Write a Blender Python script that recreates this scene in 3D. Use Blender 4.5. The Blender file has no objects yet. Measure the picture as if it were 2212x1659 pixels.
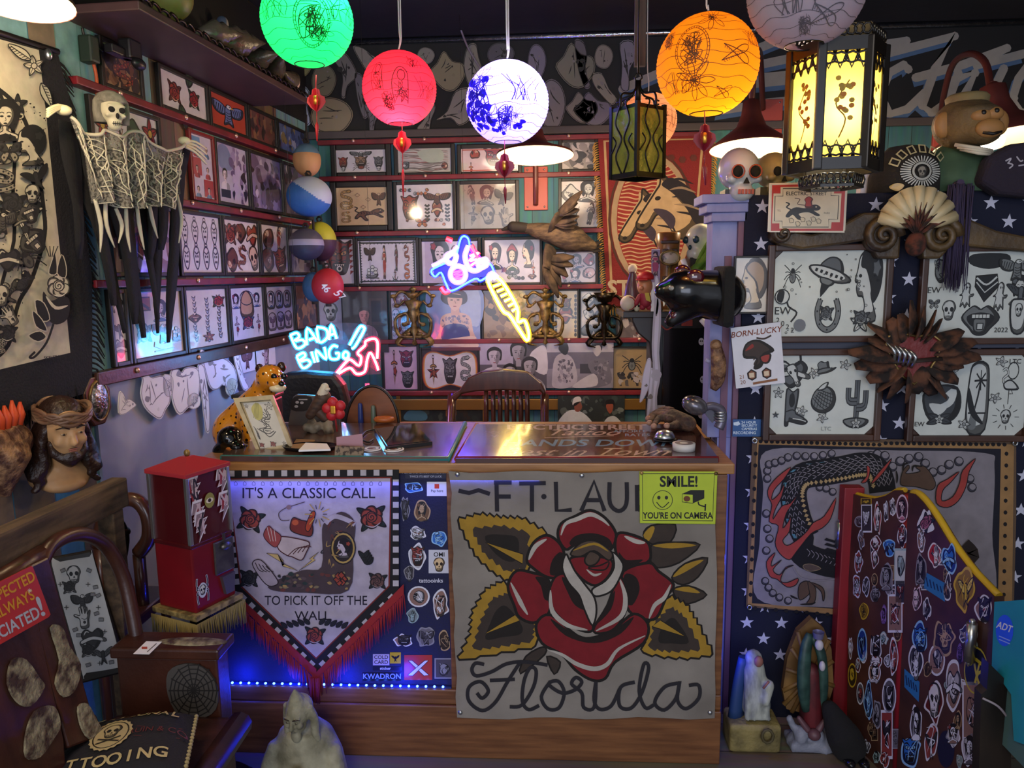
import bpy,bmesh,math,random
from math import sin,cos,pi
from mathutils import Vector,Matrix,noise
V=Vector
SC=bpy.context.scene
COL=SC.collection
RD=math.radians
# ------------------------------------------------------------------ camera
CAMZ,FPX,IW,IH=1.65,1600.0,2212.0,1659.0
YAW,PIT,ROL=RD(3.3),RD(-8.5),RD(0.7)
_f=V((-sin(YAW)*cos(PIT),cos(YAW)*cos(PIT),sin(PIT)))
_r=V((cos(YAW),sin(YAW),0));_u=_r.cross(_f)
_r,_u=_r*cos(ROL) - _u*sin(ROL),_u*cos(ROL)+_r*sin(ROL)
EYE=V((0,0,CAMZ))
cam=bpy.data.cameras.new('camera');cam.sensor_width=36;cam.lens=36*FPX/IW;cam.clip_start=0.05
co=bpy.data.objects.new('camera',cam);COL.objects.link(co)
co.matrix_world=Matrix(((_r.x,_u.x,-_f.x,0),(_r.y,_u.y,-_f.y,0),(_r.z,_u.z,-_f.z,CAMZ),(0,0,0,1)))
SC.camera=co
# ------------------------------------------------------------------ light and exposure
SC.view_settings.view_transform='Standard';SC.view_settings.look='None'
SC.view_settings.exposure=0.2;SC.view_settings.gamma=1.0
WS=0.42
w=bpy.data.worlds.new('world');SC.world=w;w.use_nodes=True
w.node_tree.nodes['Background'].inputs[0].default_value=(0.86,0.9,1.0,1)
w.node_tree.nodes['Background'].inputs[1].default_value=WS
SC.cycles.max_bounces=7;SC.cycles.transparent_max_bounces=16
SC.cycles.use_denoising=True;SC.cycles.sample_clamp_indirect=4.0

def lin(c):
    if isinstance(c,str):
        c=[int(c[i:i+2],16)/255 for i in (0,2,4)]
        c=[x/12.92 if x <= .04045 else ((x+.055)/1.055)**2.4 for x in c]
    return (c[0],c[1],c[2],1.0)
def lamp(name,kind,loc,energy,col,rad=0.05,size=None,rot=None):
    l=bpy.data.lights.new(name,kind);l.energy=energy;l.color=lin(col)[:3]
    if kind == 'AREA':
        l.shape='RECTANGLE';l.size,l.size_y=size
    else: l.shadow_soft_size=rad
    o=bpy.data.objects.new(name,l);COL.objects.link(o);o.location=loc
    if rot: o.rotation_euler=rot
    return o
# daylight of the shop window behind the viewer, and an added unseen fill light over the front room
lamp('shop_window_light','AREA',(0.2,-3.6,1.75),105,'dfe8ff',size=(4.2,2.2),rot=(RD(90),0,0))
lamp('front_room_fill','AREA',(-0.6,-0.9,2.95),26,'ffe6c4',size=(0.6,0.6),rot=(RD(28),0,0))

# ------------------------------------------------------------------ pixels to places
def ray(x,y): return _r*((x-IW/2)/FPX)+_u*((IH/2-y)/FPX)+_f
class Surf:
    """an upright plane in the room: origin o, u along it to the viewer's right, n towards the viewer"""
    def __init__(s,o,u,n=None,v=(0,0,1)):
        s.o,s.u,s.v=V(o),V(u).normalized(),V(v).normalized()
        s.n=(s.u.cross(s.v)).normalized() if n is None else V(n)
        s.M=Matrix(((s.u.x,-s.n.x,s.v.x,s.o.x),(s.u.y,-s.n.y,s.v.y,s.o.y),(s.u.z,-s.n.z,s.v.z,s.o.z),(0,0,0,1)))
    def uv(s,x,y):
        d=ray(x,y);p=EYE+d*((s.o-EYE).dot(s.n)/d.dot(s.n)) - s.o
        return p.dot(s.u),p.dot(s.v)
    def pt(s,u,v,d=0): return s.o+s.u*u+s.v*v+s.n*d
    def px(s,x,y,d=0): return s.pt(*s.uv(x,y),d)
    def off(s,d): return Surf(s.o+s.n*d,s.u,s.n,s.v)
def SY(Y): return Surf((0,Y,0),(1,0,0))
def at(x,y,Y):
    d=ray(x,y);return EYE+d*(Y/d.y)
def onz(x,y,z):
    d=ray(x,y);return EYE+d*((z-CAMZ)/d.z)
def pxm(Y,n=1): return n*Y*1.01/FPX
BACKY,PARTY,CTRY,CTRB,CTRZ=4.6,2.6,2.34,3.0,1.04
BW=SY(BACKY);PW=SY(PARTY);CW=SY(CTRY)
LA=RD(4);CORN=V((-1.491,BACKY,0))
LW=Surf(CORN,(sin(LA),cos(LA),0))

# ------------------------------------------------------------------ materials
MATS={}
def mat(name,col='808080',rough=.55,metal=0,emit=0,coat=0,trans=0,alpha=1,noise_=None,bump=0,bscale=60,spec=.5,ecol=None):
    if name in MATS: return MATS[name]
    m=bpy.data.materials.new(name);m.use_nodes=True;nt=m.node_tree;b=nt.nodes['Principled BSDF']
    b.inputs['Base Color'].default_value=lin(col);b.inputs['Roughness'].default_value=rough;b.inputs['Metallic'].default_value=metal
    b.inputs['Coat Weight'].default_value=coat;b.inputs['Coat Roughness'].default_value=.06
    b.inputs['Transmission Weight'].default_value=trans;b.inputs['Alpha'].default_value=alpha
    b.inputs['Specular IOR Level'].default_value=spec
    if emit:
        b.inputs['Emission Color'].default_value=lin(ecol or col);b.inputs['Emission Strength'].default_value=emit
    if noise_ or bump:
        tc=nt.nodes.new('ShaderNodeTexCoord')
    if noise_:          # (second colour, scale, (sx,sy,sz) stretch, sharp lo, hi)
        c2,sc,st,lo,hi=noise_
        mp=nt.nodes.new('ShaderNodeMapping');mp.inputs['Scale'].default_value=st
        nz=nt.nodes.new('ShaderNodeTexNoise');nz.inputs['Scale'].default_value=sc;nz.inputs['Detail'].default_value=7
        rp=nt.nodes.new('ShaderNodeValToRGB');e=rp.color_ramp.elements
        e[0].position,e[1].position=lo,hi;e[0].color,e[1].color=lin(col),lin(c2)
        nt.links.new(tc.outputs['Object'],mp.inputs[0]);nt.links.new(mp.outputs[0],nz.inputs['Vector'])
        nt.links.new(nz.outputs['Fac'],rp.inputs[0]);nt.links.new(rp.outputs[0],b.inputs['Base Color'])
    if bump:
        nb=nt.nodes.new('ShaderNodeTexNoise');nb.inputs['Scale'].default_value=bscale;nb.inputs['Detail'].default_value=5
        bp=nt.nodes.new('ShaderNodeBump');bp.inputs['Strength'].default_value=bump;bp.inputs['Distance'].default_value=.01
        nt.links.new(tc.outputs['Object'],nb.inputs['Vector']);nt.links.new(nb.outputs['Fac'],bp.inputs['Height']);nt.links.new(bp.outputs[0],b.inputs['Normal'])
    MATS[name]=m;return m
def inkmat(name,rough=.6,coat=0,bump=0,bscale=30,mottle=.25,transl=0,emit=0):
    """printed or painted surface: its own colours are in the mesh"""
    if name in MATS: return MATS[name]
    m=mat(name,'ffffff',rough,coat=coat,bump=bump,bscale=bscale);nt=m.node_tree;b=nt.nodes['Principled BSDF']
    at_=nt.nodes.new('ShaderNodeAttribute');at_.attribute_name='Col'
    src=at_.outputs['Color']
    if mottle:
        tc=nt.nodes.new('ShaderNodeTexCoord');nz=nt.nodes.new('ShaderNodeTexNoise');nz.inputs['Scale'].default_value=22;nz.inputs['Detail'].default_value=8
        mx=nt.nodes.new('ShaderNodeMix');mx.data_type='RGBA';mx.blend_type='MULTIPLY';mx.inputs[0].default_value=mottle
        nt.links.new(tc.outputs['Object'],nz.inputs['Vector']);nt.links.new(nz.outputs['Fac'],mx.inputs[7]);nt.links.new(src,mx.inputs[6]);src=mx.outputs[2]
    nt.links.new(src,b.inputs['Base Color'])
    if transl:
        tr=nt.nodes.new('ShaderNodeBsdfTranslucent');ms=nt.nodes.new('ShaderNodeMixShader');ms.inputs[0].default_value=transl
        nt.links.new(src,tr.inputs[0]);nt.links.new(b.outputs[0],ms.inputs[1]);nt.links.new(tr.outputs[0],ms.inputs[2])
        nt.links.new(ms.outputs[0],nt.nodes['Material Output'].inputs[0])
    if emit:
        nt.links.new(src,b.inputs['Emission Color']);b.inputs['Emission Strength'].default_value=emit
    return m
PRINT=inkmat('print',.65);GLASSP=inkmat('print_under_glass',.4,coat=.8,mottle=.35)
CLOTHP=inkmat('painted_cloth',.9,bump=.35,bscale=14,mottle=.5);GLOSSP=inkmat('painted_gloss',.3,coat=.4,mottle=.3)
STICK=inkmat('sticker_print',.35,mottle=.15)
BLACK=mat('black_wood','17120f',.45);DKWOOD=mat('dark_wood','2c1710',.4,noise_=('4a2a1b',9,(1,1,6),.35,.7),bump=.1)
REDP=mat('red_paint','781a24',.45,noise_=('5c131c',12,(1,1,1),.4,.7));BRASS=mat('aged_brass','9c8048',.4,.45,noise_=('4a3a1e',30,(1,1,1),.4,.65))
STEEL=mat('steel','b8bcc0',.28,.95);CREAM=mat('cream_plaster','cfc4ac',.7,bump=.2)
REDTH=mat('red_thread','8a1a20',.8);BLKMET=mat('black_iron','14120f',.4,.6);WHITEP=mat('white_paper','e4e2e6',.8)
BLKCLOTH=mat('black_cloth','0d0d0f',.95,bump=.4)

# ------------------------------------------------------------------ objects
def wm(o):
    m=o.matrix_basis.copy();p=o.parent
    while p: m=p.matrix_basis @ m;p=p.parent
    return m
def tag(o,label=None,cat=None,group=None,kind=None):
    for k,v_ in (('label',label),('category',cat),('group',group),('kind',kind)):
        if v_: o[k]=v_
    return o
GROUPS=dict(gooseneck_lamp='gooseneck wall lamps',paper_lantern='paper lanterns',tassel_charm='paper charms under the lanterns',wall_sconce='wall sconces',mooring_buoy='mooring buoys in the corner',skull_ornament='skulls on the partition',photograph='photographs on the back wall',neon_word_sign='neon signs',neon_machine_sign='neon signs',pinned_card='cards pinned on the pale board')
def thing(name,label,cat,loc=(0,0,0),group=None,M=None):
    group=group or GROUPS.get(name)
    o=bpy.data.objects.new(name,None);COL.objects.link(o);o.empty_display_size=.05
    o.matrix_basis=M if M is not None else Matrix.Translation(V(loc))
    return tag(o,label,cat,group)
def mk(name,bm,mats,parent=None,smooth=False,label=None,cat=None,group=None,kind=None,mods=None,M=None):
    """link the bmesh (world coordinates, or local ones with M) as ONE object"""
    if isinstance(bm,Art): bm=bm.bm
    k_=M.to_scale()[0] if M is not None else 1
    if M is not None and parent is not None: bm.transform(M);M=None
    if parent is not None: bm.transform(wm(parent).inverted())
    base=Matrix.Identity(4)
    if parent is None and M is None:
        vs=[v_.co for v_ in bm.verts]
        if vs:
            c=V(((min(v_.x for v_ in vs)+max(v_.x for v_ in vs))/2,(min(v_.y for v_ in vs)+max(v_.y for v_ in vs))/2,min(v_.z for v_ in vs)))
            base=Matrix.Translation(c);bm.transform(base.inverted())
    me=bpy.data.meshes.new(name)
    if smooth:
        for f in bm.faces: f.smooth=True
    bm.to_mesh(me);bm.free()
    for m_ in (mats if isinstance(mats,(list,tuple)) else [mats]): me.materials.append(m_)
    o=bpy.data.objects.new(name,me);COL.objects.link(o)
    if parent is not None: o.parent=parent
    else: o.matrix_basis=M if M is not None else base
    for t,kw in (mods or []):
        if 'voxel_size' in kw and k_ != 1: kw=dict(kw,voxel_size=kw['voxel_size']*k_)
        md=o.modifiers.new(t.lower(),t)
        for k,v_ in kw.items(): setattr(md,k,v_)
    return tag(o,label,cat,group,kind)
def NB(): return bmesh.new()
def box(bm,c,s,M=None,bev=0,mi=0):
    T=Matrix.Translation(V(c)) if M is None else M @ Matrix.Translation(V(c))
    r=bmesh.ops.create_cube(bm,size=1,matrix=T @ Matrix.Diagonal((s[0],s[1],s[2],1)))
    fs={f for v_ in r['verts'] for f in v_.link_faces}
    for f in fs: f.material_index=mi
    if bev:
        es={e for v_ in r['verts'] for e in v_.link_edges}
        for f in bmesh.ops.bevel(bm,geom=list(es),offset=min(bev,min(s)*.45),segments=2,affect='EDGES',profile=.6)['faces']: f.material_index=mi
def boxp(bm,a,b,bev=0,mi=0):
    box(bm,[(p+q)/2 for p,q in zip(a,b)],[abs(q-p) for p,q in zip(a,b)],bev=bev,mi=mi)
def smooth(pts,n=5,closed=False):
    pts=[V(p) for p in pts];out=[];N=len(pts)
    if N < 3: return pts
    for i in range(N if closed else N-1):
        if closed: a,b,c,d=pts[i-1],pts[i],pts[(i+1) % N],pts[(i+2) % N]
        else: a,b,c,d=pts[max(i-1,0)],pts[i],pts[i+1],pts[min(i+2,N-1)]
        for k in range(n):
            t=k/n;t2=t*t;t3=t2*t
            out.append(.5*((2*b)+(c-a)*t+(2*a-5*b+4*c-d)*t2+(3*b-a-3*c+d)*t3))
    if not closed: out.append(pts[-1])
    return out
def tube(bm,pts,r,n=8,closed=False,mi=0,sm=0,flat=1):
    if sm:
        if isinstance(r,(list,tuple)):
            rr=[x.x for x in smooth([V((q,0,0)) for q in r],sm,closed)]
        pts=smooth(pts,sm,closed)
        if isinstance(r,(list,tuple)): r=rr
    pts=[V(p) for p in pts];N=len(pts);rings=[];up=None
    for i,p in enumerate(pts):
        if closed: t=pts[(i+1) % N]-pts[i-1]
        else: t=pts[min(i+1,N-1)]-pts[max(i-1,0)]
        t=t.normalized() if t.length > 1e-9 else V((0,0,1))
        if up is None: up=t.orthogonal().normalized()
        else:
            up=up - t*up.dot(t);up=up.normalized() if up.length > 1e-6 else t.orthogonal().normalized()
        s_=t.cross(up);ri=r[i] if isinstance(r,(list,tuple)) else r
        rings.append([bm.verts.new(p+up*(ri*cos(2*pi*k/n))+s_*(ri*flat*sin(2*pi*k/n))) for k in range(n)])
    for i in range(N if closed else N-1):
        a,b=rings[i],rings[(i+1) % N]
        for k in range(n):
            f=bm.faces.new((a[k],a[(k+1) % n],b[(k+1) % n],b[k]));f.material_index=mi;f.smooth=True
    if not closed:
        for q,rv in ((rings[0],True),(rings[-1],False)):
            f=bm.faces.new(q[::-1] if rv else q);f.material_index=mi
def lathe(bm,prof,M=None,n=24,mi=0,squash=1,cap=True):
    M=M or Matrix.Identity(4);rings=[]
    for r_,z in prof: rings.append([bm.verts.new(M @ V((r_*cos(2*pi*k/n),r_*squash*sin(2*pi*k/n),z))) for k in range(n)])
    for a,b in zip(rings,rings[1:]):
        for k in range(n):
            f=bm.faces.new((a[k],a[(k+1) % n],b[(k+1) % n],b[k]));f.material_index=mi;f.smooth=True
    if cap:
        for q,rv in ((rings[0],True),(rings[-1],False)):
            try:
                f=bm.faces.new(q[::-1] if rv else q);f.material_index=mi
            except ValueError: pass
def ell(bm,c,r,M=None,n=16,mi=0,fn=None,mfn=None):
    if not isinstance(r,(tuple,list)): r=(r,r,r)
    T=Matrix.Translation(V(c)) @ (M or Matrix.Identity(4))
    q=bmesh.ops.create_uvsphere(bm,u_segments=n,v_segments=max(6,n*2//3),radius=1)
    for v_ in q['verts']:
        p=v_.co.copy();v_.co=T @ V((p.x*r[0],p.y*r[1],p.z*r[2]))
        if fn: v_.co=fn(v_.co)
    for f in {f for v_ in q['verts'] for f in v_.link_faces}:
        f.smooth=True;f.material_index=mfn(f.calc_center_median()) if mfn else mi
def cap(bm,a,b,r1,r2=None,n=12):
    """limb: tapered capsule from a to b"""
    r2=r1 if r2 is None else r2;a,b=V(a),V(b);d=b-a;L=d.length
    M=Matrix.Translation(a) @ d.to_track_quat('Z','Y').to_matrix().to_4x4()
    pr=[(r1*sin(t*pi/8),-r1*cos(t*pi/8)) for t in range(5)]+[(r2*cos(t*pi/8),L+r2*sin(t*pi/8)) for t in range(5)]
    pr[0]=(r1*.02,-r1);pr[-1]=(r2*.02,L+r2)
    lathe(bm,pr,M,n)
def rem(vox,sm=4): return [('REMESH',dict(mode='VOXEL',voxel_size=vox,use_smooth_shade=True)),('SMOOTH',dict(factor=.5,iterations=sm))]
def prism(bm,pts,d,M=None,mi=0,y0=0):
    """outline (x,z) given depth d towards the viewer (-y)"""
    M=M or Matrix.Identity(4)
    a=[bm.verts.new(M @ V((p[0],y0,p[1]))) for p in pts];b=[bm.verts.new(M @ V((p[0],y0-d,p[1]))) for p in pts]
    n=len(pts);fs=[bm.faces.new(a[::-1]),bm.faces.new(b)]
    for i in range(n): fs.append(bm.faces.new((a[i],a[(i+1) % n],b[(i+1) % n],b[i])))
    for f in fs: f.material_index=mi
    bmesh.ops.recalc_face_normals(bm,faces=fs)
def strands(bm,tops,length,w,rng,sway=.01,th=None,n=3,dirn=(0,0,-1),mi=0):
    """hanging threads: thin tubes from each top point"""
    d=V(dirn)
    for p in tops:
        p=V(p);L=length*rng.uniform(.85,1.1);s_=V((rng.uniform(-1,1),rng.uniform(-1,1),0))*sway
        tube(bm,[p,p+d*L*.5+s_*.6,p+d*L+s_],[w,w*.9,w*.4],n=n,mi=mi)

# ------------------------------------------------------------------ drawing on surfaces
TXT={}
class Art:
    """flat drawing: layers of coloured ink a hair above a sheet; local x right, z up, -y towards the viewer"""
    def __init__(s,mp=None,eps=.00012):
        s.bm=NB();s.lay=s.bm.loops.layers.float_color.new('Col');s.st=[0.0];s.eps=eps*.15;s.A=(1,0,0,0,1,0);s.k=1.0
        s.mp=mp or (lambda u,v,d: V((u,-d,v)))
    def sub(s,cx,cy,k=1,rot=0,fx=1,ky=None):
        q=Art.__new__(Art);q.__dict__.update(s.__dict__);c,n=cos(rot),sin(rot);ky=ky or k
        a,b,e,d,f,g=s.A;m=(c*k*fx,-n*ky,n*k*fx,c*ky)
        q.A=(a*m[0]+b*m[2],a*m[1]+b*m[3],a*cx+b*cy+e,d*m[0]+f*m[2],d*m[1]+f*m[3],d*cx+f*cy+g);q.k=s.k*k;return q
    def t(s,p): a,b,e,d,f,g=s.A;return (a*p[0]+b*p[1]+e,d*p[0]+f*p[1]+g)
    def face(s,q,col):
        try: f=s.bm.faces.new([s.bm.verts.new(s.mp(x,y,s.st[0])) for x,y in q])
        except ValueError: return
        c=lin(col)
        for l in f.loops: l[s.lay]=c
    def P(s,pts,col):
        s.st[0] += s.eps;s.face([s.t(p) for p in pts],col)
    def R(s,x0,y0,x1,y1,col): s.P([(x0,y0),(x1,y0),(x1,y1),(x0,y1)],col)
    def B(s,pts,col,n=4): s.P([(p.x,p.y) for p in smooth([(*p,0) for p in pts],n,True)],col)
    def E(s,x,y,rx,ry,col,rot=0,n=14):
        c,q=cos(rot),sin(rot)
        s.P([(x+rx*cos(t)*c-ry*sin(t)*q,y+rx*cos(t)*q+ry*sin(t)*c) for t in [2*pi*i/n for i in range(n)]],col)
    def L(s,pts,w,col,cl=False,taper=False):
        s.st[0] += s.eps;N=len(pts);w=w/2;q=[]
        for i,p in enumerate(pts):
            a=pts[i-1] if (i or cl) else p;b=pts[(i+1) % N] if (i < N-1 or cl) else p
            dx,dy=b[0]-a[0],b[1]-a[1];l=math.hypot(dx,dy) or 1e-9;ww=w*(1-abs(2*i/(N-1)-1)**2*.8) if taper and N > 1 else w
            q.append((s.t((p[0]-dy/l*ww,p[1]+dx/l*ww)),s.t((p[0]+dy/l*ww,p[1]-dx/l*ww))))
        for i in range(N if cl else N-1):
            a,b=q[i],q[(i+1) % N];s.st[0] += s.eps*.06;s.face([a[0],a[1],b[1],b[0]],col)
    def S(s,pts,w,col,cl=False,taper=False,n=4):
        s.L([(p.x,p.y) for p in smooth([(*p,0) for p in pts],n,cl)],w,col,cl,taper)
    def OB(s,pts,fill,w=.05,ink='15100e',n=4):
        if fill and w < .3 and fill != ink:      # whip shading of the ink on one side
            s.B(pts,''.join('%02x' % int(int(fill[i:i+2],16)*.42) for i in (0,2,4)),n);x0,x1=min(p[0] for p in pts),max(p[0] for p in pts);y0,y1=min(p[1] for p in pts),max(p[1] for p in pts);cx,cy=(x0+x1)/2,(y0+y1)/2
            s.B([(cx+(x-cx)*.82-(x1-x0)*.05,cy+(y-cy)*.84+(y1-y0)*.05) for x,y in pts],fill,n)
        elif fill: s.B(pts,fill,n)
        s.S(pts,w,ink,True,n=n)
    def OP(s,pts,fill,w=.05,ink='15100e'):
        if fill: s.P(pts,fill)
        s.L(pts,w,ink,True)
    def C(s,x,y,rx,ry,w,ink,rot=0,n=16):
        c,q=cos(rot),sin(rot)
        s.L([(x+rx*cos(t)*c-ry*sin(t)*q,y+rx*cos(t)*q+ry*sin(t)*c) for t in [2*pi*i/n for i in range(n)]],w,ink,True)
    def T(s,txt,x,y,size,col,bold=0,it=0,al='CENTER',wide=1):
        key=(txt,bold,it,al)
        if key not in TXT:
            cu=bpy.data.curves.new('lettering','FONT');cu.body=txt;cu.align_x=al;cu.align_y='CENTER';cu.offset=bold;cu.shear=it;cu.resolution_u=3
            ob=bpy.data.objects.new('lettering',cu);me=ob.to_mesh()
            TXT[key]=[[(me.vertices[i].co.x,me.vertices[i].co.y) for i in p.vertices] for p in me.polygons]
            ob.to_mesh_clear();bpy.data.objects.remove(ob);bpy.data.curves.remove(cu)
        s.st[0] += s.eps
        for q in TXT[key]: s.face([s.t((x+a*size*wide,y+b*size)) for a,b in q],col)
class PxArt(Art):
    """drawing on a wall plane, in the photograph's pixels of a crop (x0,y0,scale)"""
    def __init__(s,surf,x0=0,y0=0,k=1,eps=.00012,mp=None):
        Art.__init__(s,mp or (lambda u,v,d: surf.pt(u,v,d)),eps);s.f=(surf,x0,y0,k)
    def t(s,p):
        p=Art.t(s,p);f=s.f;return f[0].uv(f[1]+p[0]*f[3],f[2]+p[1]*f[3])
    def sub(s,cx,cy,k=1,rot=0,fx=1,ky=None):
        q=Art.sub(s,cx,cy,k,rot,fx,ky);q.__class__=PxArt;return q
    def m(s,cx,cy,k,rot=0,fx=1):       # motif frame: y up inside
        return s.sub(cx,cy,k,-rot,fx,ky=-k)
# ------------------------------------------------------------------ tattoo-flash motifs, drawn in a frame of about -1..1
class Pal:
    def __init__(s,ink='1c1513',a='a3272b',b='35543c',c='c9a13a',d='8a5a3c',e='e8d9c4'): s.ink,s.a,s.b,s.c,s.d,s.e=ink,a,b,c,d,e
FLASH=Pal();BROWN=Pal('2a1a12','8c4a30','5b5238','b08a4a','6b4430','d9bd92');GREY=Pal('1d2024','5b6064','3c4146','8d9292','6e7374','c6cbc8')
BLUEP=Pal('1b1c38','8d2a4a','40568f','b9a0b0','6a5a80','cfc6dc');DIM=Pal('201a18','5f2c26','3a3a30','6d5a3c','4d392c','8d8070')
RUST=Pal('2b1512','9a3a2c','6b3a30','c0703a','7d4638','dcb59a');BW=BW;INKY=Pal('0e0e10','0e0e10','1a1a1c','4a4a48','2a2a2a','d8d4c4')
def ring(n,r0,r1,rng=None,j=0,ph=0):
    return [((r0 if i % 2 else r1)*(1+(rng.uniform(-j,j) if rng else 0))*cos(ph+pi*i/n),(r0 if i % 2 else r1)*(1+(rng.uniform(-j,j) if rng else 0))*sin(ph+pi*i/n)) for i in range(2*n)]
def leaf(a,x,y,L,rot,col,ink):
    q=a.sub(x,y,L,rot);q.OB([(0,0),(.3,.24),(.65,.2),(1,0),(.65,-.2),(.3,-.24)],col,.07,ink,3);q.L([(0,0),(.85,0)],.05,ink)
def rose(a,p,rng=None,leaves=True):
    if leaves:
        for r in (.5,2.4,3.9,5.5): leaf(a,.35*cos(r),.35*sin(r),.8,r,p.b,p.ink)
    for i in range(6):
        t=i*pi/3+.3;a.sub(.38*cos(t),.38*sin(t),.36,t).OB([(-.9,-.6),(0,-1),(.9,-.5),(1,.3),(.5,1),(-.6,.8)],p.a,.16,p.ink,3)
    a.E(0,0,.4,.4,p.a);a.C(0,.02,.36,.36,.07,p.ink,n=12)
    a.S([(.2*(1-i/14)*1.6*cos(i*.8),.2*(1-i/14)*1.6*sin(i*.8)) for i in range(14)],.06,p.ink)
    a.S([(-.5,-.45),(0,-.66),(.5,-.45)],.07,p.e,taper=True)
def flower(a,p,rng=None):
    for i in range(5):
        t=i*1.257+.3;leaf(a,0,0,.95,t,p.e if p is GREY or p is INKY else p.a,p.ink)
    a.E(0,0,.26,.26,p.c);a.C(0,0,.26,.26,.08,p.ink,n=10)
def skull(a,p,rng=None):
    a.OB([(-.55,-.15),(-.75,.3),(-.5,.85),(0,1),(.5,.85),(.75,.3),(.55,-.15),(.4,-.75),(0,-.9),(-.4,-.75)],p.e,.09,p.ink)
    for x in (-.3,.3): a.E(x,.15,.2,.24,p.ink)
    a.P([(0,-.05),(.12,-.3),(-.12,-.3)],p.ink);a.L([(-.35,-.52),(.35,-.52)],.06,p.ink)
    for i in range(5): a.L([(-.3+i*.15,-.4),(-.3+i*.15,-.68)],.05,p.ink)
    a.S([(-.6,.5),(-.45,.8),(-.1,.92)],.1,p.d,taper=True)
def heart(a,p,rng=None):
    a.OB([(0,-.95),(-.7,-.2),(-.9,.35),(-.5,.75),(0,.45),(.5,.75),(.9,.35),(.7,-.2)],p.a,.09,p.ink)
    a.S([(-.7,.3),(-.5,.58),(-.25,.5)],.1,p.e,taper=True);a.OB([(-1,-.15),(0,.15),(1,-.1),(1,-.4),(0,-.15),(-1,-.45)],p.e,.06,p.ink,3)
def dagger(a,p,rng=None):
    a.OP([(-.13,.3),(.13,.3),(.1,-.6),(0,-1),(-.1,-.6)],p.e,.05,p.ink);a.L([(0,.25),(0,-.8)],.04,p.ink)
    a.OB([(-.45,.3),(0,.42),(.45,.3),(.4,.2),(0,.26),(-.4,.2)],p.c,.06,p.ink);a.R(-.09,.38,.09,.85,p.d);a.C(0,.9,.13,.13,.07,p.ink);a.sub(.1,-.2,.3).OB(ring(5,.7,1),p.a,.16,p.ink)
def star5(a,p,rng=None):
    q=ring(5,.42,1,ph=pi/2)[::1];q=[((.42 if i % 2 else 1)*cos(pi/2+i*pi/5),(.42 if i % 2 else 1)*sin(pi/2+i*pi/5)) for i in range(10)]
    a.OP(q,p.a,.07,p.ink)
    for i in range(0,10,2): a.P([(0,0),q[i],q[i+1]],p.ink)
def anchor(a,p,rng=None):
    a.L([(0,.7),(0,-.85)],.18,p.ink);a.L([(-.4,.42),(.4,.42)],.14,p.ink);a.C(0,.82,.16,.16,.1,p.ink);a.S([(-.75,-.3),(-.5,-.75),(0,-.92),(.5,-.75),(.75,-.3)],.17,p.ink)
    a.S([(-.3,.8),(.3,.1),(-.25,-.4),(.25,-.8)],.08,p.d)
def bird(a,p,rng=None):
    a.OB([(0,.1),(-.5,.55),(-1,.6),(-.8,.3),(-.45,-.05),(-.1,-.2)],p.b,.06,p.ink);a.OB([(.05,.1),(.55,.6),(1,.75),(.85,.3),(.45,-.05),(.1,-.2)],p.b,.06,p.ink)
    a.OB([(-.14,.3),(.05,.45),(.2,.25),(.15,-.3),(.3,-.9),(0,-.6),(-.25,-.95),(-.15,-.3)],p.a,.06,p.ink)
    for s_ in (-1,1):
        for i in range(3): a.L([(s_*(.35+.2*i),.15+.12*i),(s_*(.5+.2*i),.42+.08*i)],.05,p.ink)
def eagle(a,p,rng=None):
    for s_ in (-1,1):
        q=a.sub(0,.1,1,0,s_)
        q.OB([(.1,.1),(.4,.5),(.95,.6),(1,.25),(.85,-.1),(.6,-.25),(.3,-.25)],p.d,.06,p.ink)
        for i in range(5): q.S([(.3+.14*i,.35+.03*i),(.38+.13*i,.05),(.42+.12*i,-.18+.05*i)],.05,p.ink)
    a.OB([(-.2,.35),(0,.55),(.2,.35),(.22,-.3),(.3,-.85),(0,-.7),(-.3,-.85),(-.22,-.3)],p.d,.06,p.ink);a.E(.05,.5,.17,.16,p.e);a.C(.05,.5,.17,.16,.05,p.ink);a.P([(.2,.55),(.42,.45),(.2,.42)],p.c);a.E(.1,.53,.04,.04,p.ink)
    for i in range(4): a.S([(-.15,.1-.18*i),(0,.02-.18*i),(.15,.1-.18*i)],.05,p.ink)
def snake(a,p,rng=None):
    q=[(.2,.85),(-.45,.75),(-.55,.4),(.1,.25),(.6,0),(.4,-.35),(-.3,-.3),(-.7,-.5),(-.4,-.85),(.3,-.8),(.75,-.6)]
    a.S(q,.34,p.ink);a.S(q,.24,p.c)
    s_=smooth([(*k,0) for k in q],4)
    for v in s_[2::2]: a.E(v.x,v.y,.07,.07,p.b,n=6)
    a.OB([(.1,.95),(.45,1),(.6,.85),(.4,.72),(.1,.72)],p.c,.06,p.ink);a.L([(.55,.86),(.9,.9)],.04,p.a)
def cat(a,p,rng=None):
    a.S([(-.65,.1),(-.95,.35),(-.8,.65),(-1,.8)],.1,p.ink)
    a.OB([(-.75,.05),(-.4,.32),(.1,.22),(.45,.5),(.75,.55),(.95,.3),(.8,.08),(.55,.05),(.9,-.35),(.75,-.42),(.35,-.1),(-.1,-.12),(-.3,-.3),(-.1,-.7),(-.3,-.75),(-.6,-.3),(-.85,-.55),(-.98,-.45)],p.d,.07,p.ink)
    a.E(.72,.38,.05,.05,p.e);a.P([(.8,.2),(.95,.18),(.85,.05)],p.a)
    for i in range(6): a.S([(-.6+.18*i,.2),(-.52+.18*i,.08),(-.58+.18*i,-.05)],.06,p.ink)
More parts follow.
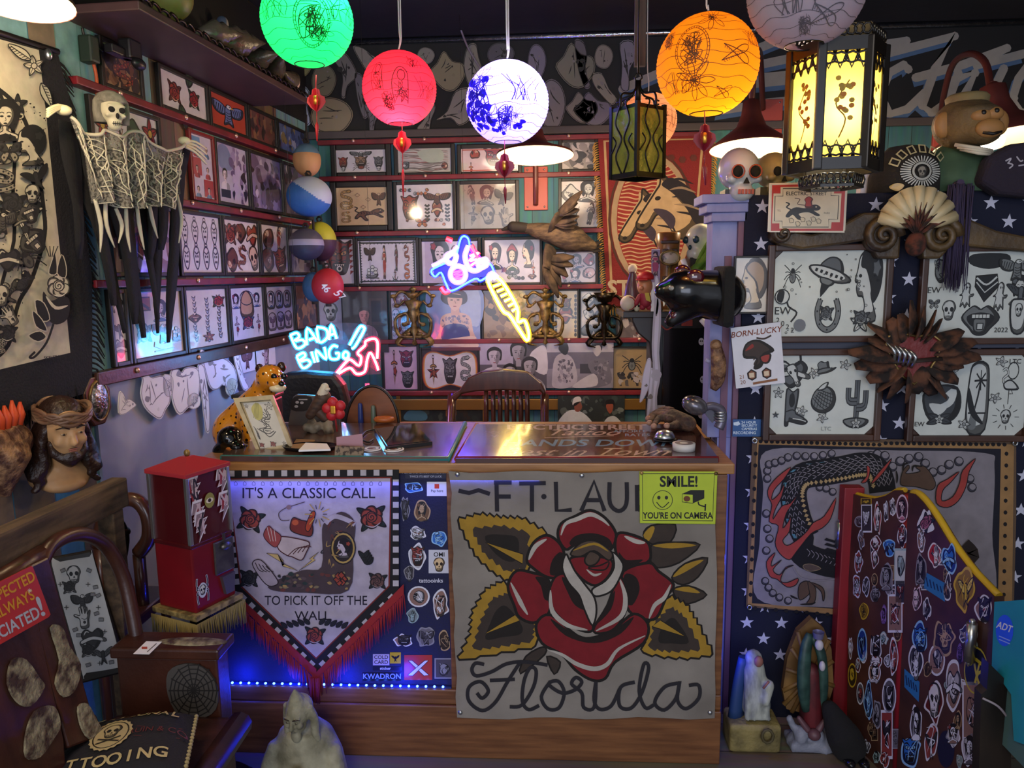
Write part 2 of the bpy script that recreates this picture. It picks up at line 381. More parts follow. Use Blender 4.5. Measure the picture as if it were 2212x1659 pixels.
def ship(a,p,rng=None):
    a.OB([(-.8,-.4),(0,-.5),(.85,-.3),(.6,-.75),(-.55,-.8)],p.d,.06,p.ink)
    for x,h in ((-.45,.5),(.05,.9),(.5,.6)):
        a.L([(x,-.4),(x,h)],.05,p.ink)
        for k in range(2): a.OB([(x-.22,h-.15-.42*k),(x+.2,h-.12-.42*k),(x+.28,h-.45-.42*k),(x-.2,h-.48-.42*k)],p.e,.05,p.ink,3)
    for k in range(3): a.S([(-1+.1*k,-.8-.07*k),(-.5,-.72-.07*k),(0,-.84-.07*k),(.5,-.74-.07*k),(1,-.82-.07*k)],.05,p.b)
def fly(a,p,rng=None):
    for s_ in (-1,1):
        q=a.sub(0,0,1,0,s_);q.OB([(.05,.1),(.4,.75),(.95,.8),(.9,.25),(.4,.02)],p.a,.07,p.ink);q.OB([(.05,0),(.5,-.05),(.75,-.45),(.45,-.8),(.15,-.4)],p.c,.07,p.ink);q.E(.6,.5,.12,.12,p.ink);q.E(.45,-.4,.09,.09,p.ink)
    a.E(0,0,.08,.5,p.ink)
def lady(a,p,rng=None,hat=None,rot=0):
    a.OB([(-.6,.1),(-.72,.6),(-.3,1),(.3,1),(.72,.6),(.65,0),(.4,-.5),(.2,-.2),(-.2,-.2),(-.5,-.4)],p.ink,.05,p.ink)
    a.OB([(-.42,.1),(-.38,.55),(0,.72),(.38,.55),(.42,.1),(.2,-.28),(0,-.38),(-.2,-.28)],p.e,.05,p.ink)
    for x in (-.18,.18): a.E(x,.2,.1,.05,p.ink);a.S([(x-.12,.35),(x,.4),(x+.12,.35)],.04,p.ink)
    a.E(0,-.16,.1,.05,p.a);a.L([(0,.15),(.04,0),(-.03,-.02)],.03,p.ink)
    a.OB([(-.14,-.3),(.14,-.3),(.16,-.55),(.7,-.75),(.8,-1),(-.8,-1),(-.7,-.75),(-.16,-.55)],p.e,.05,p.ink,3);a.P([(-.5,-.8),(0,-.65),(.5,-.8),(.6,-1),(-.6,-1)],p.b)
    if hat: a.OB([(-.7,.5),(-.5,.9),(0,1.25),(.5,.9),(.7,.5),(0,.72)],p.a,.06,p.ink)
    else: a.sub(-.5,.65,.28).OB(ring(5,.7,1),p.a,.2,p.ink)
def profile(a,p,rng=None):
    a.OB([(.0,.95),(-.45,.8),(-.6,.4),(-.72,.12),(-.58,.05),(-.62,-.1),(-.5,-.3),(-.2,-.35),(-.1,-.7),(-.5,-1),(.6,-1),(.35,-.4),(.65,0),(.75,.5),(.5,.85)],p.e,.06,p.ink)
    a.OB([(-.4,.55),(-.2,1),(.4,1.05),(.85,.6),(.8,-.1),(.4,-.5),(.25,-.1),(.1,.2),(-.1,.45)],p.ink,.05,p.ink);a.E(-.42,.25,.1,.05,p.ink);a.E(-.5,-.12,.09,.05,p.a)
    a.sub(.55,.45,.3).OB(ring(5,.7,1),p.a,.2,p.ink)
def figure(a,p,rng=None):
    a.E(0,.78,.15,.18,p.e);a.OB([(-.18,.8),(-.12,1),(.15,1),(.2,.75),(.3,.5),(.14,.7),(0,.92)],p.ink,.04,p.ink)
    a.OB([(-.1,.62),(.12,.62),(.3,.5),(.32,.05),(.22,.02),(.18,.3),(.14,.12),(.24,-.2),(.16,-.6),(.14,-1),(-.02,-1),(0,-.55),(-.1,-.98),(-.24,-.98),(-.18,-.5),(-.24,-.15),(-.14,.12),(-.2,.32),(-.34,.15),(-.4,.2),(-.28,.52)],p.e,.05,p.ink)
    a.B([(-.2,.1),(.18,.1),(.25,-.2),(.15,-.6),(-.18,-.6),(-.25,-.18)],p.a);a.B([(-.16,.5),(.16,.5),(.15,.3),(-.15,.3)],p.a)
def spider(a,p,rng=None):
    for s_ in (-1,1):
        for i in range(4): a.S([(0,.1),(s_*.5,.5-.25*i),(s_*(.85-.1*(i == 1)),.75-.55*i)],.07,p.ink)
    a.E(0,-.15,.3,.42,p.d);a.C(0,-.15,.3,.42,.08,p.ink);a.E(0,.32,.2,.2,p.ink);a.sub(0,-.18,.2).OP([(0,1),(.5,0),(0,-1),(-.5,0)],p.a,.1,p.ink)
def mask(a,p,rng=None):
    a.OB([(-.5,-.9),(-.8,-.2),(-.75,.4),(-1,.9),(-.5,.75),(0,.95),(.5,.75),(1,.9),(.75,.4),(.8,-.2),(.5,-.9),(0,-1)],p.a,.08,p.ink)
    for s_ in (-1,1):
        q=a.sub(0,0,1,0,s_);q.OB([(.15,.2),(.55,.35),(.6,.12),(.2,.05)],p.c,.06,p.ink,3);q.E(.38,.18,.07,.07,p.ink);q.S([(.1,.32),(.4,.55),(.7,.5)],.12,p.ink,taper=True);q.S([(.1,-.3),(.6,-.2),(.65,-.5)],.07,p.ink);q.P([(.25,-.45),(.33,-.75),(.4,-.45)],p.e)
    a.OB([(-.5,-.42),(0,-.32),(.5,-.42),(.35,-.78),(0,-.85),(-.35,-.78)],p.ink,.05,p.ink);a.OB([(-.16,.1),(0,.2),(.16,.1),(.2,-.18),(-.2,-.18)],p.d,.06,p.ink)
    for i in range(5): a.P([(-.36+.15*i,-.42),(-.28+.15*i,-.55),(-.22+.15*i,-.42)],p.e)
def spine(a,p,rng=None):
    for i in range(8):
        y=.85-.24*i;q=a.sub(.06*sin(i),y,.3)
        q.OB([(-1,.3),(-.3,.1),(.3,.1),(1,.35),(.5,-.25),(0,-.35),(-.5,-.2)],p.e,.14,p.ink,3);q.E(0,-.08,.25,.18,p.b)
def hand(a,p,rng=None):
    a.OB([(-.3,-1),(-.35,-.2),(-.8,.1),(-.75,.3),(-.3,.15),(-.32,.8),(-.15,.85),(-.08,.25),(-.02,.95),(.16,.95),(.16,.25),(.28,.8),(.42,.75),(.38,.15),(.55,.5),(.66,.42),(.45,-.3),(.35,-1)],p.e,.07,p.ink);a.S([(-.2,-.1),(.1,-.25),(.35,-.1)],.05,p.ink);a.E(.05,-.5,.14,.14,p.a)
def horseshoe(a,p,rng=None):
    q=[(-.5,.85),(-.68,.2),(-.5,-.5),(0,-.8),(.5,-.5),(.68,.2),(.5,.85)];a.S(q,.36,p.ink);a.S(q,.24,p.d)
    for x,y in q: a.E(x,y,.06,.06,p.ink,n=6)
    rose(a.sub(-.1,.1,.5),p)
def ufo(a,p,rng=None):
    a.OB([(-.5,.15),(-.35,.6),(0,.75),(.35,.6),(.5,.15)],p.a,.06,p.ink);a.OB([(-1,.05),(-.5,.25),(.5,.25),(1,.05),(.5,-.2),(-.5,-.2)],p.e,.07,p.ink)
    for i in range(6): a.R(-.7+.24*i,-.04,-.58+.24*i,.1,p.ink)
    a.OB([(-.3,-.2),(.3,-.2),(.2,-.42),(-.2,-.42)],p.d,.06,p.ink);a.P([(-.2,-.45),(.2,-.45),(.1,-.75),(0,-1),(-.12,-.75)],p.ink)
def boot(a,p,rng=None):
    a.OB([(-.4,.9),(0,.75),(.35,.9),(.3,.2),(.2,-.3),(.6,-.5),(1,-.75),(.7,-.9),(.1,-.8),(-.2,-.75),(-.25,-.95),(-.45,-.95),(-.45,-.4)],p.a,.07,p.ink);a.OB([(-.15,.6),(.05,.65),(.12,.2),(-.05,0),(-.2,.2)],p.ink,.05,p.ink);a.S([(-.4,-.25),(0,-.15),(.25,-.25)],.06,p.ink);a.S([(.05,-.6),(.5,-.65),(.9,-.75)],.05,p.e)
def cactus(a,p,rng=None):
    for q in ([(0,-.7),(0,.9)],[(0,-.2),(.5,-.1),(.55,.5)],[(0,.05),(-.5,.1),(-.55,.6)]): a.S(q,.34,p.ink);a.S(q,.25,p.a);a.S(q,.04,p.ink)
    a.OB([(-.8,-.7),(0,-.6),(.8,-.7),(.4,-.95),(-.4,-.95)],p.d,.06,p.ink)
def dillo(a,p,rng=None):
    a.OB([(-.8,-.1),(-.5,.6),(.1,.85),(.65,.6),(.85,0),(.6,-.6),(0,-.85),(-.6,-.6)],p.d,.07,p.ink)
    for i in range(6): a.S([(-.7+.1*i,.1+.1*i),(-.2+.12*i,-.4+.16*i),(.3+.1*i,-.7+.2*i)],.05,p.ink);a.S([(-.6+.2*i,-.5),(-.5+.2*i,0),(-.3+.15*i,.5)],.04,p.ink)
    a.OB([(-.4,.6),(-.1,.95),(.3,1.1),(.1,.7)],p.e,.06,p.ink)
def flamingo(a,p,rng=None):
    a.C(.2,.6,.4,.4,.06,p.ink);a.S([(-.3,-.1),(-.5,.2),(-.15,.45),(-.3,.7),(-.55,.6)],.14,p.ink);a.S([(-.3,-.1),(-.5,.2),(-.15,.45),(-.3,.7),(-.55,.6)],.08,p.e)
    a.OB([(-.4,0),(.1,.15),(.7,-.25),(.1,-.3),(-.3,-.25)],p.e,.07,p.ink);a.L([(0,-.25),(0,-1)],.05,p.ink);a.L([(.15,-.28),(.3,-.5),(.05,-.5)],.04,p.ink)
def lips(a,p,rng=None):
    a.OB([(-1,.05),(-.45,.7),(-.15,.62),(0,.5),(.15,.62),(.45,.7),(1,.05),(.55,-.6),(.25,-.95),(-.25,-.95),(-.55,-.6)],p.d,.07,p.ink);a.OB([(-.7,.1),(0,.32),(.7,.1),(.4,-.45),(-.4,-.45)],p.ink,.05,p.ink)
    for i in range(5): a.R(-.45+.19*i,.02,-.29+.19*i,.22,p.e)
    a.OB([(-.35,-.1),(0,-.05),(.35,-.1),(.25,-.8),(-.25,-.8)],p.d,.06,p.ink);a.OP([(-.16,-.3),(.16,-.3),(.16,-.65),(-.16,-.65)],p.e,.07,p.ink)
def ghost(a,p,rng=None):
    a.OB([(-.2,.8),(.1,.95),(.35,.7),(.3,.1),(.7,.1),(.6,-.1),(.35,-.2),(.4,-.9),(.15,-.7),(-.1,-1),(-.3,-.7),(-.6,-.9),(-.4,-.1),(-.7,0),(-.4,.2)],p.e,.07,p.ink);a.E(0,.6,.06,.09,p.ink);a.E(.2,.6,.05,.08,p.ink)
def bull(a,p,rng=None):
    a.OB([(-.3,.6),(.3,.6),(.4,.2),(.2,-.3),(.18,-.85),(-.18,-.85),(-.2,-.3),(-.4,.2)],p.e,.07,p.ink)
    for s_ in (-1,1): a.S([(s_*.3,.5),(s_*.8,.55),(s_*1,.95)],.18,p.ink);a.E(s_*.2,.15,.1,.12,p.ink);a.E(s_*.08,-.6,.04,.09,p.ink)
def fish(a,p,rng=None):
    a.OB([(-.9,0),(-.4,.4),(.2,.35),(.55,.1),(.95,.45),(.85,0),(.95,-.45),(.55,-.1),(.2,-.35),(-.4,-.4)],p.a,.07,p.ink)
    for i in range(4): a.S([(-.3+.2*i,.25),(-.2+.2*i,0),(-.3+.2*i,-.25)],.05,p.ink)
    a.E(-.6,.08,.07,.07,p.ink)
def palm(a,p,rng=None):
    a.OB([(-.6,-1),(-.6,.6),(-.3,.95),(.3,.95),(.6,.6),(.6,-1)],p.e,.08,p.ink);a.S([(-.2,-.5),(0,0),(.1,.45)],.1,p.ink)
    for i in range(8): a.L([(.1,.45),(.1+.4*cos(i*.8),.45+.3*sin(i*.8))],.06,p.ink)
    a.R(-.56,-.55,.56,-.5,p.ink);a.B([(-.5,-.95),(-.2,-.3),(0,-.95)],p.d)
def hat(a,p,rng=None):
    a.OB([(-1,-.2),(-.4,-.1),(-.4,.5),(-.1,.75),(.2,.55),(.45,.6),(.5,-.05),(1,-.1),(.5,-.4),(-.4,-.45)],p.d,.07,p.ink);a.S([(-.4,-.02),(0,.05),(.5,0)],.12,p.ink)
def dragon(a,p,rng=None):
    q=[(-.2,.75),(.3,.6),(.2,.2),(-.4,.05),(-.3,-.35),(.4,-.4),(.5,-.75),(0,-.95)]
    a.S(q,.36,p.ink,taper=True);a.S(q,.26,p.b,taper=True);s_=smooth([(*k,0) for k in q],4)
    for i,v in enumerate(s_[2:-2:2]): a.E(v.x,v.y,.06,.05,p.c,n=6);a.P([(v.x+.1,v.y+.1),(v.x+.26,v.y+.22),(v.x+.2,v.y)],p.a)
    a.OB([(-.6,.7),(-.4,.95),(-.1,1),(.05,.75),(-.2,.6),(-.55,.55)],p.b,.06,p.ink);a.E(-.25,.82,.06,.06,p.e);a.S([(-.6,.7),(-.9,.5),(-.8,.3)],.05,p.ink)
def scrib(a,p,rng=None):
    rng=rng or random.Random(3)
    n=8;o=[((rng.uniform(.6,1))*cos(2*pi*i/n),(rng.uniform(.6,1))*sin(2*pi*i/n)) for i in range(n)]
    a.OB(o,rng.choice([p.a,p.d,p.b,p.e,p.c]),.08,p.ink)
    for i in range(5):
        c=[p.ink,p.e,p.d,p.ink,p.a][i];x,y=rng.uniform(-.5,.5),rng.uniform(-.5,.5)
        if i < 2: a.B([(x+rng.uniform(.1,.4)*cos(k),y+rng.uniform(.1,.4)*sin(k)) for k in range(0,6)],c)
        else: a.S([(x+rng.uniform(-.4,.4),y+rng.uniform(-.4,.4)) for k in range(4)],.07,c,taper=True)
ALLM=[rose,skull,heart,dagger,bird,eagle,snake,cat,fly,lady,spider,flower,hand,scrib,scrib,scrib]
def fill(a,w,h,rng,p,nx,ny,ms=None,k=.56,jit=.1,dots=0,x0=None,y0=None,rotj=.25):
    """lay motifs out over a w x h sheet centred at 0,0"""
    cw,ch=w/nx,h/ny;r=min(cw,ch)*k;rx=(cw/ch)**.35 if cw > ch else 1
    for j in range(ny):
        for i in range(nx):
            m=ms[(j*nx+i) % len(ms)] if ms else rng.choice(ALLM)
            x=-w/2+cw*(i+.5)+rng.uniform(-jit,jit)*cw;y=h/2-ch*(j+.5)+rng.uniform(-jit,jit)*ch
            q=a.sub(x,y,r*(1.25 if cw > ch*1.3 else 1),rng.uniform(-rotj,rotj),rng.choice((1,1,-1)),ky=r*(1.25 if ch > cw*1.3 else 1));m(q,p,rng)
    for i in range(14+nx*ny*2):
        x,y=rng.uniform(-w/2,w/2)*.95,rng.uniform(-h/2,h/2)*.95;z=.03*min(w,h);c=rng.choice([p.ink,p.d,p.a,p.b])
        if i % 3: a.S([(x,y),(x+rng.uniform(-z,z),y+rng.uniform(-z,z)),(x+rng.uniform(-z,z)*1.6,y+rng.uniform(-z,z)*1.6)],z*.28,c)
        else: a.E(x,y,z*.3,z*.3,c,n=5)
    for i in range(dots):
        a.E(rng.uniform(-w/2,w/2)*.94,rng.uniform(-h/2,h/2)*.94,.012*w,.012*w,rng.choice([p.ink,p.a,p.d]),n=5)
def noise_ink(a,w,h,rng,cols,n=60,s=.12):
    """an old print seen from afar: many irregular patches of ink"""
    for i in range(n):
        x,y=rng.uniform(-.47,.47)*w,rng.uniform(-.47,.47)*h;r=rng.uniform(.3,1)*s*min(w,h)
        a.B([(max(-w*.49,min(w*.49,x+r*rng.uniform(.4,1.3)*cos(t))),max(-h*.49,min(h*.49,y+r*rng.uniform(.4,1.6)*sin(t)))) for t in (0,1.1,2.3,3.4,4.6,5.5)],rng.choice(cols),3)
# photographs of people (posed, seen small)
def bust(a,skin,hair,shirt,x=0,y=0,k=1,ink='1a1414'):
    q=a.sub(x,y,k);q.B([(-.85,-1.2),(-.8,-.55),(-.3,-.25),(.3,-.25),(.8,-.55),(.85,-1.2)],shirt);q.R(-.15,-.4,.15,0,skin)
    q.B([(-.45,.3),(-.45,.85),(0,1.1),(.45,.85),(.45,.3),(.3,.2),(-.3,.2)],hair);q.B([(-.33,.3),(-.35,.7),(0,.85),(.35,.7),(.33,.3),(.18,-.05),(0,-.12),(-.18,-.05)],skin)
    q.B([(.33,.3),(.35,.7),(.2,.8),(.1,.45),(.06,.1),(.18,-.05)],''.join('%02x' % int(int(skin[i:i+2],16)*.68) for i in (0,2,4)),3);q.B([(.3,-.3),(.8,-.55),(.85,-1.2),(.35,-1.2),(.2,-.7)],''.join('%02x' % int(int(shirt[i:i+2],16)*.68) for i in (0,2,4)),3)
    for s_ in (-.15,.15): q.E(s_,.43,.06,.03,ink);q.L([(s_-.09,.53),(s_+.09,.53)],.03,ink)
    q.L([(0,.4),(.04,.22),(-.02,.2)],.025,ink);q.E(0,.06,.1,.03,'8a3a34')
# ------------------------------------------------------------------ the room
def plankmat(name,cols,width,rough=.7,axis='X',gap=.02,bump=.15):
    m=mat(name,'ffffff',rough,bump=bump,bscale=25);nt=m.node_tree;N=nt.nodes.new;b=nt.nodes['Principled BSDF']
    tc=N('ShaderNodeTexCoord');sp=N('ShaderNodeSeparateXYZ');nt.links.new(tc.outputs['Object'],sp.inputs[0])
    d=N('ShaderNodeMath');d.operation='DIVIDE';d.inputs[1].default_value=width;nt.links.new(sp.outputs[axis],d.inputs[0])
    fl=N('ShaderNodeMath');fl.operation='FLOOR';nt.links.new(d.outputs[0],fl.inputs[0])
    fr=N('ShaderNodeMath');fr.operation='FRACT';nt.links.new(d.outputs[0],fr.inputs[0])
    wn=N('ShaderNodeTexWhiteNoise');wn.noise_dimensions='1D';nt.links.new(fl.outputs[0],wn.inputs['W'])
    rp=N('ShaderNodeValToRGB');rp.color_ramp.interpolation='CONSTANT';e=rp.color_ramp.elements
    e[0].color=lin(cols[0]);e[1].position=1/len(cols);e[1].color=lin(cols[1])
    for i,c in enumerate(cols[2:]): q=e.new((i+2)/len(cols));q.color=lin(c)
    nt.links.new(wn.outputs['Value'],rp.inputs[0])
    mp=N('ShaderNodeMapping');mp.inputs['Scale'].default_value=(30,30,3) if axis == 'X' else (3,30,30);nt.links.new(tc.outputs['Object'],mp.inputs[0])
    nz=N('ShaderNodeTexNoise');nz.inputs['Scale'].default_value=1;nz.inputs['Detail'].default_value=9;nt.links.new(mp.outputs[0],nz.inputs['Vector'])
    mx=N('ShaderNodeMix');mx.data_type='RGBA';mx.blend_type='MULTIPLY';mx.inputs[0].default_value=.75;nt.links.new(rp.outputs[0],mx.inputs[6]);nt.links.new(nz.outputs['Color'],mx.inputs[7])
    gp=N('ShaderNodeMath');gp.operation='GREATER_THAN';gp.inputs[1].default_value=gap;nt.links.new(fr.outputs[0],gp.inputs[0])
    m2=N('ShaderNodeMix');m2.data_type='RGBA';m2.inputs[6].default_value=lin('100c0a');nt.links.new(gp.outputs[0],m2.inputs[0]);nt.links.new(mx.outputs[2],m2.inputs[7])
    nt.links.new(m2.outputs[2],b.inputs['Base Color']);return m
TEALPL=plankmat('teal_planks',['4b8a94','3f7884','54939a','467f8c'],.13)
MIXPL=plankmat('salvaged_planks',['8fc0c4','94765a','7fb6bc','6f5c48','5aa6bb','86b9ba'],.145)
FLOORM=plankmat('floor_planks',['7d7264','6d6459','8a7f70','746a5c'],.16,.5,'Y')
def struct(name,bm,m,M=None): return mk(name,bm,m,kind='structure',M=M)
b=NB();boxp(b,(-3.2,-1.2,-.05),(3.2,4.7,0));struct('floor',b,FLOORM)
b=NB();boxp(b,(-3.2,.6,3.03),(3.2,4.7,3.1));struct('ceiling',b,mat('black_ceiling','26262c',.7,bump=.3,bscale=8))
b=NB();boxp(b,(-1.6,0,0),(3.2,.08,3.1));struct('wall_back',b,TEALPL,Matrix.Translation((0,BACKY,0)))
b=NB();boxp(b,(-4.4,0,0),(.08,.08,3.1));struct('wall_left',b,MIXPL,LW.M)
b=NB();boxp(b,(3.1,.6,0),(3.2,4.7,3.1));struct('wall_right',b,mat('dark_wall','2a2422',.8))
b=NB();boxp(b,(-1.48,BACKY-.012,2.47),(3.1,BACKY,3.0));struct('trim_1',b,mat('black_board','131214',.65))
b=NB();boxp(b,(-1.48,BACKY-.035,2.465),(3.1,BACKY-.012,2.51),.006);struct('trim_2',b,mat('grey_moulding','4c4444',.6))
b=NB();tube(b,[(-1.45,BACKY-.03,3.012),(3.1,BACKY-.03,3.012)],.016,10);struct('trim_3',b,mat('foil_pipe','cfd8e4',.22,1,bump=.6,bscale=30))
n_=4
PINK=mat('brass_pin','d8b09a',.3,.7)
def rail(surf,u0,u1,z,m=REDP,h=.028,d=.045):
    global n_
    b=NB();boxp(b,(u0,-d,z-h/2),(u1,0,z+h/2),.004)
    u=u0+.22
    while u < u1-.1: ell(b,(u,-d-.003,z+.006),(.011,.007,.011),mi=1,n=8);u += .43
    b.transform(surf.M);struct('trim_%d' % n_,b,[m,PINK]);n_ += 1
for z,x1 in ((2.443,.9),(2.23,.9),(1.9,.3),(1.565,.3),(1.236,.66),(.91,.62)): rail(BW,-1.42,x1,z)
for z in (2.31,1.96,1.63,1.298): rail(LW,-2.08 if z > 1.3 else -2.12,-.04,z,REDP if z > 1.4 else DKWOOD,.028 if z > 1.4 else .05)
b=NB();boxp(b,(-1.45,BACKY-.03,.8),(.75,BACKY,.87),.004);struct('trim_%d' % n_,b,mat('gold_moulding','8f6a32',.35,.5));n_ += 1
b=NB();boxp(b,(-3.4,-.012,2.56),(-.01,0,3.02));struct('trim_%d' % n_,b,MATS['black_board'],LW.M);n_ += 1
a=Art(lambda u,v,d: LW.pt(u,v,.001+d));UB=[LW.uv(x,1000)[0] for x in (-400,-60,20,112,165,206,252)]
for i,c_ in enumerate(('7d6a54','8a7358','77644e','4f92ae','6e5f50','6fa5a6')): a.R(UB[i],0,UB[i+1]-.004,1.5,c_)
UB=[LW.uv(x,90)[0] for x in (-300,-20,62,120,168)]
for i,c_ in enumerate(('7a6650','8fc4d0','94826c','86b5b8')): a.R(UB[i],1.5,UB[i+1]-.004,2.9,c_)
a.R(UB[4],1.5,-1.98,2.9,'79aab0')
mk('trim_%d' % n_,a,inkmat('painted_planks',.75,bump=.3,bscale=18,mottle=.6),kind='structure');n_ += 1
# pale painted board low on the side wall
b=NB();boxp(b,(-2.1,-.012,0),(-.02,0,1.27));struct('trim_%d' % n_,b,mat('pale_blue_board','9fa3b8',.8,noise_=('7f88a6',5,(1,1,.4),.3,.7)),LW.M);n_ += 1
# ------------------------------------------------------------------ framed sheets
def framed(surf,x0,y0,x1,y1,draw,label,fw=9,fm=BLACK,paper='ded8d4',cat='picture',name='framed_print',group=None,d=.02,seed=0,pm=GLASSP,off=.004,cut=0):
    ym,xm=(y0+y1)/2,(x0+x1)/2
    u0,u1=surf.uv(x0,ym)[0],surf.uv(x1,ym)[0];v1,v0=surf.uv(x0,y0)[1],surf.uv(x0,y1)[1]
    if surf is not LW: v1,v0=surf.uv(xm,y0)[1],surf.uv(xm,y1)[1]
    return framedm(surf,u0,v0,u1,v1,draw,label,fw*(u1-u0)/(x1-x0),fm,paper,cat,name,group,d,seed,pm,off,cut)
def framedm(surf,u0,v0,u1,v1,draw,label,f,fm,paper,cat='picture',name='framed_print',group=None,d=.02,seed=0,pm=GLASSP,off=.004,cut=0):
    if name == 'framed_print': group=group or ('framed prints on the side wall' if surf is LW else 'framed prints on the back wall' if surf is BW else 'framed sheets on the starry partition')
    W_,H_=u1-u0,v1-v0;M=surf.M @ Matrix.Translation((u0+W_/2,-off,v0))
    rng=random.Random(seed or int(abs(u0*1000)+abs(v0*7777)))
    a=Art(lambda u,v,dd: V((u,-d*.45-dd,v))).sub(0,H_/2);iw,ih=W_-2*f,H_-2*f
    if cut: a.P([(-iw/2+cut,-ih/2),(iw/2-cut,-ih/2),(iw/2,-ih/2+cut),(iw/2,ih/2-cut),(iw/2-cut,ih/2),(-iw/2+cut,ih/2),(-iw/2,ih/2-cut),(-iw/2,-ih/2+cut)],paper)
    else: a.R(-iw/2,-ih/2,iw/2,ih/2,paper)
    draw(a,iw,ih,rng)
    if f <= 0:
        bb=NB();boxp(bb,(-W_/2,-.003,0),(W_/2,0,H_));o=thing(name,label,cat,group=group,M=M);mk('backing',bb,mat('grey_card','6a6668',.9),o,M=M);mk('print',a,pm,o,M=M);return o
    o=thing(name,label,cat,group=group,M=M)
    bb=NB()
    for x in (-1,1): box(bb,(x*(W_-f)/2,-d/2,H_/2),(f,d,H_),bev=f*.2)
    for z in (f/2,H_-f/2): box(bb,(0,-d/2,z),(W_-2*f,d,f),bev=f*.2)
    box(bb,(0,-.002,H_/2),(W_-f,.003,H_-f))
    mk('frame',bb,fm,o,M=M);mk('print',a,pm,o,M=M);return o
def sh(p,nx,ny,ms=None,dots=0,k=.58,**kw):
    def f(a,w,h,rng):
        fill(a,w*.96,h*.94,rng,p,nx,ny,ms,k,dots=dots,**kw)
    return f
def dense(cols,n=60,s=.14,over=None):
    def f(a,w,h,rng):
        noise_ink(a,w,h,rng,cols,n,s)
        if over: over(a,w,h,rng)
    return f
PURP=['3b2a44','6e5a80','a190b8','2a1d2c','8d7a9c','c5b8d4','59465e'];BRN=['4a2e22','6e4630','2a1a16','8d6244','3a2a2a'];GRYS=['2a2a2c','5a5658','8a8486','b4acae','3c383c']
def one(m,p,k=.45,kx=1):
    return lambda a,w,h,rng: m(a.sub(0,0,min(w,h)*k*kx,ky=min(w,h)*k),p,rng)
def border(a,w,h,c,t): a.L([(-w/2+t,-h/2+t),(w/2-t,-h/2+t),(w/2-t,h/2-t),(-w/2+t,h/2-t)],t,c,True)
# --- side wall, four rows
def leftrow(z0,z1,items):
    for x0,x1,draw,paper,label,fm in items:
        y=400;yy=LW.uv((x0+x1)/2,400)
        zc=(z0+z1)/2
        def ux(x):       # where the pixel column meets the wall at this row's height
            lo,hi=0,1659
            for _ in range(30):
                m_=(lo+hi)/2
                if LW.uv(x,m_)[1] > zc: lo=m_
                else: hi=m_
            return LW.uv(x,lo)[0]
        u0,u1=ux(x0),ux(x1)
        framedm(LW,u0+.003,z0,u1-.003,z1,draw,label,.016,fm,paper,group=None,seed=int(x0+z0*100))
def flor(a,w,h,rng): rose(a.sub(-w*.2,0,h*.38),RUST);rose(a.sub(w*.22,.0,h*.34),FLASH);leaf(a,-w*.1,-h*.3,w*.3,-1.2,FLASH.b,FLASH.ink);leaf(a,w*.1,h*.3,w*.3,1.2,FLASH.b,FLASH.ink)
def egl(a,w,h,rng): eagle(a.sub(0,0,w*.44,ky=h*.46),Pal('151522','a3272b','3b4a7a','c9a13a','6a7ab0','d8d8e8'))
def comic(a,w,h,rng):
    for j in range(3):
        for i in range(2):
            x,y=-w/4+i*w/2,h/3-j*h/3;a.R(x-w*.22,y-h*.14,x+w*.22,y+h*.14,rng.choice(['b0363a','dfd4d8','6f9ac0','d0c8d4']))
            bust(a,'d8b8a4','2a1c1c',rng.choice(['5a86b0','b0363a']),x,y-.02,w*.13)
def photoc(a,w,h,rng):
    a.R(-w/2,0,w*.1,h/2,'b4a8c4');a.B([(-w*.4,h*.45),(-w*.1,h*.45),(0,h*.1),(-w*.4,h*.1)],'7d8aa8');noise_ink(a.sub(w*.2,0),w*.6,h,rng,PURP[1:],40,.16)
    bust(a,'e0d0d0','1a1416','e4dce0',-w*.25,-h*.1,w*.16);a.R(-w*.4,-h*.42,-w*.1,-h*.28,'1a1620')
SK8=['161418']
def masks8(a,w,h,rng):
    for j in range(2):
        for i in range(4):
            q=a.sub(-w*.36+i*w*.24,h*.22-j*h*.45,w*.1,ky=h*.19);q.OB([(-.6,.6),(0,1),(.6,.6),(.7,-.1),(.25,-1),(-.25,-1),(-.7,-.1)],None,.16,'201a3a')
            q.S([(-.5,.5),(0,.3),(.5,.5)],.14,'201a3a');q.E(-.25,.05,.15,.13,'201a3a');q.E(.25,.05,.15,.13,'201a3a');q.L([(-.3,-.45),(.3,-.45)],.2,'201a3a');q.C(0,1.1,.3,.2,.12,'201a3a')
def spines(a,w,h,rng):
    for i,s_ in enumerate((-1,0,1)): spine(a.sub(s_*w*.3,-h*.04*(i % 2),w*.15,ky=h*.42),Pal('2a2440','8f2438','7f86a4','b0a0a0','6a5a80','c4bcc8'))
    rose(a.sub(w*.3,h*.28,w*.17,ky=h*.13),FLASH);lips(a.sub(-w*.3,h*.02,w*.14,ky=h*.08),RUST);flower(a.sub(0,-h*.34,w*.15,ky=h*.1),RUST)
def shrine(a,w,h,rng):
    for s_ in (-1,1): lady(a.sub(s_*w*.32,h*.25,w*.13,ky=h*.14),BLUEP);dagger(a.sub(s_*w*.33,-h*.25,w*.14,ky=h*.2),BLUEP)
    a.OB([(-w*.18,-h*.05),(-w*.16,h*.3),(0,h*.44),(w*.16,h*.3),(w*.18,-h*.05)],'b98a74',.006,BLUEP.ink);a.C(0,h*.3,w*.2,h*.14,.005,BLUEP.ink);rose(a.sub(0,-h*.18,w*.2,ky=h*.17),BLUEP)
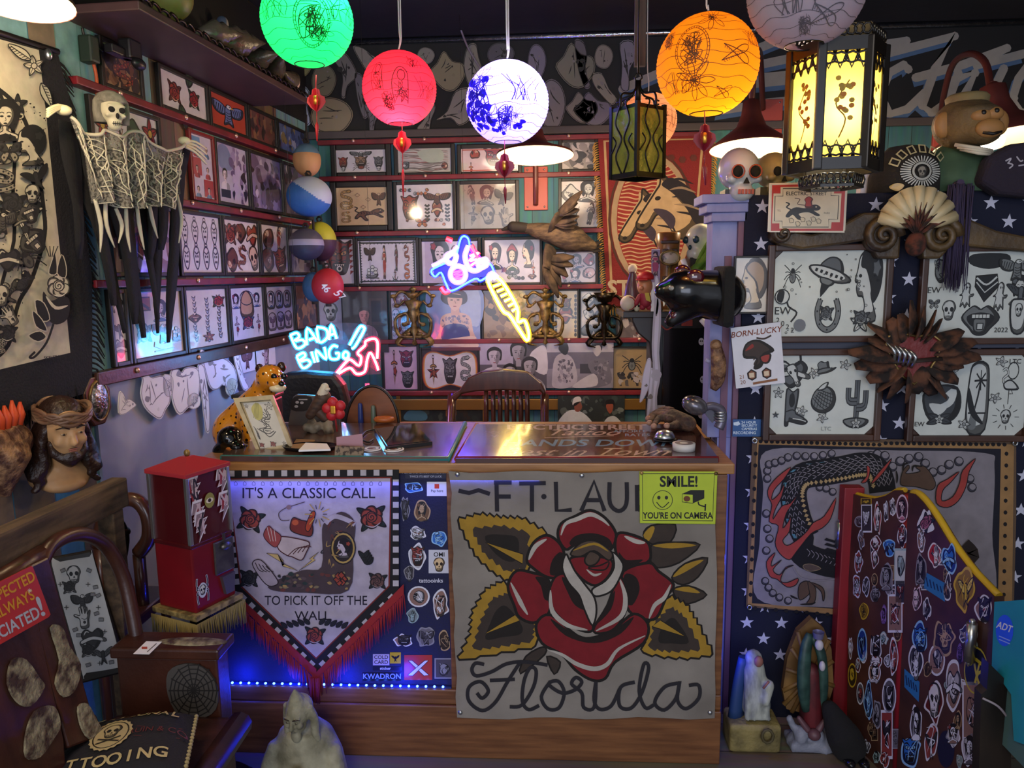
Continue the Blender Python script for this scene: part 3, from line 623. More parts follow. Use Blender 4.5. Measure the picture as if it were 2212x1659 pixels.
def six(a,w,h,rng):
    for j in range(2):
        for i in range(3): q=a.sub(-w*.3+i*w*.3,h*.22-j*h*.46,w*.13,ky=h*.19);q.OB([(-1,-.8),(-1,.6),(0,1),(1,.6),(1,-.8),(0,-1)],'a9a0b4',.1,'221a24');(lady if j == 0 else rng.choice([snake,eagle,fish]))(q.sub(0,0,.8),BLUEP)
def tattoo1(a,w,h,rng):
    a.OP([(-w*.42,h*.42),(-w*.12,h*.42),(-w*.12,h*.22),(-w*.42,h*.22)],'a4552f',.006);a.L([(-w*.4,h*.4),(-w*.14,h*.24)],.012,'1d1513');rose(a.sub(-w*.28,-h*.12,w*.17,ky=h*.19),Pal('1d1820','7d9aa0','4a6a58','c0a060','6a6a70','d4c8c0'))
    lady(a.sub(w*.07,h*.2,w*.17,ky=h*.17),BLUEP);eagle(a.sub(w*.08,-h*.15,w*.2,ky=h*.2),RUST);a.S([(-w*.1,-h*.32),(w*.08,-h*.38),(w*.25,-h*.3)],.02,'c9a98d');ship(a.sub(w*.36,-h*.2,w*.1,ky=h*.14),RUST);a.L([(-w*.1,-h*.44),(w*.3,-h*.43)],.005,'a3272b')
REDF=mat('red_frame','7a1c1c',.4)
leftrow(2.33,2.503,[(205,300,dense(BRN,50,.2,lambda a,w,h,r: dragon(a.sub(0,0,w*.4,ky=h*.42),RUST)),'a98560','tan print of a dragon behind the wall speaker',BLACK),(332,443,flor,'d8d2d6','framed print of a sunflower beside a red rose, under the high shelf',BLACK),(443,528,egl,'b8452f','framed orange print with a blue eagle, under the high shelf',BLACK),(528,592,dense(BRN+['7a3a34'],40,.2),'6b3f38','dim brown print in the top row, next to the shelf bracket',BLACK),(592,655,dense(['33487a','5a78b0','8a7a48','222a48','a4b0c8'],40,.2),'4a5f90','dim blue print at the corner end of the top row',BLACK)])
leftrow(1.985,2.285,[(186,342,sh(FLASH,4,2,[flower,anchor,scrib]),'d9d6d4','white flash sheet partly hidden by the hanging skeleton hood',BLACK),(402,458,comic,'d8d0d8','red and blue comic style print by the skeleton hand',REDF),(458,532,photoc,'c4bccc','pale collage print with a seated woman at its lower corner',BLACK),(532,605,dense(PURP,60,.16),'8d7fa4','crowded violet print in the second row of the side wall',BLACK),(605,660,dense(GRYS+PURP[:2],40,.2),'4d4656','dark grey print behind the big blue and white buoy',BLACK)])
leftrow(1.655,1.935,[(222,372,dense(BRN+PURP,40,.18,lambda a,w,h,r: rose(a.sub(0,0,h*.4),RUST)),'8a6a70','dim rose print behind the black rags of the skeleton',BLACK),(376,474,masks8,'dcd6dc','white sheet of eight ink drawn masks',BLACK),(474,555,sh(RUST,3,2,[rose,scrib,heart,scrib,dragon,skull]),'dfd2cc','cream sheet with a red plant pot and a heart',BLACK),(555,618,sh(RUST,2,2,[scrib,figure,scrib,mask]),'d6c8c4','cream sheet with four rust coloured figures',BLACK),(618,668,dense(['5a5060','8a8078','3a3038','9a9488'],30,.25),'8a8288','washed out landscape print behind the dark buoy',BLACK)])
leftrow(1.325,1.61,[(228,270,sh(GREY,1,3),'d2ccd0','narrow grey sheet beside the teal plank, bottom row',BLACK),(270,391,tattoo1,'d9ccc8','flash sheet with a coffin, a blue rose and an eagle',BLACK),(391,488,spines,'d6cbc8','flash sheet of three spines and a red rose',BLACK),(488,566,shrine,'ccc4d4','flash sheet with a hooded shrine over a violet rose',BLACK),(566,630,six,'b8b0c4','flash sheet of six little framed heads',BLACK),(630,690,dense(['9a6a4a','5a3a2c','c08a60','3a2a34','2a2440'],40,.2),'6a4a40','brown print behind the blue sign letters',BLACK)])
# --- back wall, rows from the top
T=BW
def devil(a,w,h,rng): mask(a.sub(0,.03,w*.45,ky=h*.4),Pal('24100f','7d2a22','5a3a2a','c08a50','6a3a2c','e0d0c0'));a.E(0,-h*.16,w*.1,w*.1,'e8d8c8');a.E(0,-h*.16,w*.05,w*.06,'24100f');[a.P([(w*.36*s_,-h*.3+i*h*.12),(w*.5*s_,-h*.22+i*h*.12),(w*.38*s_,-h*.2+i*h*.12)],'8a241f') for s_ in (-1,1) for i in range(6)]
def crest(a,w,h,rng):
    eagle(a.sub(0,h*.28,w*.22,ky=h*.22),GREY);mask(a.sub(0,0,w*.14,ky=h*.24),Pal('1a1412','9a7a60','4a4a4a','c0a080','6a5a4a','ddd0c4'));spider(a.sub(0,-h*.25,w*.2,ky=h*.2),RUST)
    for s_ in (-1,1): mask(a.sub(s_*w*.36,-h*.05,w*.1,ky=h*.25),RUST if s_ < 0 else GREY)
    for s_ in (-1,1): skull(a.sub(s_*w*.36,-h*.36,w*.06,ky=h*.1),GREY)
def tan4(a,w,h,rng): snake(a.sub(-w*.3,h*.18,w*.16,ky=h*.26),BROWN);eagle(a.sub(w*.34,h*.2,w*.14,ky=h*.22),BROWN);cat(a.sub(w*.15,-h*.2,w*.3,ky=h*.24),BROWN);snake(a.sub(-w*.32,-h*.28,w*.12,ky=h*.15),BROWN);[a.C(x*w,y*h,w*.05,h*.05,.003,BROWN.d,n=4) for x,y in ((-.08,.3),(.13,.18),(.03,-.02))]
def many(a,w,h,rng):
    mask(a.sub(-w*.27,0,w*.16,ky=h*.28),RUST);eagle(a.sub(w*.22,h*.18,w*.24,ky=h*.18),BROWN);heart(a.sub(w*.22,-h*.05,w*.1,ky=h*.2),BROWN);fly(a.sub(-.02,-h*.36,w*.12,ky=h*.12),RUST)
    for s_ in (-1,1):
        for i in range(5): a.S([(w*(.22+.14*s_),h*(.05-.08*i)),(w*(.22+.18*s_),h*(.01-.08*i)),(w*(.22+.22*s_),h*(.05-.08*i))],.012,'2a2a26')
    for i in range(16): scrib(a.sub(rng.uniform(-.46,.46)*w,rng.choice((-.4,.38,.3,-.3))*h,.035*w),rng.choice([GREY,RUST]),rng)
def girls3(a,w,h,rng):
    lady(a.sub(-w*.31,h*.12,w*.15,ky=h*.3),FLASH,rot=1);lady(a.sub(0,h*.06,w*.14,ky=h*.28),FLASH,hat=1);profile(a.sub(w*.28,h*.16,w*.14,ky=h*.3),FLASH)
    fly(a.sub(0,-h*.32,w*.13,ky=h*.13),GREY);dagger(a.sub(w*.38,-h*.22,w*.07,ky=h*.22),RUST);rose(a.sub(-w*.15,-h*.2,w*.06),RUST);[a.E(w*(.12+.07*i),-h*.4,.012,.012,'2a2020') for i in range(2)];lips(a.sub(w*.36,-h*.36,w*.08,ky=h*.07),RUST)
def pinups(a,w,h,rng):
    border(a,w,h,'23262c',w*.035);n=16
    for i in range(n):
        for s_ in (-1,1): a.P([(-w/2+w*i/n,s_*h*.47),(-w/2+w*(i+.5)/n,s_*h*.41),(-w/2+w*(i+1)/n,s_*h*.47)],'23262c');a.P([(s_*w*.48,-h/2+h*i/n),(s_*w*.435,-h/2+h*(i+.5)/n),(s_*w*.48,-h/2+h*(i+1)/n)],'23262c')
    eagle(a.sub(-w*.3,h*.2,w*.1,ky=h*.2),DIM);figure(a.sub(-w*.05,0,w*.1,ky=h*.38),RUST);figure(a.sub(w*.16,h*.1,w*.08,ky=h*.3),DIM);dragon(a.sub(w*.34,h*.2,w*.07,ky=h*.2),RUST);ship(a.sub(-w*.27,-h*.22,w*.12,ky=h*.18),GREY);anchor(a.sub(w*.13,-h*.3,w*.06,ky=h*.13),FLASH);snake(a.sub(w*.34,-h*.22,w*.06,ky=h*.18),RUST)
def ghostlady(a,w,h,rng): a.R(-w*.45,-h*.5,w*.0,h*.5,'b0a4cc');lady(a.sub(-w*.18,h*.1,w*.22,ky=h*.42),BLUEP);fill(a.sub(w*.25,0),w*.45,h*.9,rng,BLUEP,2,3)
def wavy(a,w,h,rng):
    for i in range(22): y=-h*.45+h*.041*i;a.S([(-w*.45,y),(-w*.2,y+.012*sin(i)),(.02,y-.01),(w*.25,y+.012*cos(i)),(w*.45,y)],.006,rng.choice(['7a7470','9a9490','5a5450','8a5a54']),taper=True)
    a.B([(-w*.1,h*.4),(w*.3,h*.45),(w*.35,0),(w*.1,-h*.1),(-w*.08,h*.1)],'a8b4a4');scrib(a.sub(-w*.35,-h*.2,h*.2),GREY,rng);scrib(a.sub(w*.38,-h*.25,h*.18),RUST,rng)
def tree(a,w,h,rng): mask(a.sub(w*.1,.02,w*.2,ky=h*.4),BLUEP);dagger(a.sub(-w*.33,-.05,w*.08,ky=h*.28),RUST);scrib(a.sub(-w*.25,h*.25,w*.1),RUST,rng);scrib(a.sub(w*.38,-h*.2,w*.08),RUST,rng);border(a,w,h,'b04a3a',w*.02)
def greys(a,w,h,rng): [fill(a,w*.9,h*.9,rng,Pal('2c2a28','4a4640','57524a','6a6458','3c3a36','8d877a'),3,2,[figure,lady,eagle,dagger,skull,hand])]
for q in [
    (T,716,312,846,385,crest,'framed flash of a winged mask with skulls, leftmost of the top row',12,'d0cdd2'),(T,852,312,984,382,wavy,'framed grey waves print reflecting the green lantern',9,'b9b6b4'),(T,988,312,1128,380,tree,'framed pink flash with a red tree, under the violet lantern',9,'cdb9c4'),(T,1206,300,1292,374,dense(GRYS,40,.2),'dim grey print behind the pendant shade',8,'8a8684'),
    (T,716,392,850,500,tan4,'framed tan sheet with a snake and a creeping tiger',13,'cdb083'),(T,852,392,986,502,many,'framed white flash crowded with an eagle and a red mask',7,'d6d2d2'),(T,987,390,1122,502,greys,'framed grey sheet of faint figures, by the red lamp plate',8,'8f8a80'),(T,1206,385,1300,498,sh(GREY,2,2,[scrib,lady,rose,figure]),'framed black and white lady sheet behind the mounted duck',7,'d4d0d0'),
    (T,698,512,770,618,devil,'framed red devil mask print beside the buoys',5,'d4cbd0'),(T,770,514,906,618,pinups,'framed pin-up sheet with a black zigzag border',6,'cfcdda'),(T,906,514,1040,618,ghostlady,'framed veiled lady sheet behind the blue neon machine',7,'c5bede'),(T,1042,512,1172,616,girls3,'framed sheet of three ladies, one in a red hat',6,'d2cde0'),(T,1172,538,1292,616,sh(BLUEP,4,2,[figure,figure,lady,scrib]),'framed crowd of pale figures under the duck wing',6,'b9b4c8'),
    (T,688,640,745,742,lambda a,w,h,r: (skull(a.sub(0,h*.18,w*.4),GREY),scrib(a.sub(0,-h*.25,w*.4),BLUEP,r)),'skull sheet under the red and blue buoy',4,'aaa4b8'),(T,842,626,908,737,sh(BLUEP,3,3),'violet flash sheet behind the brass sconce',5,'c4b6c8'),(T,1040,622,1188,735,dense(['6a4a2c','8a6a40','4a3422','a88658','35281c'],60,.14,lambda a,w,h,r: [a.C(w*(-.3+.1*i),h*.4,w*.04,h*.05,.005,'33241a') for i in range(7)]),'tan leather print behind the yellow neon needle',5,'8a6c46'),(T,1193,624,1251,735,lambda a,w,h,r: (heart(a.sub(0,0,w*.32,ky=h*.2),RUST),mask(a.sub(0,h*.22,w*.25,ky=h*.14),BROWN),[a.E(w*.42*s_,h*(-.42+.09*i),.008,.012,'2a2018') for s_ in (-1,1) for i in range(10)]),'cream beetle sheet with a dotted border',4,'d9c69c'),(T,1252,626,1314,735,sh(GREY,2,3,[scrib]),'grey flash sheet behind the dark sconce cup',3,'c8c4c4'),(T,1330,640,1392,735,dense(GRYS+['5a2a26'],30,.2),'dim print beside the dark cabinet bracket',4,'6a6062'),
    (T,826,742,908,846,lambda a,w,h,r: (mask(a.sub(w*.18,h*.22,w*.22,ky=h*.2),BLUEP),mask(a.sub(w*.2,-h*.26,w*.2,ky=h*.2),GREY),dagger(a.sub(-w*.2,0,w*.2,ky=h*.4),RUST)),'framed pink lit sheet of three masks, by the red neon figure',6,'d4b4c8'),(T,1322,748,1400,840,lambda a,w,h,r: (spider(a.sub(.01,h*.1,w*.34),GREY),noise_ink(a.sub(0,-h*.28),w*.8,h*.35,r,GRYS,25,.3)),'tan print of a crab over a shipwreck',3,'a08a66'),
]: framed(q[0],*q[1:5],q[5],q[6],q[7],BLACK,q[8])
def scallop(a,w,h,rng):
    for c,k in (('b04a30',1),('d89a3c',.96),('dcd6d6',.92)):
        a.B([(-w*.48*k,-h*.3*k),(-w*.48*k,h*.3*k),(-w*.3,h*.47*k),(0,h*.36*k),(w*.3,h*.47*k),(w*.48*k,h*.3*k),(w*.48*k,-h*.3*k),(w*.3,-h*.47*k),(0,-h*.36*k),(-w*.3,-h*.47*k)],c)
    star5(a.sub(-w*.3,-.01,w*.12,ky=h*.2),RUST);dagger(a.sub(-w*.3,.0,w*.12,ky=h*.36),BROWN);mask(a.sub(0,0,w*.13,ky=h*.32),GREY);snake(a.sub(w*.28,h*.05,w*.12,ky=h*.3),GREY)
framed(T,908,750,1038,848,scallop,'framed sheet with a scalloped red and yellow edge',5,BLACK,'211f24')
# photographs of people
def pwoman(a,w,h,rng):
    a.R(w*.1,-h*.05,w*.4,h*.38,'4a3a38');a.R(w*.14,0,w*.36,h*.34,'241c20');bust(a,'c98a84','2a1a1c','b08a9c',-w*.02,0,w*.3);noise_ink(a.sub(0,-h*.28),w*.5,h*.25,rng,['7a5a80','96607a','54486a'],25,.15)
def plady(a,w,h,rng):
    a.B([(-w*.5,-h*.1),(-w*.5,h*.5),(w*.5,h*.5),(w*.5,-h*.1),(0,-h*.3)],'6d80b4');a.B([(w*.0,h*.45),(w*.48,h*.45),(w*.48,-h*.1),(w*.2,0)],'98a4c4')
    a.B([(-w*.32,-h*.2),(-w*.28,h*.03),(-w*.08,h*.1),(w*.12,h*.1),(w*.3,h*.03),(w*.36,-h*.2),(w*.4,-h*.42),(-w*.42,-h*.42)],'c8a494');noise_ink(a.sub(0,-h*.05),w*.6,h*.22,rng,['7d6a78','8a7488','5d5a80','a88a84'],45,.14)
    a.B([(-w*.2,-h*.1),(w*.2,-h*.1),(w*.26,-h*.34),(-w*.26,-h*.34)],'34437e');a.B([(-w*.42,-h*.36),(w*.3,-h*.27),(w*.36,-h*.33),(-w*.36,-h*.44)],'d8bcaa');a.B([(w*.42,-h*.38),(-w*.26,-h*.33),(-w*.28,-h*.38),(w*.36,-h*.46)],'d8bcaa');a.R(-w*.5,-h*.5,w*.5,-h*.445,'5a2230')
    a.R(-w*.08,h*.06,w*.09,h*.2,'c49a8c');a.B([(-w*.27,h*.3),(-w*.24,h*.42),(0,h*.47),(w*.22,h*.42),(w*.25,h*.28),(w*.12,h*.22),(-w*.12,h*.22)],'26181c');a.B([(-w*.13,h*.24),(-w*.13,h*.37),(0,h*.4),(w*.14,h*.37),(w*.14,h*.24),(w*.04,h*.14),(-w*.04,h*.14)],'d0a898')
    a.B([(-w*.24,h*.36),(-w*.1,h*.4),(w*.2,h*.36),(w*.16,h*.33),(-w*.12,h*.34)],'26181c');[a.E(x*w,h*.3,w*.03,h*.01,'20141a') for x in (-.06,.07)];a.E(0,h*.2,w*.035,h*.008,'8a3a40');a.L([(0,h*.29),(w*.02,h*.245)],.004,'8a6458')
def pmen(a,w,h,rng):
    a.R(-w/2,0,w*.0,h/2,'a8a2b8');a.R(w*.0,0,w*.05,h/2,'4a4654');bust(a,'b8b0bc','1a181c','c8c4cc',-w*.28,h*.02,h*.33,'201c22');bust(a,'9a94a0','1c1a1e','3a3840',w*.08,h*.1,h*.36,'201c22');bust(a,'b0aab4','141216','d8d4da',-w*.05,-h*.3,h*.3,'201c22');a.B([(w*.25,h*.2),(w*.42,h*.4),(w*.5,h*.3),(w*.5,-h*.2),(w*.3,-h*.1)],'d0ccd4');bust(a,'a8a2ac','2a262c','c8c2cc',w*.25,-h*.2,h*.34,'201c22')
def pback(a,w,h,rng):
    a.R(-w/2,h*.2,w/2,h/2,'b4b0c0');a.R(-w/2,-h*.1,w/2,h*.24,'6a6678');a.R(w*.0,-h*.2,w*.2,0,'3c3a44')
    a.B([(-w*.42,-h*.3),(-w*.38,h*.1),(-w*.25,h*.22),(-w*.1,h*.08),(-w*.04,-h*.35),(-w*.2,-h*.5),(-w*.4,-h*.48)],'b4aeb8');noise_ink(a.sub(-w*.22,-h*.15),w*.24,h*.5,rng,['77727e','5a5662','8d8894','a09aa6'],45,.14);a.B([(-w*.32,h*.3),(-w*.28,h*.44),(-w*.2,h*.44),(-w*.17,h*.3),(-w*.22,h*.18)],'28262c')
    a.B([(w*.12,h*.0),(w*.3,h*.12),(w*.42,0),(w*.46,-h*.4),(w*.1,-h*.5),(w*.2,-h*.3)],'6e6a78');noise_ink(a.sub(w*.32,-h*.18),w*.22,h*.5,rng,['4a4854','8a8692','5e5a68'],30,.16);a.B([(-w*.12,-h*.48),(w*.2,-h*.2),(w*.25,-h*.45)],'c4c0c8');q=a.sub(w*.25,h*.2,h*.32);q.B([(-.25,.2),(-.3,.55),(0,.75),(.28,.6),(.25,.1),(0,-.15)],'b8b2bc');q.B([(-.3,.5),(-.25,.8),(.1,.9),(.34,.65),(.3,.2),(.18,.55)],'1c1a20');q.E(-.14,.4,.05,.03,'1c1a20');q.L([(-.25,.5),(-.05,.52)],.05,'1c1a20')
def psail(a,w,h,rng):
    noise_ink(a,w,h,rng,['2a3230','3c4a44','1c2424','55605a','6f7a74'],60,.16)
    a.B([(-w*.48,-h*.5),(-w*.4,-h*.1),(-w*.25,h*.02),(-w*.08,-h*.15),(0,-h*.5)],'d4dcdc');q=a.sub(-w*.2,h*.1,h*.4);q.B([(-.3,.1),(-.2,.5),(.15,.5),(.3,.25),(.35,0),(.1,-.35),(-.2,-.3)],'8d5240');q.B([(-.45,.3),(-.3,.8),(.15,.9),(.3,.55),(0,.45),(-.3,.2)],'ddd8d4');q.B([(-.35,.1),(-.3,.35),(.2,.5),(-.1,.2)],'1a1414')
    a.B([(w*.2,-h*.5),(w*.24,-h*.25),(w*.36,-h*.2),(w*.46,-h*.5)],'c8d0d0');q=a.sub(w*.28,h*.05,h*.4);q.B([(-.3,.1),(-.25,.4),(.2,.45),(.25,0),(0,-.4)],'9a5038');q.B([(-.35,.4),(-.25,.75),(.3,.75),(.4,.1),(.25,.4)],'15110f')
for q in [(745,628,840,760,pwoman,'colour photograph of a smiling woman in a patterned blouse','38302f'),(932,620,1038,756,plady,'tinted portrait of a tattooed woman with folded arms','7d8ab8'),(1038,735,1181,836,pmen,'black and white photograph of a group of men, behind the chair','57535e'),(1181,732,1324,836,pback,'black and white photograph of a man with a tattooed back','8a8694'),(1205,852,1348,916,psail,'colour photograph of a sailor in a white cap','2a3230')]:
    framed(T,*q[:4],q[4],q[5],0,BLACK,q[6],cat='photograph',name='photograph',off=.03)
framed(T,858,846,1052,918,lambda a,w,h,r: (noise_ink(a,w,h,r,['2c3a34','1c2826','445044','3a3020'],50,.2),a.B([(-w*.45,-h*.2),(-w*.35,0),(-w*.2,-h*.15),(-w*.2,-h*.45),(-w*.45,-h*.45)],'4a7a84'),a.R(w*.05,-h*.3,w*.1,h*.05,'a86a2c'),a.R(w*.13,-h*.25,w*.18,h*.08,'9a5a24')),'gold framed dark green painting under the long gold moulding',9,mat('gold_frame','9a7238',.35,.5),'24302c',cat='painting',name='framed_painting')
# ------------------------------------------------------------------ black band over the wall: acetate cut-outs and big lettering
BOARD=BW.off(.013)
def cutout(pts,col,ink,label,seed=1,surf=BOARD,lift=.012,m=None,group='cut-outs pinned on the black band',name='paper_cutout',cat='cut-out',n=7,up=None,detail=1):
    """a stiff card cut to an outline, drawn on; pts in photo pixels"""
    rng=random.Random(seed);q=[surf.uv(*p) for p in pts];sm=[(p.x,p.y) for p in smooth([(*p,0) for p in q],3,True)]
    cx,cy=sum(p[0] for p in sm)/len(sm),sum(p[1] for p in sm)/len(sm);r=max(math.dist(p,(cx,cy)) for p in sm)
    b=NB();M=surf.M @ Matrix.Translation((cx,-lift,cy));prism(b,[(p[0]-cx,p[1]-cy) for p in sm],.004)
    o=mk(name,b,mat('card_'+col,col,.7),M=M,label=label,cat=cat,group=group)
    a=Art(lambda u,v,d: V((u,-.0042-d,v)))
    qs=[(p[0]-cx,p[1]-cy) for p in sm]
    a.L([(p[0]*.95,p[1]*.95) for p in qs],.03*r,ink,True)
    inside=lambda k: qs[rng.randrange(len(qs))]
    for i in range(int(n*detail)):
        p,s_=inside(0),inside(0);k=rng.uniform(.1,.75);x,y=p[0]*k,p[1]*k;z=rng.uniform(.1,.3)*r
        c=rng.choice([ink,ink,col,'8a8484'])
        if i % 3 == 0: a.B([(x*.9+z*.5*rng.uniform(.3,1)*cos(t),y*.9+z*.5*rng.uniform(.3,1)*sin(t)) for t in (0,1.2,2.5,3.6,5)],c,3)
        else: a.S([(x,y),(x*.4+s_[0]*.3,y*.4+s_[1]*.3),(s_[0]*.6,s_[1]*.6)],.045*r,ink,taper=True)
    mk('drawing',a,PRINT,o,M=M)
    return o
def star_blob(x0,y0,x1,y1,f=None): 
    cx,cy,rx,ry=(x0+x1)/2,(y0+y1)/2,(x1-x0)/2,(y1-y0)/2
    return [(cx+rx*p[0],cy+ry*p[1]) for p in f]
OVAL=[(-.9,0),(-.6,-.75),(0,-1),(.7,-.7),(1,0),(.6,.8),(0,1),(-.7,.7)]
CATF=[(-1,.1),(-.6,-.4),(-.2,-1),(.3,-.5),(.9,-.35),(1,.3),(.4,1),(-.3,.9)]
LONG=[(-.6,-1),(.2,-.9),(.5,-.3),(.3,.3),(.8,.9),(.3,1),(-.2,.4),(-.5,-.3)]
TRI=[(-.9,-1),(.3,-.9),(1,-.5),(.3,.1),(.1,1),(-.3,.9),(-.4,0)]
G1,G2,G3,G4='7b7670','8d877c','68646a','5d5a60'
for q in [
    ((550,108,590,202),LONG,G2,'grey feather shaped cut-out at the end of the high shelf'),((574,140,622,245),[(.3,-1),(1,-.8),(.6,-.2),(.4,.5),(-.3,1),(-1,.7),(-.2,.2),(0,-.5)],G2,'long slim cut-out like a bone, above the shelf corner'),((622,126,674,168),OVAL,'8d8c58','yellowish green oval cut-out under the green lantern'),((624,180,672,272),[(-.7,-.9),(0,-1),(.9,-.6),(.7,0),(1,.9),(.2,1),(-1,.8),(-.7,0)],'a4b4cc','pale blue stencil cut-out of a rose'),
    ((672,140,728,210),OVAL,'77735f','round face cut-out with a pointed chin beside the blue stencil'),((716,114,772,212),[(-1,-.9),(0,-1),(.8,-.4),(1,.1),(.3,.5),(.1,1),(-.2,.9),(-.1,0)],G1,'wing shaped cut-out with dark feathers'),((764,100,852,154),[(-1,-.9),(-.5,-.8),(.1,-.1),(1,-.2),(.8,.3),(.1,.5),(-.3,1),(-.6,.4)],G2,'bone shaped cut-out above the red lantern'),((668,212,764,290),OVAL,'8a8068','large tan cut-out with a tangled animal, under the round face'),
    ((760,160,800,256),LONG,G3,'narrow grey cut-out partly behind the red lantern'),((786,228,826,292),TRI,G3,'small funnel shaped cut-out below the red lantern'),((900,104,940,140),OVAL,G2,'small round cut-out near the foil pipe, by the loose cable'),((930,112,1004,197),CATF,'8f8568','large tan leaf cut-out of a panther head'),((1002,97,1046,190),[(-1,.0),(-.6,-.9),(.2,-1),(.5,-.4),(1,.5),(.2,1),(-.5,.9)],G2,'tall pale cut-out crossed by the loose cable'),((1050,94,1112,142),OVAL,G4,'dim round cut-out above the violet lantern'),
    ((1138,97,1180,172),OVAL,'7d7888','cut-out portrait of a lady above the violet lantern'),((1200,94,1284,190),CATF,'7d7a6c','big dusty cut-out of a curled tiger'),((944,194,1018,272),[(-1,.7),(-.4,.2),(.1,-.9),(1,-1),(.8,.2),(.9,.7),(.3,1),(-.2,.6)],G2,'cut-out of a diving bird between the red and violet lanterns'),((902,214,942,292),[(.3,-1),(1,-.5),(.5,.2),(.2,1),(-.8,.9),(-1,.6),(-.2,.1)],G1,'leg shaped cut-out to one side of the red lantern'),((1162,172,1222,282),OVAL,'777278','tall hooded figure cut-out behind the violet lantern'),((1222,200,1290,266),CATF,G1,'small crouching cat cut-out above the pendant shade'),
    ((1232,88,1280,192),LONG,G3,'striped long cut-out beside the big tiger'),((1282,98,1324,150),OVAL,G2,'small squarish tan cut-out by the brown post'),((1332,90,1374,198),[(-.7,-.9),(.6,-1),(1,-.4),(.3,.2),(.2,1),(-.6,.9),(-.5,0)],'85808c','tall lilac cut-out touching the brown post'),((1278,160,1332,228),[(-1,-.9),(-.2,-1),(.4,0),(1,.6),(.6,1),(-.1,.5),(-.8,-.2)],G2,'slanting bone cut-out above the iron lantern'),((1238,200,1320,272),CATF,'6f6a78','wide grey octopus like cut-out left of the iron lantern'),
]: cutout(star_blob(*q[0],q[1]),q[2],'2a2826',q[3],int(q[0][0]))
a=PxArt(BW.off(.0135));BLU,GRY='4f6d96','a09c97'
LET=[[(1345,192),(1420,160),(1500,128),(1480,150),(1620,112),(1694,82)],[(1560,172),(1640,140),(1760,115)],[(1490,190),(1440,214),(1560,175),(1700,162),(1600,186),(1715,172)],[(1570,196),(1552,240),(1660,222),(1722,216)],[(1740,165),(1790,110),(1822,82),(1832,100),(1790,160),(1770,230)],[(1852,104),(1958,88),(1900,120),(2062,78),(2020,148),(1992,228),(2012,244),(2040,226)],[(1978,168),(2080,140),(2175,104),(2110,142),(2212,116)],[(1962,150),(1952,140),(1920,158),(1902,206),(1922,246),(1960,236),(1998,200)],[(2070,158),(2044,228)],[(2062,172),(2106,158),(2084,204)],[(2168,148),(2130,226),(2160,236),(2190,212)],[(2230,130),(2200,170),(2186,216),(2206,244),(2250,238)]]
for st in LET: a.L([(x-6,y+11) for x,y in st],19,BLU)
for st in LET:
    for p in st: a.E(*p,9.5,9.5,GRY,n=8)
    a.L(st,19,GRY)
a.st[0]=.0006
tag(mk('painted_lettering',a,PRINT),'huge grey painted lettering with blue shading on the black band','lettering')
# a loose cable below the ceiling
def cable(name,pts,r,m,label,cat='cable',sm=5):
    b=NB();tube(b,pts,r,6,sm=sm);return mk(name,b,m,label=label,cat=cat)
GREYC=mat('grey_cord','8a8088',.6);WHT=mat('white_cord','c8c4be',.6)
cable('loose_cable',[at(895,-40,4.3),at(912,28,4.35),at(945,43,4.4),at(950,28,4.4),at(976,22,4.42),at(990,50,4.45),at(1012,105,4.54),at(1046,160,4.57)],.006,GREYC,'grey cable zigzagging across the dark ceiling')
cable('ceiling_wire',[at(1455,-10,4.2),at(1480,12,4.3),at(1500,40,4.4)],.006,GREYC,'short grey wire near the orange lantern')
# ------------------------------------------------------------------ starry partition on the right
PXL=PW.uv(1602,700)[0]
b=NB();boxp(b,(PXL,PARTY,0),(3.1,PARTY+.1,1.9));o=mk('starry_partition',b,mat('navy_cloth','11152b',.95,bump=.2,bscale=200),label='partition wall covered in navy cloth with white stars',cat='partition')
a=Art(lambda u,v,d: V((u,PARTY-.002-d,v)));rng=random.Random(4);STAR=[((.4 if i % 2 else 1)*cos(pi/2+i*pi/5),(.4 if i % 2 else 1)*sin(pi/2+i*pi/5)) for i in range(10)]
r_=0
z=.25
while z < 1.88:
    x=PXL+.055+(.062 if r_ % 2 else 0)
    while x < 3.06:
        q=a.sub(x,z,.026,rng.uniform(-.06,.06));a.st[0]=0;q.P(STAR,'c9cbe0');x += .124
    z += .062;r_ += 1
tag(mk('star_print',a,PRINT,o))
POSTM=mat('lilac_paint','8d90bd',.6,noise_=('6f74a8',14,(1,1,.3),.35,.7));EDGEM=mat('mauve_paint','6f4d62',.6)
b=NB();boxp(b,(.582,PARTY+.03,0),(.645,PARTY+.13,1.06));boxp(b,(.545,PARTY+.03,1.06),(.645,PARTY+.13,1.87),.004);o=mk('door_post',b,POSTM,label='lilac door post beside the dark doorway',cat='door post')
b=NB();boxp(b,(.628,PARTY+.012,0),(.648,PARTY+.032,1.86));mk('edge_strip',b,EDGEM,o)
b=NB();boxp(b,(.588,PARTY+.024,.95),(.612,PARTY+.031,1.7));mk('panel_groove',b,EDGEM,o)
b=NB()
for i,(w_,h_) in enumerate(((.0,.03),(.018,.025),(.036,.03))): boxp(b,(.535-w_,PARTY+.0-w_*.4,1.815+.03*i),(.655,PARTY+.14,1.845+.03*i),.004)
mk('capital',b,POSTM,o)
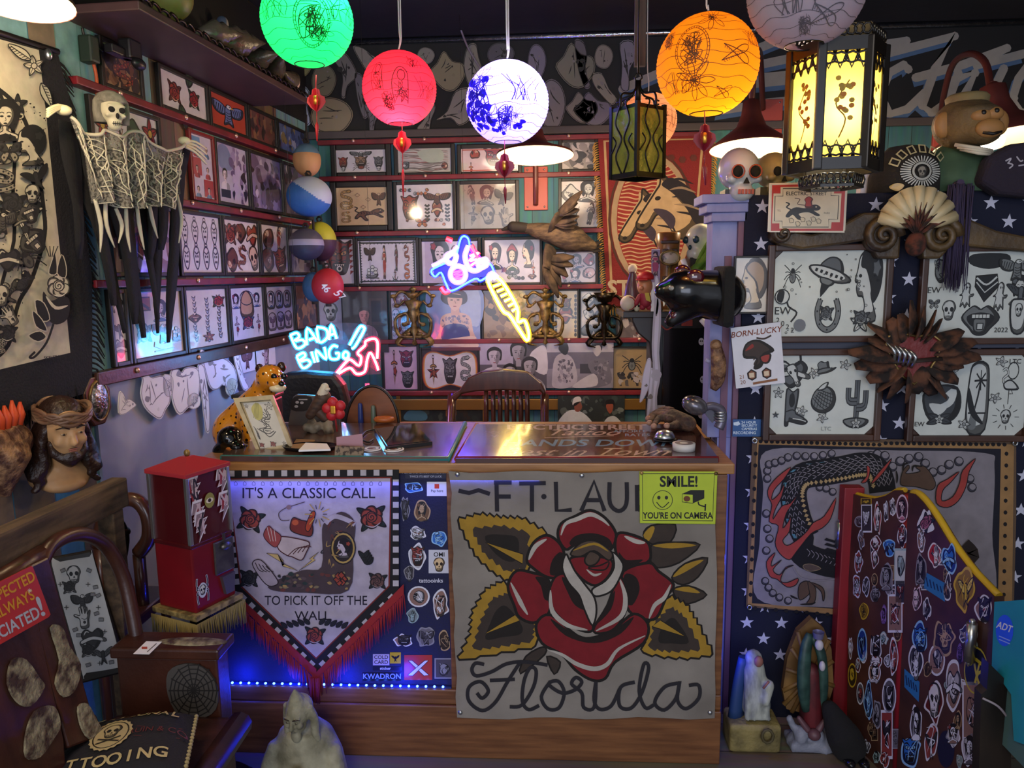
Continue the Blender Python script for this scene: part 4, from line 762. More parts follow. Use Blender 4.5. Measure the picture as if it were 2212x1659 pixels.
# four framed sheets with cut corners
def F1(a,w,h,rng):
    p=GREY;spider(a.sub(-w*.33,h*.22,w*.09,ky=h*.16),p);a.S([(-w*.38,h*.02),(-w*.36,-h*.14),(-w*.28,-h*.22),(-w*.33,-h*.33)],.006,p.ink);ufo(a.sub(0,h*.22,w*.2,-.35,ky=h*.28),p);profile(a.sub(w*.34,h*.1,w*.15,ky=h*.42),p);horseshoe(a.sub(0,-h*.25,w*.14,ky=h*.22),p)
    flower(a.sub(w*.3,-h*.34,w*.1,ky=h*.14),p);rose(a.sub(w*.3,-h*.28,w*.08),p);a.E(-w*.42,-h*.03,w*.065,h*.085,p.e);a.C(-w*.42,-h*.03,w*.065,h*.085,.004,p.ink);a.B([(-w*.45,h*.04),(-w*.4,h*.03),(-w*.42,-h*.1),(-w*.47,-h*.06)],p.ink);a.E(-w*.25,-h*.37,w*.055,h*.075,'70757c');a.T('EW',-w*.41,-h*.2,h*.13,p.ink);[a.T(c,-w*(.45-.045*i),-h*(.31+.04*i),h*.085,p.ink) for i,c in enumerate('2022')]
    for i in range(40): x,y,r=rng.uniform(-.46,.46)*w,rng.uniform(-.46,.46)*h,rng.uniform(.003,.013)*w;a.C(x,y,r,r,.0015,p.ink,n=7)
def F2(a,w,h,rng):
    p=GREY;a.B([(-w*.1,h*.47),(w*.2,h*.47),(w*.22,h*.36),(w*.05,h*.3),(-w*.12,h*.36)],p.ink);a.OP([(-w*.06,h*.22),(w*.13,h*.24),(w*.15,h*.1),(w*.03,-h*.08),(-w*.06,h*.1)],p.ink,.004);a.S([(-w*.05,h*.2),(w*.04,h*.12),(w*.13,h*.21)],.006,p.e);a.L([(-w*.05,h*.15),(w*.03,h*.03),(w*.14,h*.15)],.004,p.e)
    ghost(a.sub(-w*.13,0,w*.09,ky=h*.15),p);ghost(a.sub(w*.17,-.005,w*.09,ky=h*.17),p);lips(a.sub(.01*w,-h*.27,w*.17,ky=h*.2),p);skull(a.sub(-w*.28,-h*.18,w*.08,ky=h*.12),p);lady(a.sub(w*.34,h*.05,w*.1,ky=h*.17),p);bird(a.sub(w*.35,h*.02,w*.13,ky=h*.17),p);a.OB([(w*.27,-h*.1),(w*.34,-h*.05),(w*.42,-h*.1),(w*.4,-h*.42),(w*.3,-h*.42)],p.e,.006,p.ink);skull(a.sub(w*.345,-h*.18,w*.045,ky=h*.08),p);eagle(a.sub(w*.3,h*.3,w*.16,ky=h*.16),p);scrib(a.sub(-w*.38,h*.3,w*.08,ky=h*.18),p,rng);a.T('EW',-w*.43,h*.06,h*.1,p.ink);a.T('2022',w*.2,-h*.41,h*.08,p.ink);fly(a.sub(-w*.42,-h*.1,w*.05),p)
def F3(a,w,h,rng):
    p=GREY;heart(a.sub(-w*.3,h*.28,w*.16,ky=h*.2),p);bull(a.sub(-w*.28,h*.27,w*.12,.4,ky=h*.19),p);hat(a.sub(0,h*.33,w*.12,.2,ky=h*.13),p);boot(a.sub(-w*.28,-h*.15,w*.15,ky=h*.25),p);dillo(a.sub(.01*w,-h*.06,w*.14,ky=h*.2),p);cactus(a.sub(w*.33,-h*.1,w*.15,ky=h*.32),p);[flower(a.sub(x*w,y*h,w*.055,r,ky=h*.08),p) for x,y,r in ((-.42,.03,0),(-.19,-.2,1),(.01,-.29,2),(.2,.38,1),(-.09,.28,.5),(.33,-.36,0))];a.T('LTC',w*.05,-h*.43,h*.07,'8a8f8e');star5(a.sub(-w*.44,-h*.25,w*.035),p)
def F4(a,w,h,rng):
    p=GREY;a.OB([(-w*.42,0),(-w*.3,h*.12),(-w*.12,h*.1),(-w*.08,-h*.15),(-w*.16,-h*.32),(-w*.35,-h*.3)],p.b,.005,p.ink);a.S([(-w*.2,0),(-w*.15,h*.05),(-w*.17,-h*.08),(-w*.25,-h*.15)],.022,p.e);a.B([(-w*.36,-h*.1),(-w*.2,-h*.14),(-w*.28,-h*.25)],p.e);[leaf(a,-w*.26,-h*.3,w*.12,r,p.b,p.ink) for r in (.4,2.7,-.3,3.5)];flower(a.sub(-w*.26,-h*.3,w*.05),p)
    palm(a.sub(w*.07,.0,w*.14,ky=h*.42),p);a.S([(-w*.02,h*.1),(w*.03,-h*.2),(w*.13,-h*.36)],.02,p.ink,taper=True);flamingo(a.sub(w*.34,h*.15,w*.12,ky=h*.26),p);skull(a.sub(w*.33,-h*.27,w*.06,ky=h*.09),p);[a.L([(w*.33+w*.08*cos(k*.6),-h*.27+h*.11*sin(k*.6)),(w*.33+w*.12*cos(k*.6),-h*.27+h*.16*sin(k*.6))],.002,p.ink) for k in range(10)];[flower(a.sub(x*w,y*h,w*.055,r,ky=h*.085),p) for x,y,r in ((-.17,.3,0),(.25,.42,1),(.22,-.03,2),(-.04,-.36,1))];a.T('EW',-w*.44,-h*.36,h*.08,p.ink);a.T('LTC',w*.37,h*.42,h*.08,p.ink)
PF=mat('brown_frame','35211a',.4,noise_=('4b3024',8,(1,1,1),.35,.7));PFP='ccd2cc'
for q in [(1652,528,1918,738,F1,'framed sheet with a flying saucer and a horseshoe, dated 2022'),(1978,530,2245,742,F2,'framed sheet with fanged lips, two ghosts and a bandana'),(1645,752,1898,948,F3,'framed sheet with a cowboy boot and a cactus'),(1954,752,2222,950,F4,'framed sheet with a flamingo and a palm in a doorway')]:
    framed(PW,*q[:4],q[4],q[5],14,PF,PFP,cut=.028,off=.012,pm=PRINT,d=.025)
b=NB();p,q=PW.px(1660,731),PW.px(2230,750);boxp(b,(p.x,PARTY-.018,q.z),(q.x,PARTY,p.z),.002);mk('grey_board',b,mat('slate_paint','3c4152',.6),label='slate grey board between the upper and lower framed sheets',cat='board')
# carved wooden crest with scrolls and a shell
CARV=mat('carved_wood','3a2c1e',.45,noise_=('6b542e',7,(1,1,1),.45,.8),bump=.2)
o=thing('carved_crest','carved dark wooden crest with two scrolls above the framed sheets','carving',PW.px(1945,560))
b=NB();prism(b,[PW.uv(*p) for p in [(1664,505),(1680,488),(1700,500),(1740,508),(1800,490),(1850,462),(1900,462),(1930,490),(1925,560),(1880,560),(1860,520),(1800,530),(1720,540),(1670,530)]],.05,Matrix.Translation((0,PARTY-.014,0)))
prism(b,[PW.uv(*p) for p in [(1970,490),(1990,462),(2060,470),(2130,500),(2230,520),(2230,548),(2130,540),(2040,530),(2010,560),(1975,560)]],.05,Matrix.Translation((0,PARTY-.014,0)))
mk('moulding',b,CARV,o,mods=[('BEVEL',dict(width=.008,segments=2))])
for x,y,r_ in ((1886,512,36),(2008,512,36),(1676,508,20)):
    c=PW.px(x,y,.06);R_=pxm(PARTY,r_);b=NB();sp=[(c.x+R_*(1-t/26)*cos(t*.5),PARTY-.07-.0012*t,c.z+R_*(1-t/26)*sin(t*.5)) for t in range(25)]
    tube(b,sp,[R_*.3*(1-t/40) for t in range(25)],8);lathe(b,[(R_*.95,0),(R_*.9,.05),(R_*.3,.055)],Matrix.Translation((c.x,PARTY-.014,c.z)) @ Matrix.Rotation(pi/2,4,'X'),20);mk('scroll',b,CARV,o)
b=NB();c=PW.px(1952,500,.06)
for i in range(9):
    t=RD(18+18*i);tip=c+V((cos(t)*.125,-.02,sin(t)*.135));tube(b,[c+V((0,-.01,.01)),c*.5+tip*.5+V((0,-.025,0)),tip],[.006,.016,.021],8,mi=0)
mk('shell',b,mat('gilt_shell','c9b890',.45,noise_=('8a6f38',6,(1,1,1),.45,.75)),o,smooth=True)
b=NB()
for i in range(11):
    t=RD(20+14*i);tip=c+V((cos(t)*rng.uniform(.05,.085),-.05,sin(t)*rng.uniform(.05,.09)));tube(b,[c+V((0,-.03,-.02)),(c+tip)*.5+V((0,-.02,0)),tip],[.004,.012,.001],5,flat=.3)
ell(b,c+V((0,-.03,-.045)),(.032,.03,.04));mk('feather_tuft',b,mat('rust_feather','5d2f22',.9,noise_=('2a1a14',40,(1,1,1),.4,.6)),o)
# red-edged tin sign
o=thing('tin_sign','cream tin sign with a stepped red border and a rider on a black beast','sign',PW.px(1744,500))
b=NB();u0,v0=PW.off(.09).uv(1658,501);u1,v1=PW.off(.09).uv(1832,392);boxp(b,(u0,PARTY-.09,v0),(u1,PARTY-.085,v1),.002);mk('plate',b,mat('tin','d8ceb4',.3),o)
a=PxArt(PW.off(.0905),1652,380,.2532);a.eps=.000009
a.P([(52,66),(700,50),(680,485),(40,480)],'e0d8c4');a.P([(62,78),(690,62),(668,470),(52,470)],'b8322c')
a.P([(135,95),(595,85),(590,150),(655,150),(640,395),(570,395),(565,450),(125,450),(125,405),(62,405),(75,150),(135,150)],'e0d4b4');a.L([(155,108),(568,103),(565,168),(632,168),(622,370),(545,370),(545,437),(150,437),(148,385),(82,385),(88,172),(155,172)],7,'1c1816',True)
a.T('ELECTRIC STREET',355,152,-44,'1c1816',.02,wide=-1.0)
q=a.m(330,300,150);q=q.sub(0,0,1,0,1,ky=.62);cat(q,Pal('1c1816','1c1816','1c1816','1c1816','1c1816','e0d4b4'));q=a.m(375,225,48);q.OB([(-.6,-.9),(-.5,0),(-.7,.5),(0,1),(.7,.6),(.5,0),(.6,-.9)],'a8352c',.12,'5a1a16');a.S([(255,190),(300,200),(280,240),(345,250)],6,'4a2a22')
for i,(x,y) in enumerate(((225,380),(280,408),(322,372),(375,402),(412,368),(458,385))): a.OP([(x-20,y-14),(x+5,y-20),(x+22,y-6),(x+18,y+18),(x-10,y+20)],'d8cba8',5,'2a2420')
a.T('TEL',122,296,-22,'6a6458',wide=-1);a.T('PARK',530,318,-22,'4a4640',wide=-1);mk('painted_face',a,GLOSSP,o)
# small tile, born lucky sheet, camera notice
framed(PW,1581,553,1664,677,lambda a,w,h,r: (profile(a.sub(0,h*.02,w*.44,ky=h*.44),Pal('3a2a20','7a4a34','6b5038','a8875e','8a6a4a','cdb897')),a.OB([(-w*.2,h*.3),(w*.05,h*.45),(w*.36,h*.3),(w*.38,-h*.05),(w*.2,-h*.25),(w*.1,h*.05)],'9a8064',.005,'2c2018')),'small brown portrait tile of a lady in a headscarf',4,BLACK,'cfc6b8',off=.014,d=.015)
S2=Surf(PW.px(1630,765,.03),(cos(-.12),0,-sin(-.12)),(0,-1,0),(sin(-.12),0,cos(-.12)))
def bl(a,w,h,rng):
    a.T('BORN-LUCKY',0,h*.38,h*.13,'7c3a24',.015,.2);a.S([(w*.0,h*.29),(w*.15,h*.26),(w*.3,h*.3)],.006,'3a2a22');cat(a.sub(0,-.005,w*.1),BROWN);a.OB([(-w*.28,h*.0),(-w*.22,h*.2),(0,h*.25),(w*.2,h*.16),(w*.32,h*.05),(w*.15,h*.0),(w*.05,-h*.18),(-w*.1,-h*.2),(-w*.02,-h*.05)],'3a2d28',.006,'18120f');a.OB([(w*.05,-h*.02),(w*.25,h*.0),(w*.2,-h*.13),(w*.08,-h*.12)],'9a3a34',.005,'18120f');a.B([(-w*.25,h*.1),(-w*.1,h*.2),(-w*.08,h*.14)],'8a2a24')
    for x in (-.16,.14): a.OP([(w*(x-.08),-h*.27),(w*x,-h*.22),(w*(x+.09),-h*.27),(w*(x+.08),-h*.36),(w*x,-h*.39),(w*(x-.07),-h*.35)],'7c4a34',.005,'18120f');a.R(w*(x-.05),-h*.35,w*(x+.05),-h*.27,'d8c4a8')
    a.L([(-w*.15,-h*.45),(w*.35,-h*.43)],.008,'8a5a3a');a.T('21',-w*.36,-h*.32,h*.09,'8a5a3a');a.T('20',-w*.35,-h*.41,h*.09,'8a5a3a')
framedm(S2,-.083,-.105,.083,.105,bl,'tilted white sheet lettered BORN-LUCKY over two dice',0,BLACK,'d8d9e2',cat='flyer',name='flyer',pm=PRINT)
b=NB();u0,v0=PW.uv(1581,942);u1,v1=PW.uv(1643,905);boxp(b,(u0,PARTY-.008,v0),(u1,PARTY-.004,v1));o=thing('camera_notice','small blue camera notice on the starry cloth, 24 hour recording','notice',(u0/2+u1/2,PARTY-.006,v0));mk('plate',b,mat('blue_plastic','234f86',.4),o)
a=PxArt(PW.off(.0085),1240,600,.2532)
for i,(t,y,x) in enumerate((('24 HOUR',1235,1490),('SECURITY',1262,1495),('CAMERAS',1290,1495),('RECORDING',1324,1455))): a.T(t,x,y,-30 if i < 3 else -34,'cfe0ee',.02,wide=-1)
a.P([(1360,1235),(1405,1225),(1420,1250),(1395,1262),(1362,1258)],'cfe0ee');mk('lettering',a,PRINT,o)
# dragon cloth
o=thing('dragon_cloth','tan wall cloth painted with a scaled dragon and red flames','wall cloth',PW.px(1900,1310))
DC=PW.off(.018);b=NB();prism(b,[DC.uv(*p) for p in [(1626,944),(1780,948),(1960,950),(2196,952),(2196,1120),(2190,1345),(2000,1340),(1815,1330),(1700,1318),(1612,1312),(1618,1120)]],.004,Matrix.Translation((0,PARTY-.012,0)));mk('cloth',b,mat('tan_cloth','5d4a3a',.95,bump=.3,bscale=200),o)
a=PxArt(PW.off(.0175),1610,940,.235);a.eps=.000012
a.P([(110,50),(1300,70),(2470,85),(2450,1690),(900,1655),(20,1560)],'a57f52')
a.P([(122,85),(1250,112),(2350,125),(2320,1640),(880,1600),(60,1545)],'191a2a');a.B([(185,150),(800,130),(1400,140),(2200,165),(2290,300),(2270,900),(2240,1560),(1400,1590),(700,1580),(110,1500),(130,1000),(165,500)],'8d8790',6)
for i in range(22): a.E(140+52*i*1.0,58+2*i*.7,20,18,'16131a',n=8);
for i in range(22): a.E(1290+52*i,74+i*.6,20,18,'16131a',n=8)
for i in range(14): a.E(95-4*i,170+108*i,18,20,'16131a',n=8);a.E(2400-2*i,170+108*i,18,20,'16131a',n=8)
for i in range(9): a.E(90+95*i,1590+8*i,20,18,'16131a',n=8)
def cloudrow(pts,r):
    for x,y in pts: a.E(x,y,r,r,'3c3a48');a.E(x+r*.15,y-r*.2,r*.75,r*.7,'8d8790');a.C(x,y,r,r,7,'16131a',n=12)
cloudrow([(200,400),(200,330),(215,270),(270,255),(330,235),(390,205),(470,190),(550,195),(630,195),(710,185),(790,170)],36);cloudrow([(1150,190),(1210,175),(1280,190),(1350,290),(1420,240),(1500,215),(1590,200),(1650,260),(1720,340),(1800,320),(1870,270),(1960,240)],42);cloudrow([(680,480),(740,490),(800,520)],34);cloudrow([(180,1340),(210,1400),(250,1450),(310,1490),(390,1520)],34);cloudrow([(190,720),(200,860),(220,950),(190,1060)],36);cloudrow([(2060,400),(2080,480)],40)
BODY=[(560,940),(480,760),(440,520),(520,380),(720,340),(900,310),(1060,280),(1180,300),(1240,400),(1260,520)]
a.S(BODY,245,'101018',taper=False);a.S([(470,1000),(560,1110),(760,1180),(950,1200)],240,'101018');a.E(530,900,90,160,'101018',-.3)
sc=smooth([(*p,0) for p in BODY],5)
for i,v in enumerate(sc[2:-3]):
    nx_=sc[i+3];d=(nx_-v).normalized();n2=V((-d.y,d.x,0))
    for k in ((-85,-40,5) if i % 2 else (-62,-18,30)):
        c=v+n2*k;a.S([(c.x-d.x*22+n2.x*16,c.y-d.y*22+n2.y*16),(c.x+d.x*12,c.y+d.y*12),(c.x-d.x*22-n2.x*16,c.y-d.y*22-n2.y*16)],6,'8d8790',n=2)
    c=v+n2*82;a.P([(c.x-n2.x*22,c.y-n2.y*22),(c.x+d.x*22,c.y+d.y*22),(c.x+n2.x*22,c.y+n2.y*22),(c.x-d.x*14,c.y-d.y*14)],'b09668')
    if i < 20 and i % 3 == 0: c=v-n2*95;a.P([(c.x-d.x*22-12,c.y-d.y*22),(c.x+d.x*20-12,c.y+d.y*20),(c.x+d.x*20+16,c.y+d.y*20),(c.x-d.x*22+16,c.y-d.y*22)],'4f8396')
for i in range(9): a.S([(560+40*i,1040+14*i),(590+40*i,1075+14*i),(570+40*i,1110+14*i)],6,'8d8790')
a.OB([(530,1190),(600,1180),(690,1220),(600,1245),(540,1225)],'5a4a44',6,'8d7a60');a.S([(430,1200),(500,1300),(640,1330),(820,1320)],10,'8d8790')
for i in range(5): a.P([(740+5*i,940+45*i),(900,990+42*i),(890,1006+42*i),(720,960+45*i)],'101018')
FL='a8403c'
for f in ([(210,480),(290,380),(415,290),(350,400),(260,500),(240,590),(310,530),(355,440),(330,560),(270,680),(250,770),(330,650),(410,620),(500,510),(420,640),(370,720),(340,850),(390,790),(415,740),(400,880),(340,960),(380,1010),(470,960),(560,880),(620,800),(720,740),(830,570),(780,760),(700,850),(600,900),(470,1060),(400,1140),(310,1080),(270,980),(300,830),(215,790),(240,640),(205,560)],[(190,1160),(270,1075),(240,1150),(240,1200),(330,1140),(250,1230),(310,1280),(370,1210),(440,1190),(360,1230),(320,1330),(380,1350),(480,1310),(460,1370),(380,1390),(290,1320),(220,1290)],[(1060,430),(1110,370),(1110,280),(1140,300),(1130,380),(1100,430)],[(1150,440),(1210,350),(1340,210),(1280,320),(1190,420)],[(1750,620),(1760,460),(1850,400),(1960,330),(1880,430),(1810,500),(1800,600),(1900,560),(1960,440),(1990,320),(2110,210),(2050,330),(2020,470),(1950,600),(1850,660)]): a.OB(f,FL,8,'1a1218',3)
for pts in ([(1420,420),(1440,330),(1490,270),(1500,300),(1470,350),(1600,330),(1560,290),(1650,290),(1740,430),(1700,500),(1560,470),(1440,460)],[(500,1360),(570,1340),(590,1440),(500,1510),(480,1440)],[(570,1340),(640,1400),(630,1530),(560,1540),(590,1480)],[(600,1350),(700,1390),(725,1460),(710,1520),(690,1430)]): a.OB(pts,'5a4438',7,'14100f')
for pts in ([(1385,440),(1390,380),(1380,320)],[(1440,330),(1450,270),(1490,255)],[(1530,330),(1540,280),(1620,285)],[(480,1500),(430,1480),(410,1465)],[(640,1530),(600,1545),(500,1550)]): a.S(pts,18,'14100f',taper=True)
a.S([(2000,1000),(2080,1100),(1960,1180),(2100,1300),(1980,1400)],130,'2a201e');mk('painting',a,CLOTHP,o)
for x,y in ((1629,951),(2190,956),(1618,1310)): b=NB();c=DC.px(x,y,.008);bmesh.ops.create_circle(b,segments=12,radius=.001);b.clear();tube(b,[c+V((.008*cos(t*.6),0,.008*sin(t*.6))) for t in range(10)],.003,6,True);mk('grommet',b,STEEL,o)
# leather heart with feathers
o=thing('feathered_heart','red leather heart ringed with brown feathers, at the centre of the partition','wall ornament',PW.px(1955,800))
FEA=mat('brown_feather','5a3826',.9,noise_=('1d1513',26,(1,1,1),.42,.6));rng=random.Random(8)
for i in range(22):
    t=i*2*pi/22+rng.uniform(-.08,.08);L_=rng.uniform(.13,.19)*(1.15 if abs(sin(t)) < .5 else 1);c=PW.px(1952,760,.045+.006*(i % 3));d=V((cos(t),-.12,sin(t)));b=NB()
    tube(b,[c+d*.05,c+d*(L_*.55)+V((0,-.02,0)),c+d*L_],[.018,.044,.014],8,flat=.16,sm=3);mk('feather',b,FEA,o)
HRT=[(1890,738),(1895,722),(1925,716),(1955,722),(1985,718),(2002,730),(2000,760),(1975,800),(1948,822),(1925,806),(1900,770)]
b=NB();prism(b,[PW.uv(*p) for p in HRT],.03,Matrix.Translation((0,PARTY-.055,0)));mk('heart',b,mat('red_leather','6d1f1e',.5,bump=.5,bscale=30),o,mods=[('BEVEL',dict(width=.008,segments=2))])
b=NB();tube(b,[PW.px(*p,.088) for p in HRT],.004,6,True);mk('gilt_edge',b,BRASS,o)
b=NB()
for i in range(5): tube(b,[PW.px(1892+11*i,735+4*i,.09),PW.px(1900+11*i,752+3*i,.112),PW.px(1905+9*i,778+2*i,.09)],.006,6,sm=3)
mk('silver_thorns',b,STEEL,o);b=NB();tube(b,[PW.px(1885,775,.09),PW.px(1950,772,.1),PW.px(2005,768,.09)],.009,8,flat=.5);mk('band',b,mat('dark_leather','2a1d17',.7),o)
# ------------------------------------------------------------------ gooseneck lamps
SHADE=mat('red_brown_enamel','5a2a26',.4);SHIN=mat('white_enamel','b4aa8c',.4);BULB=mat('lit_bulb','fff2d8',emit=9,ecol='fff0d0');LPLATE=mat('coral_plate','a8443a',.5)
def glamp(x0,x1,y,Y,label,plate=None,armtop=None,watts=20,tilt=(RD(-6),0),h=1.0,bx=0):
    c=at((x0+x1)/2,y,Y);R_=(at(x1,y,Y)-at(x0,y,Y)).length/2
    o=thing('gooseneck_lamp',label,'lamp',c,group=None)
    M=Matrix.Translation(c) @ Matrix.Rotation(tilt[0],4,'X') @ Matrix.Rotation(tilt[1],4,'Y')
    b=NB();lathe(b,[(R_,0),(R_*.98,.012),(R_*.62,.075*h),(R_*.36,.12*h),(R_*.24,.19*h),(R_*.2,.26*h),(R_*.1,.27*h),(.016,.28*h)],M,32,cap=False);mk('shade',b,SHADE,o)
    b=NB();lathe(b,[(R_*.99,.001),(R_*.9,.016),(R_*.58,.066*h),(R_*.33,.11*h),(R_*.2,.17*h),(.005,.18*h)],M,32,cap=False);mk('shade_lining',b,SHIN,o)
    b=NB();ell(b,M @ V((bx,-.01,.0)),(.054,.054,.042));mk('bulb',b,BULB,o)
    b=NB();top=M @ V((0,0,.27*h));tube(b,[top]+[V(p) for p in armtop],.016,10,sm=6);mk('arm',b,SHADE,o)
    if plate is not None:
        b=NB();boxp(b,*plate,.004)
        for z in (plate[0][2]+.02,plate[1][2]-.02):
            for x in (plate[0][0]+.02,plate[1][0]-.02): ell(b,(x,plate[0][1]-.002,z),.006,n=8,mi=1)
        mk('wall_plate',b,[LPLATE,STEEL],o)
    lamp('lamp_light','POINT',M @ V((bx,-.01,-.1)),watts,'ffdcae',.05)
    return o
p0,p1=BW.px(1133,455),BW.px(1183,360)
glamp(1072,1240,337,3.9,'gooseneck wall lamp with a wide shade, beside the violet lantern',((p0.x,BACKY-.02,p0.z),(p1.x,BACKY,p1.z)),[at(1150,262,3.95),at(1152,285,4.35),at(1156,330,4.5),at(1157,400,4.53),at(1157,442,4.57)],h=.5)
p0,p1=BW.px(1640,300),BW.px(1690,215)
glamp(1533,1712,322,3.7,'gooseneck lamp with a conical shade above the sugar skull',((p0.x,BACKY-.02,p0.z),(p1.x,BACKY,p1.z)),[at(1628,150,3.7),at(1634,110,3.9),at(1642,120,4.3),at(1646,190,4.45),at(1648,235,4.57)],h=.85)
p0,p1=BW.px(2010,330),BW.px(2060,255)
glamp(2026,2280,303,3.5,'gooseneck lamp with an arched arm behind the monkey figure',((p0.x,BACKY-.02,p0.z),(p1.x,BACKY,p1.z)),[at(2140,190,3.6),at(2128,135,3.75),at(2095,116,3.95),at(2058,140,4.2),at(2038,210,4.4),at(2033,250,4.57)],h=.9,bx=-.03,tilt=(RD(-5),RD(-6)))
c=at(20,-8,1.95)
glamp(-70,145,2,1.9,'lamp with a cream shade over the black and white banner',None,[c+V((-.05,0,.22)),c+V((-.15,.05,.3)),c+V((-.24,.1,.2))],h=.6,watts=12)
# ------------------------------------------------------------------ paper lanterns
def lantern(cx,cy,rp,Y,col,label,watts,bulb=(0,0,0),bcol='ffffff',emit=.25,draw=None,ink='15301a',cords=1,cordx=0,transl=.6,hole=.33,name='paper_lantern',flecks=0):
    c=at(cx,cy,Y);R_=pxm(Y,rp)*1.0
    o=thing(name,label,'lantern',c,group=None);n=30
    m=mat('paper_'+label[:14].replace(' ','_'),col,.8);nt=m.node_tree;bs=nt.nodes['Principled BSDF'];bs.inputs['Emission Color'].default_value=lin(col);bs.inputs['Emission Strength'].default_value=emit
    tr=nt.nodes.new('ShaderNodeBsdfTranslucent');tr.inputs[0].default_value=lin(col);ms=nt.nodes.new('ShaderNodeMixShader');ms.inputs[0].default_value=transl
    nt.links.new(bs.outputs[0],ms.inputs[1]);nt.links.new(tr.outputs[0],ms.inputs[2]);nt.links.new(ms.outputs[0],nt.nodes['Material Output'].inputs[0])
    prof=[]
    for i in range(n*2+1):
        t=-pi/2+.33+(pi-.66)*i/(2*n);r=R_*(1 if i % 2 == 0 else .982);prof.append((r*cos(t),R_*.97*sin(t)))
    b=NB();lathe(b,prof,Matrix.Translation(c),40,cap=False);mk('paper_shade',b,m,o)
    b=NB()
    for s_ in (-1,1): tube(b,[c+V((R_*cos(pi/2-.33)*cos(k*.4),R_*cos(pi/2-.33)*sin(k*.4),s_*R_*.97*sin(pi/2-.33))) for k in range(16)],R_*.012,6,True)
    tube(b,[c+V((-R_*.3,0,R_*.9)),c+V((0,0,R_*1.02)),c+V((R_*.3,0,R_*.9))],R_*.012,6);mk('wire_frame',b,BLKMET,o)
    dv=(EYE-c);yaw=math.atan2(dv.y,dv.x)
    def mp(u,v,d): lo,la=yaw+u,max(-1.3,min(1.3,v));r=R_*1.004+d;return V((c.x+r*cos(lo)*cos(la),c.y+r*sin(lo)*cos(la),c.z+r*.97*sin(la)))
    a=Art(mp)
    for k in range(-5,6): a.L([(i*.12-1.7,k*.22+.03*sin(i)) for i in range(29)],.010,ink)
    if draw: draw(a,ink,random.Random(int(cx)))
    mk('ink_drawing',a,PRINT if emit < .4 else inkmat('lit_ink',.8,transl=.5,mottle=0),o)
    for i in range(cords):
        b=NB();x=cordx+i*5-2;tube(b,[c+V((0,0,R_*.98)),at(cx+x*.4+2,cy-rp-30,Y),at(cx+x*.8,cy-rp-70,Y),V((at(cx+x,cy-rp-120,Y).x,c.y,3.03))],.003,6,sm=4);mk('cord',b,WHT,o)
    if watts: lamp('lantern_light','POINT',c+V(bulb)*R_,watts,bcol,.03)
    return c,R_
NOF=Pal('0','0','0','0','0','0')
def lines_only(a,ink,items,rng):
    p=Pal(ink,*[None]*5)
    for kind,x,y,k in items:
        q=a.sub(x,y,k)
        if kind == 'oval':
            q.C(0,0,.7,1,.03,ink,n=24);q.C(0,0,.8,1.12,.03,ink,n=24)
            for i in range(36): t=i*2*pi/36;q.L([(.7*cos(t),sin(t)),(.8*cos(t),1.12*sin(t))],.03,ink)
            kind='face'
        if kind == 'face':
            for i in range(16): q.S([(rng.uniform(-.55,.55),rng.uniform(-.75,.75)) for _ in range(4)],.035,ink)
            q.C(-.2,.2,.12,.08,.05,ink,n=8);q.C(.25,.2,.12,.08,.05,ink,n=8);q.S([(-.3,-.3),(0,-.2),(.3,-.3),(0,-.5)],.04,ink,True)
        if kind == 'flower':
            for i in range(7): t=i*.9;q.S([(0,0),(.6*cos(t-.25),.6*sin(t-.25)),(cos(t),sin(t)),(.6*cos(t+.25),.6*sin(t+.25)),(0,0)],.035,ink)
            q.C(0,0,.25,.25,.04,ink,n=9)
            for i in range(5): q.S([(rng.uniform(-.3,.3),rng.uniform(-.3,.3)) for _ in range(3)],.03,ink)
        if kind == 'jaw':
            for s_ in (0,1):
                z=q.sub(0,0,1,-.5+1.0*s_);z.S([(-.9,.1),(-.3,.2),(.5,.3),(.9,.1),(.5,-.1),(-.9,.1)],.05,ink)
                for i in range(9): z.L([(-.8+.13*i,.05),(-.75+.13*i,-.08)],.03,ink)
        if kind == 'grass':
            for i in range(12): x=rng.uniform(-.8,.8);q.S([(x,-.5),(x+rng.uniform(-.3,.3),0),(x+rng.uniform(-.6,.6),rng.uniform(.2,.8))],.035,ink)
        if kind == 'lady':
            q.S([(-.4,-1),(-.5,0),(-.3,.7),(0,.9),(.3,.6),(.35,0),(.4,-1)],.04,ink);q.C(0,.45,.2,.28,.04,ink,n=12)
            for i in range(12): q.S([(rng.uniform(-.4,.4),rng.uniform(-1,.2)) for _ in range(3)],.03,ink)
L_=lines_only
lantern(664,45,93,2.5,'1cdc66','glowing green paper lantern, largest and brightest of the lanterns',4.2,(.35,-.3,.4),'ffffff',.5,lambda a,i,r: L_(a,i,[('oval',.1,-.3,.5),('flower',.35,-.5,.3),('grass',-.75,.0,.4),('grass',.85,.0,.4),('grass',-.2,.55,.5)],r),'0b5a26')
lantern(863,192,76,3.05,'e8414e','glowing red paper lantern hanging on two pale cords',3,(0,-.2,-.55),'ff9ac0',.3,lambda a,i,r: L_(a,i,[('lady',.05,-.1,.5),('lady',-.6,.15,.4),('face',-.35,-.55,.35),('grass',.5,.5,.3),('grass',.75,-.2,.4)],r),'5a1420',2)
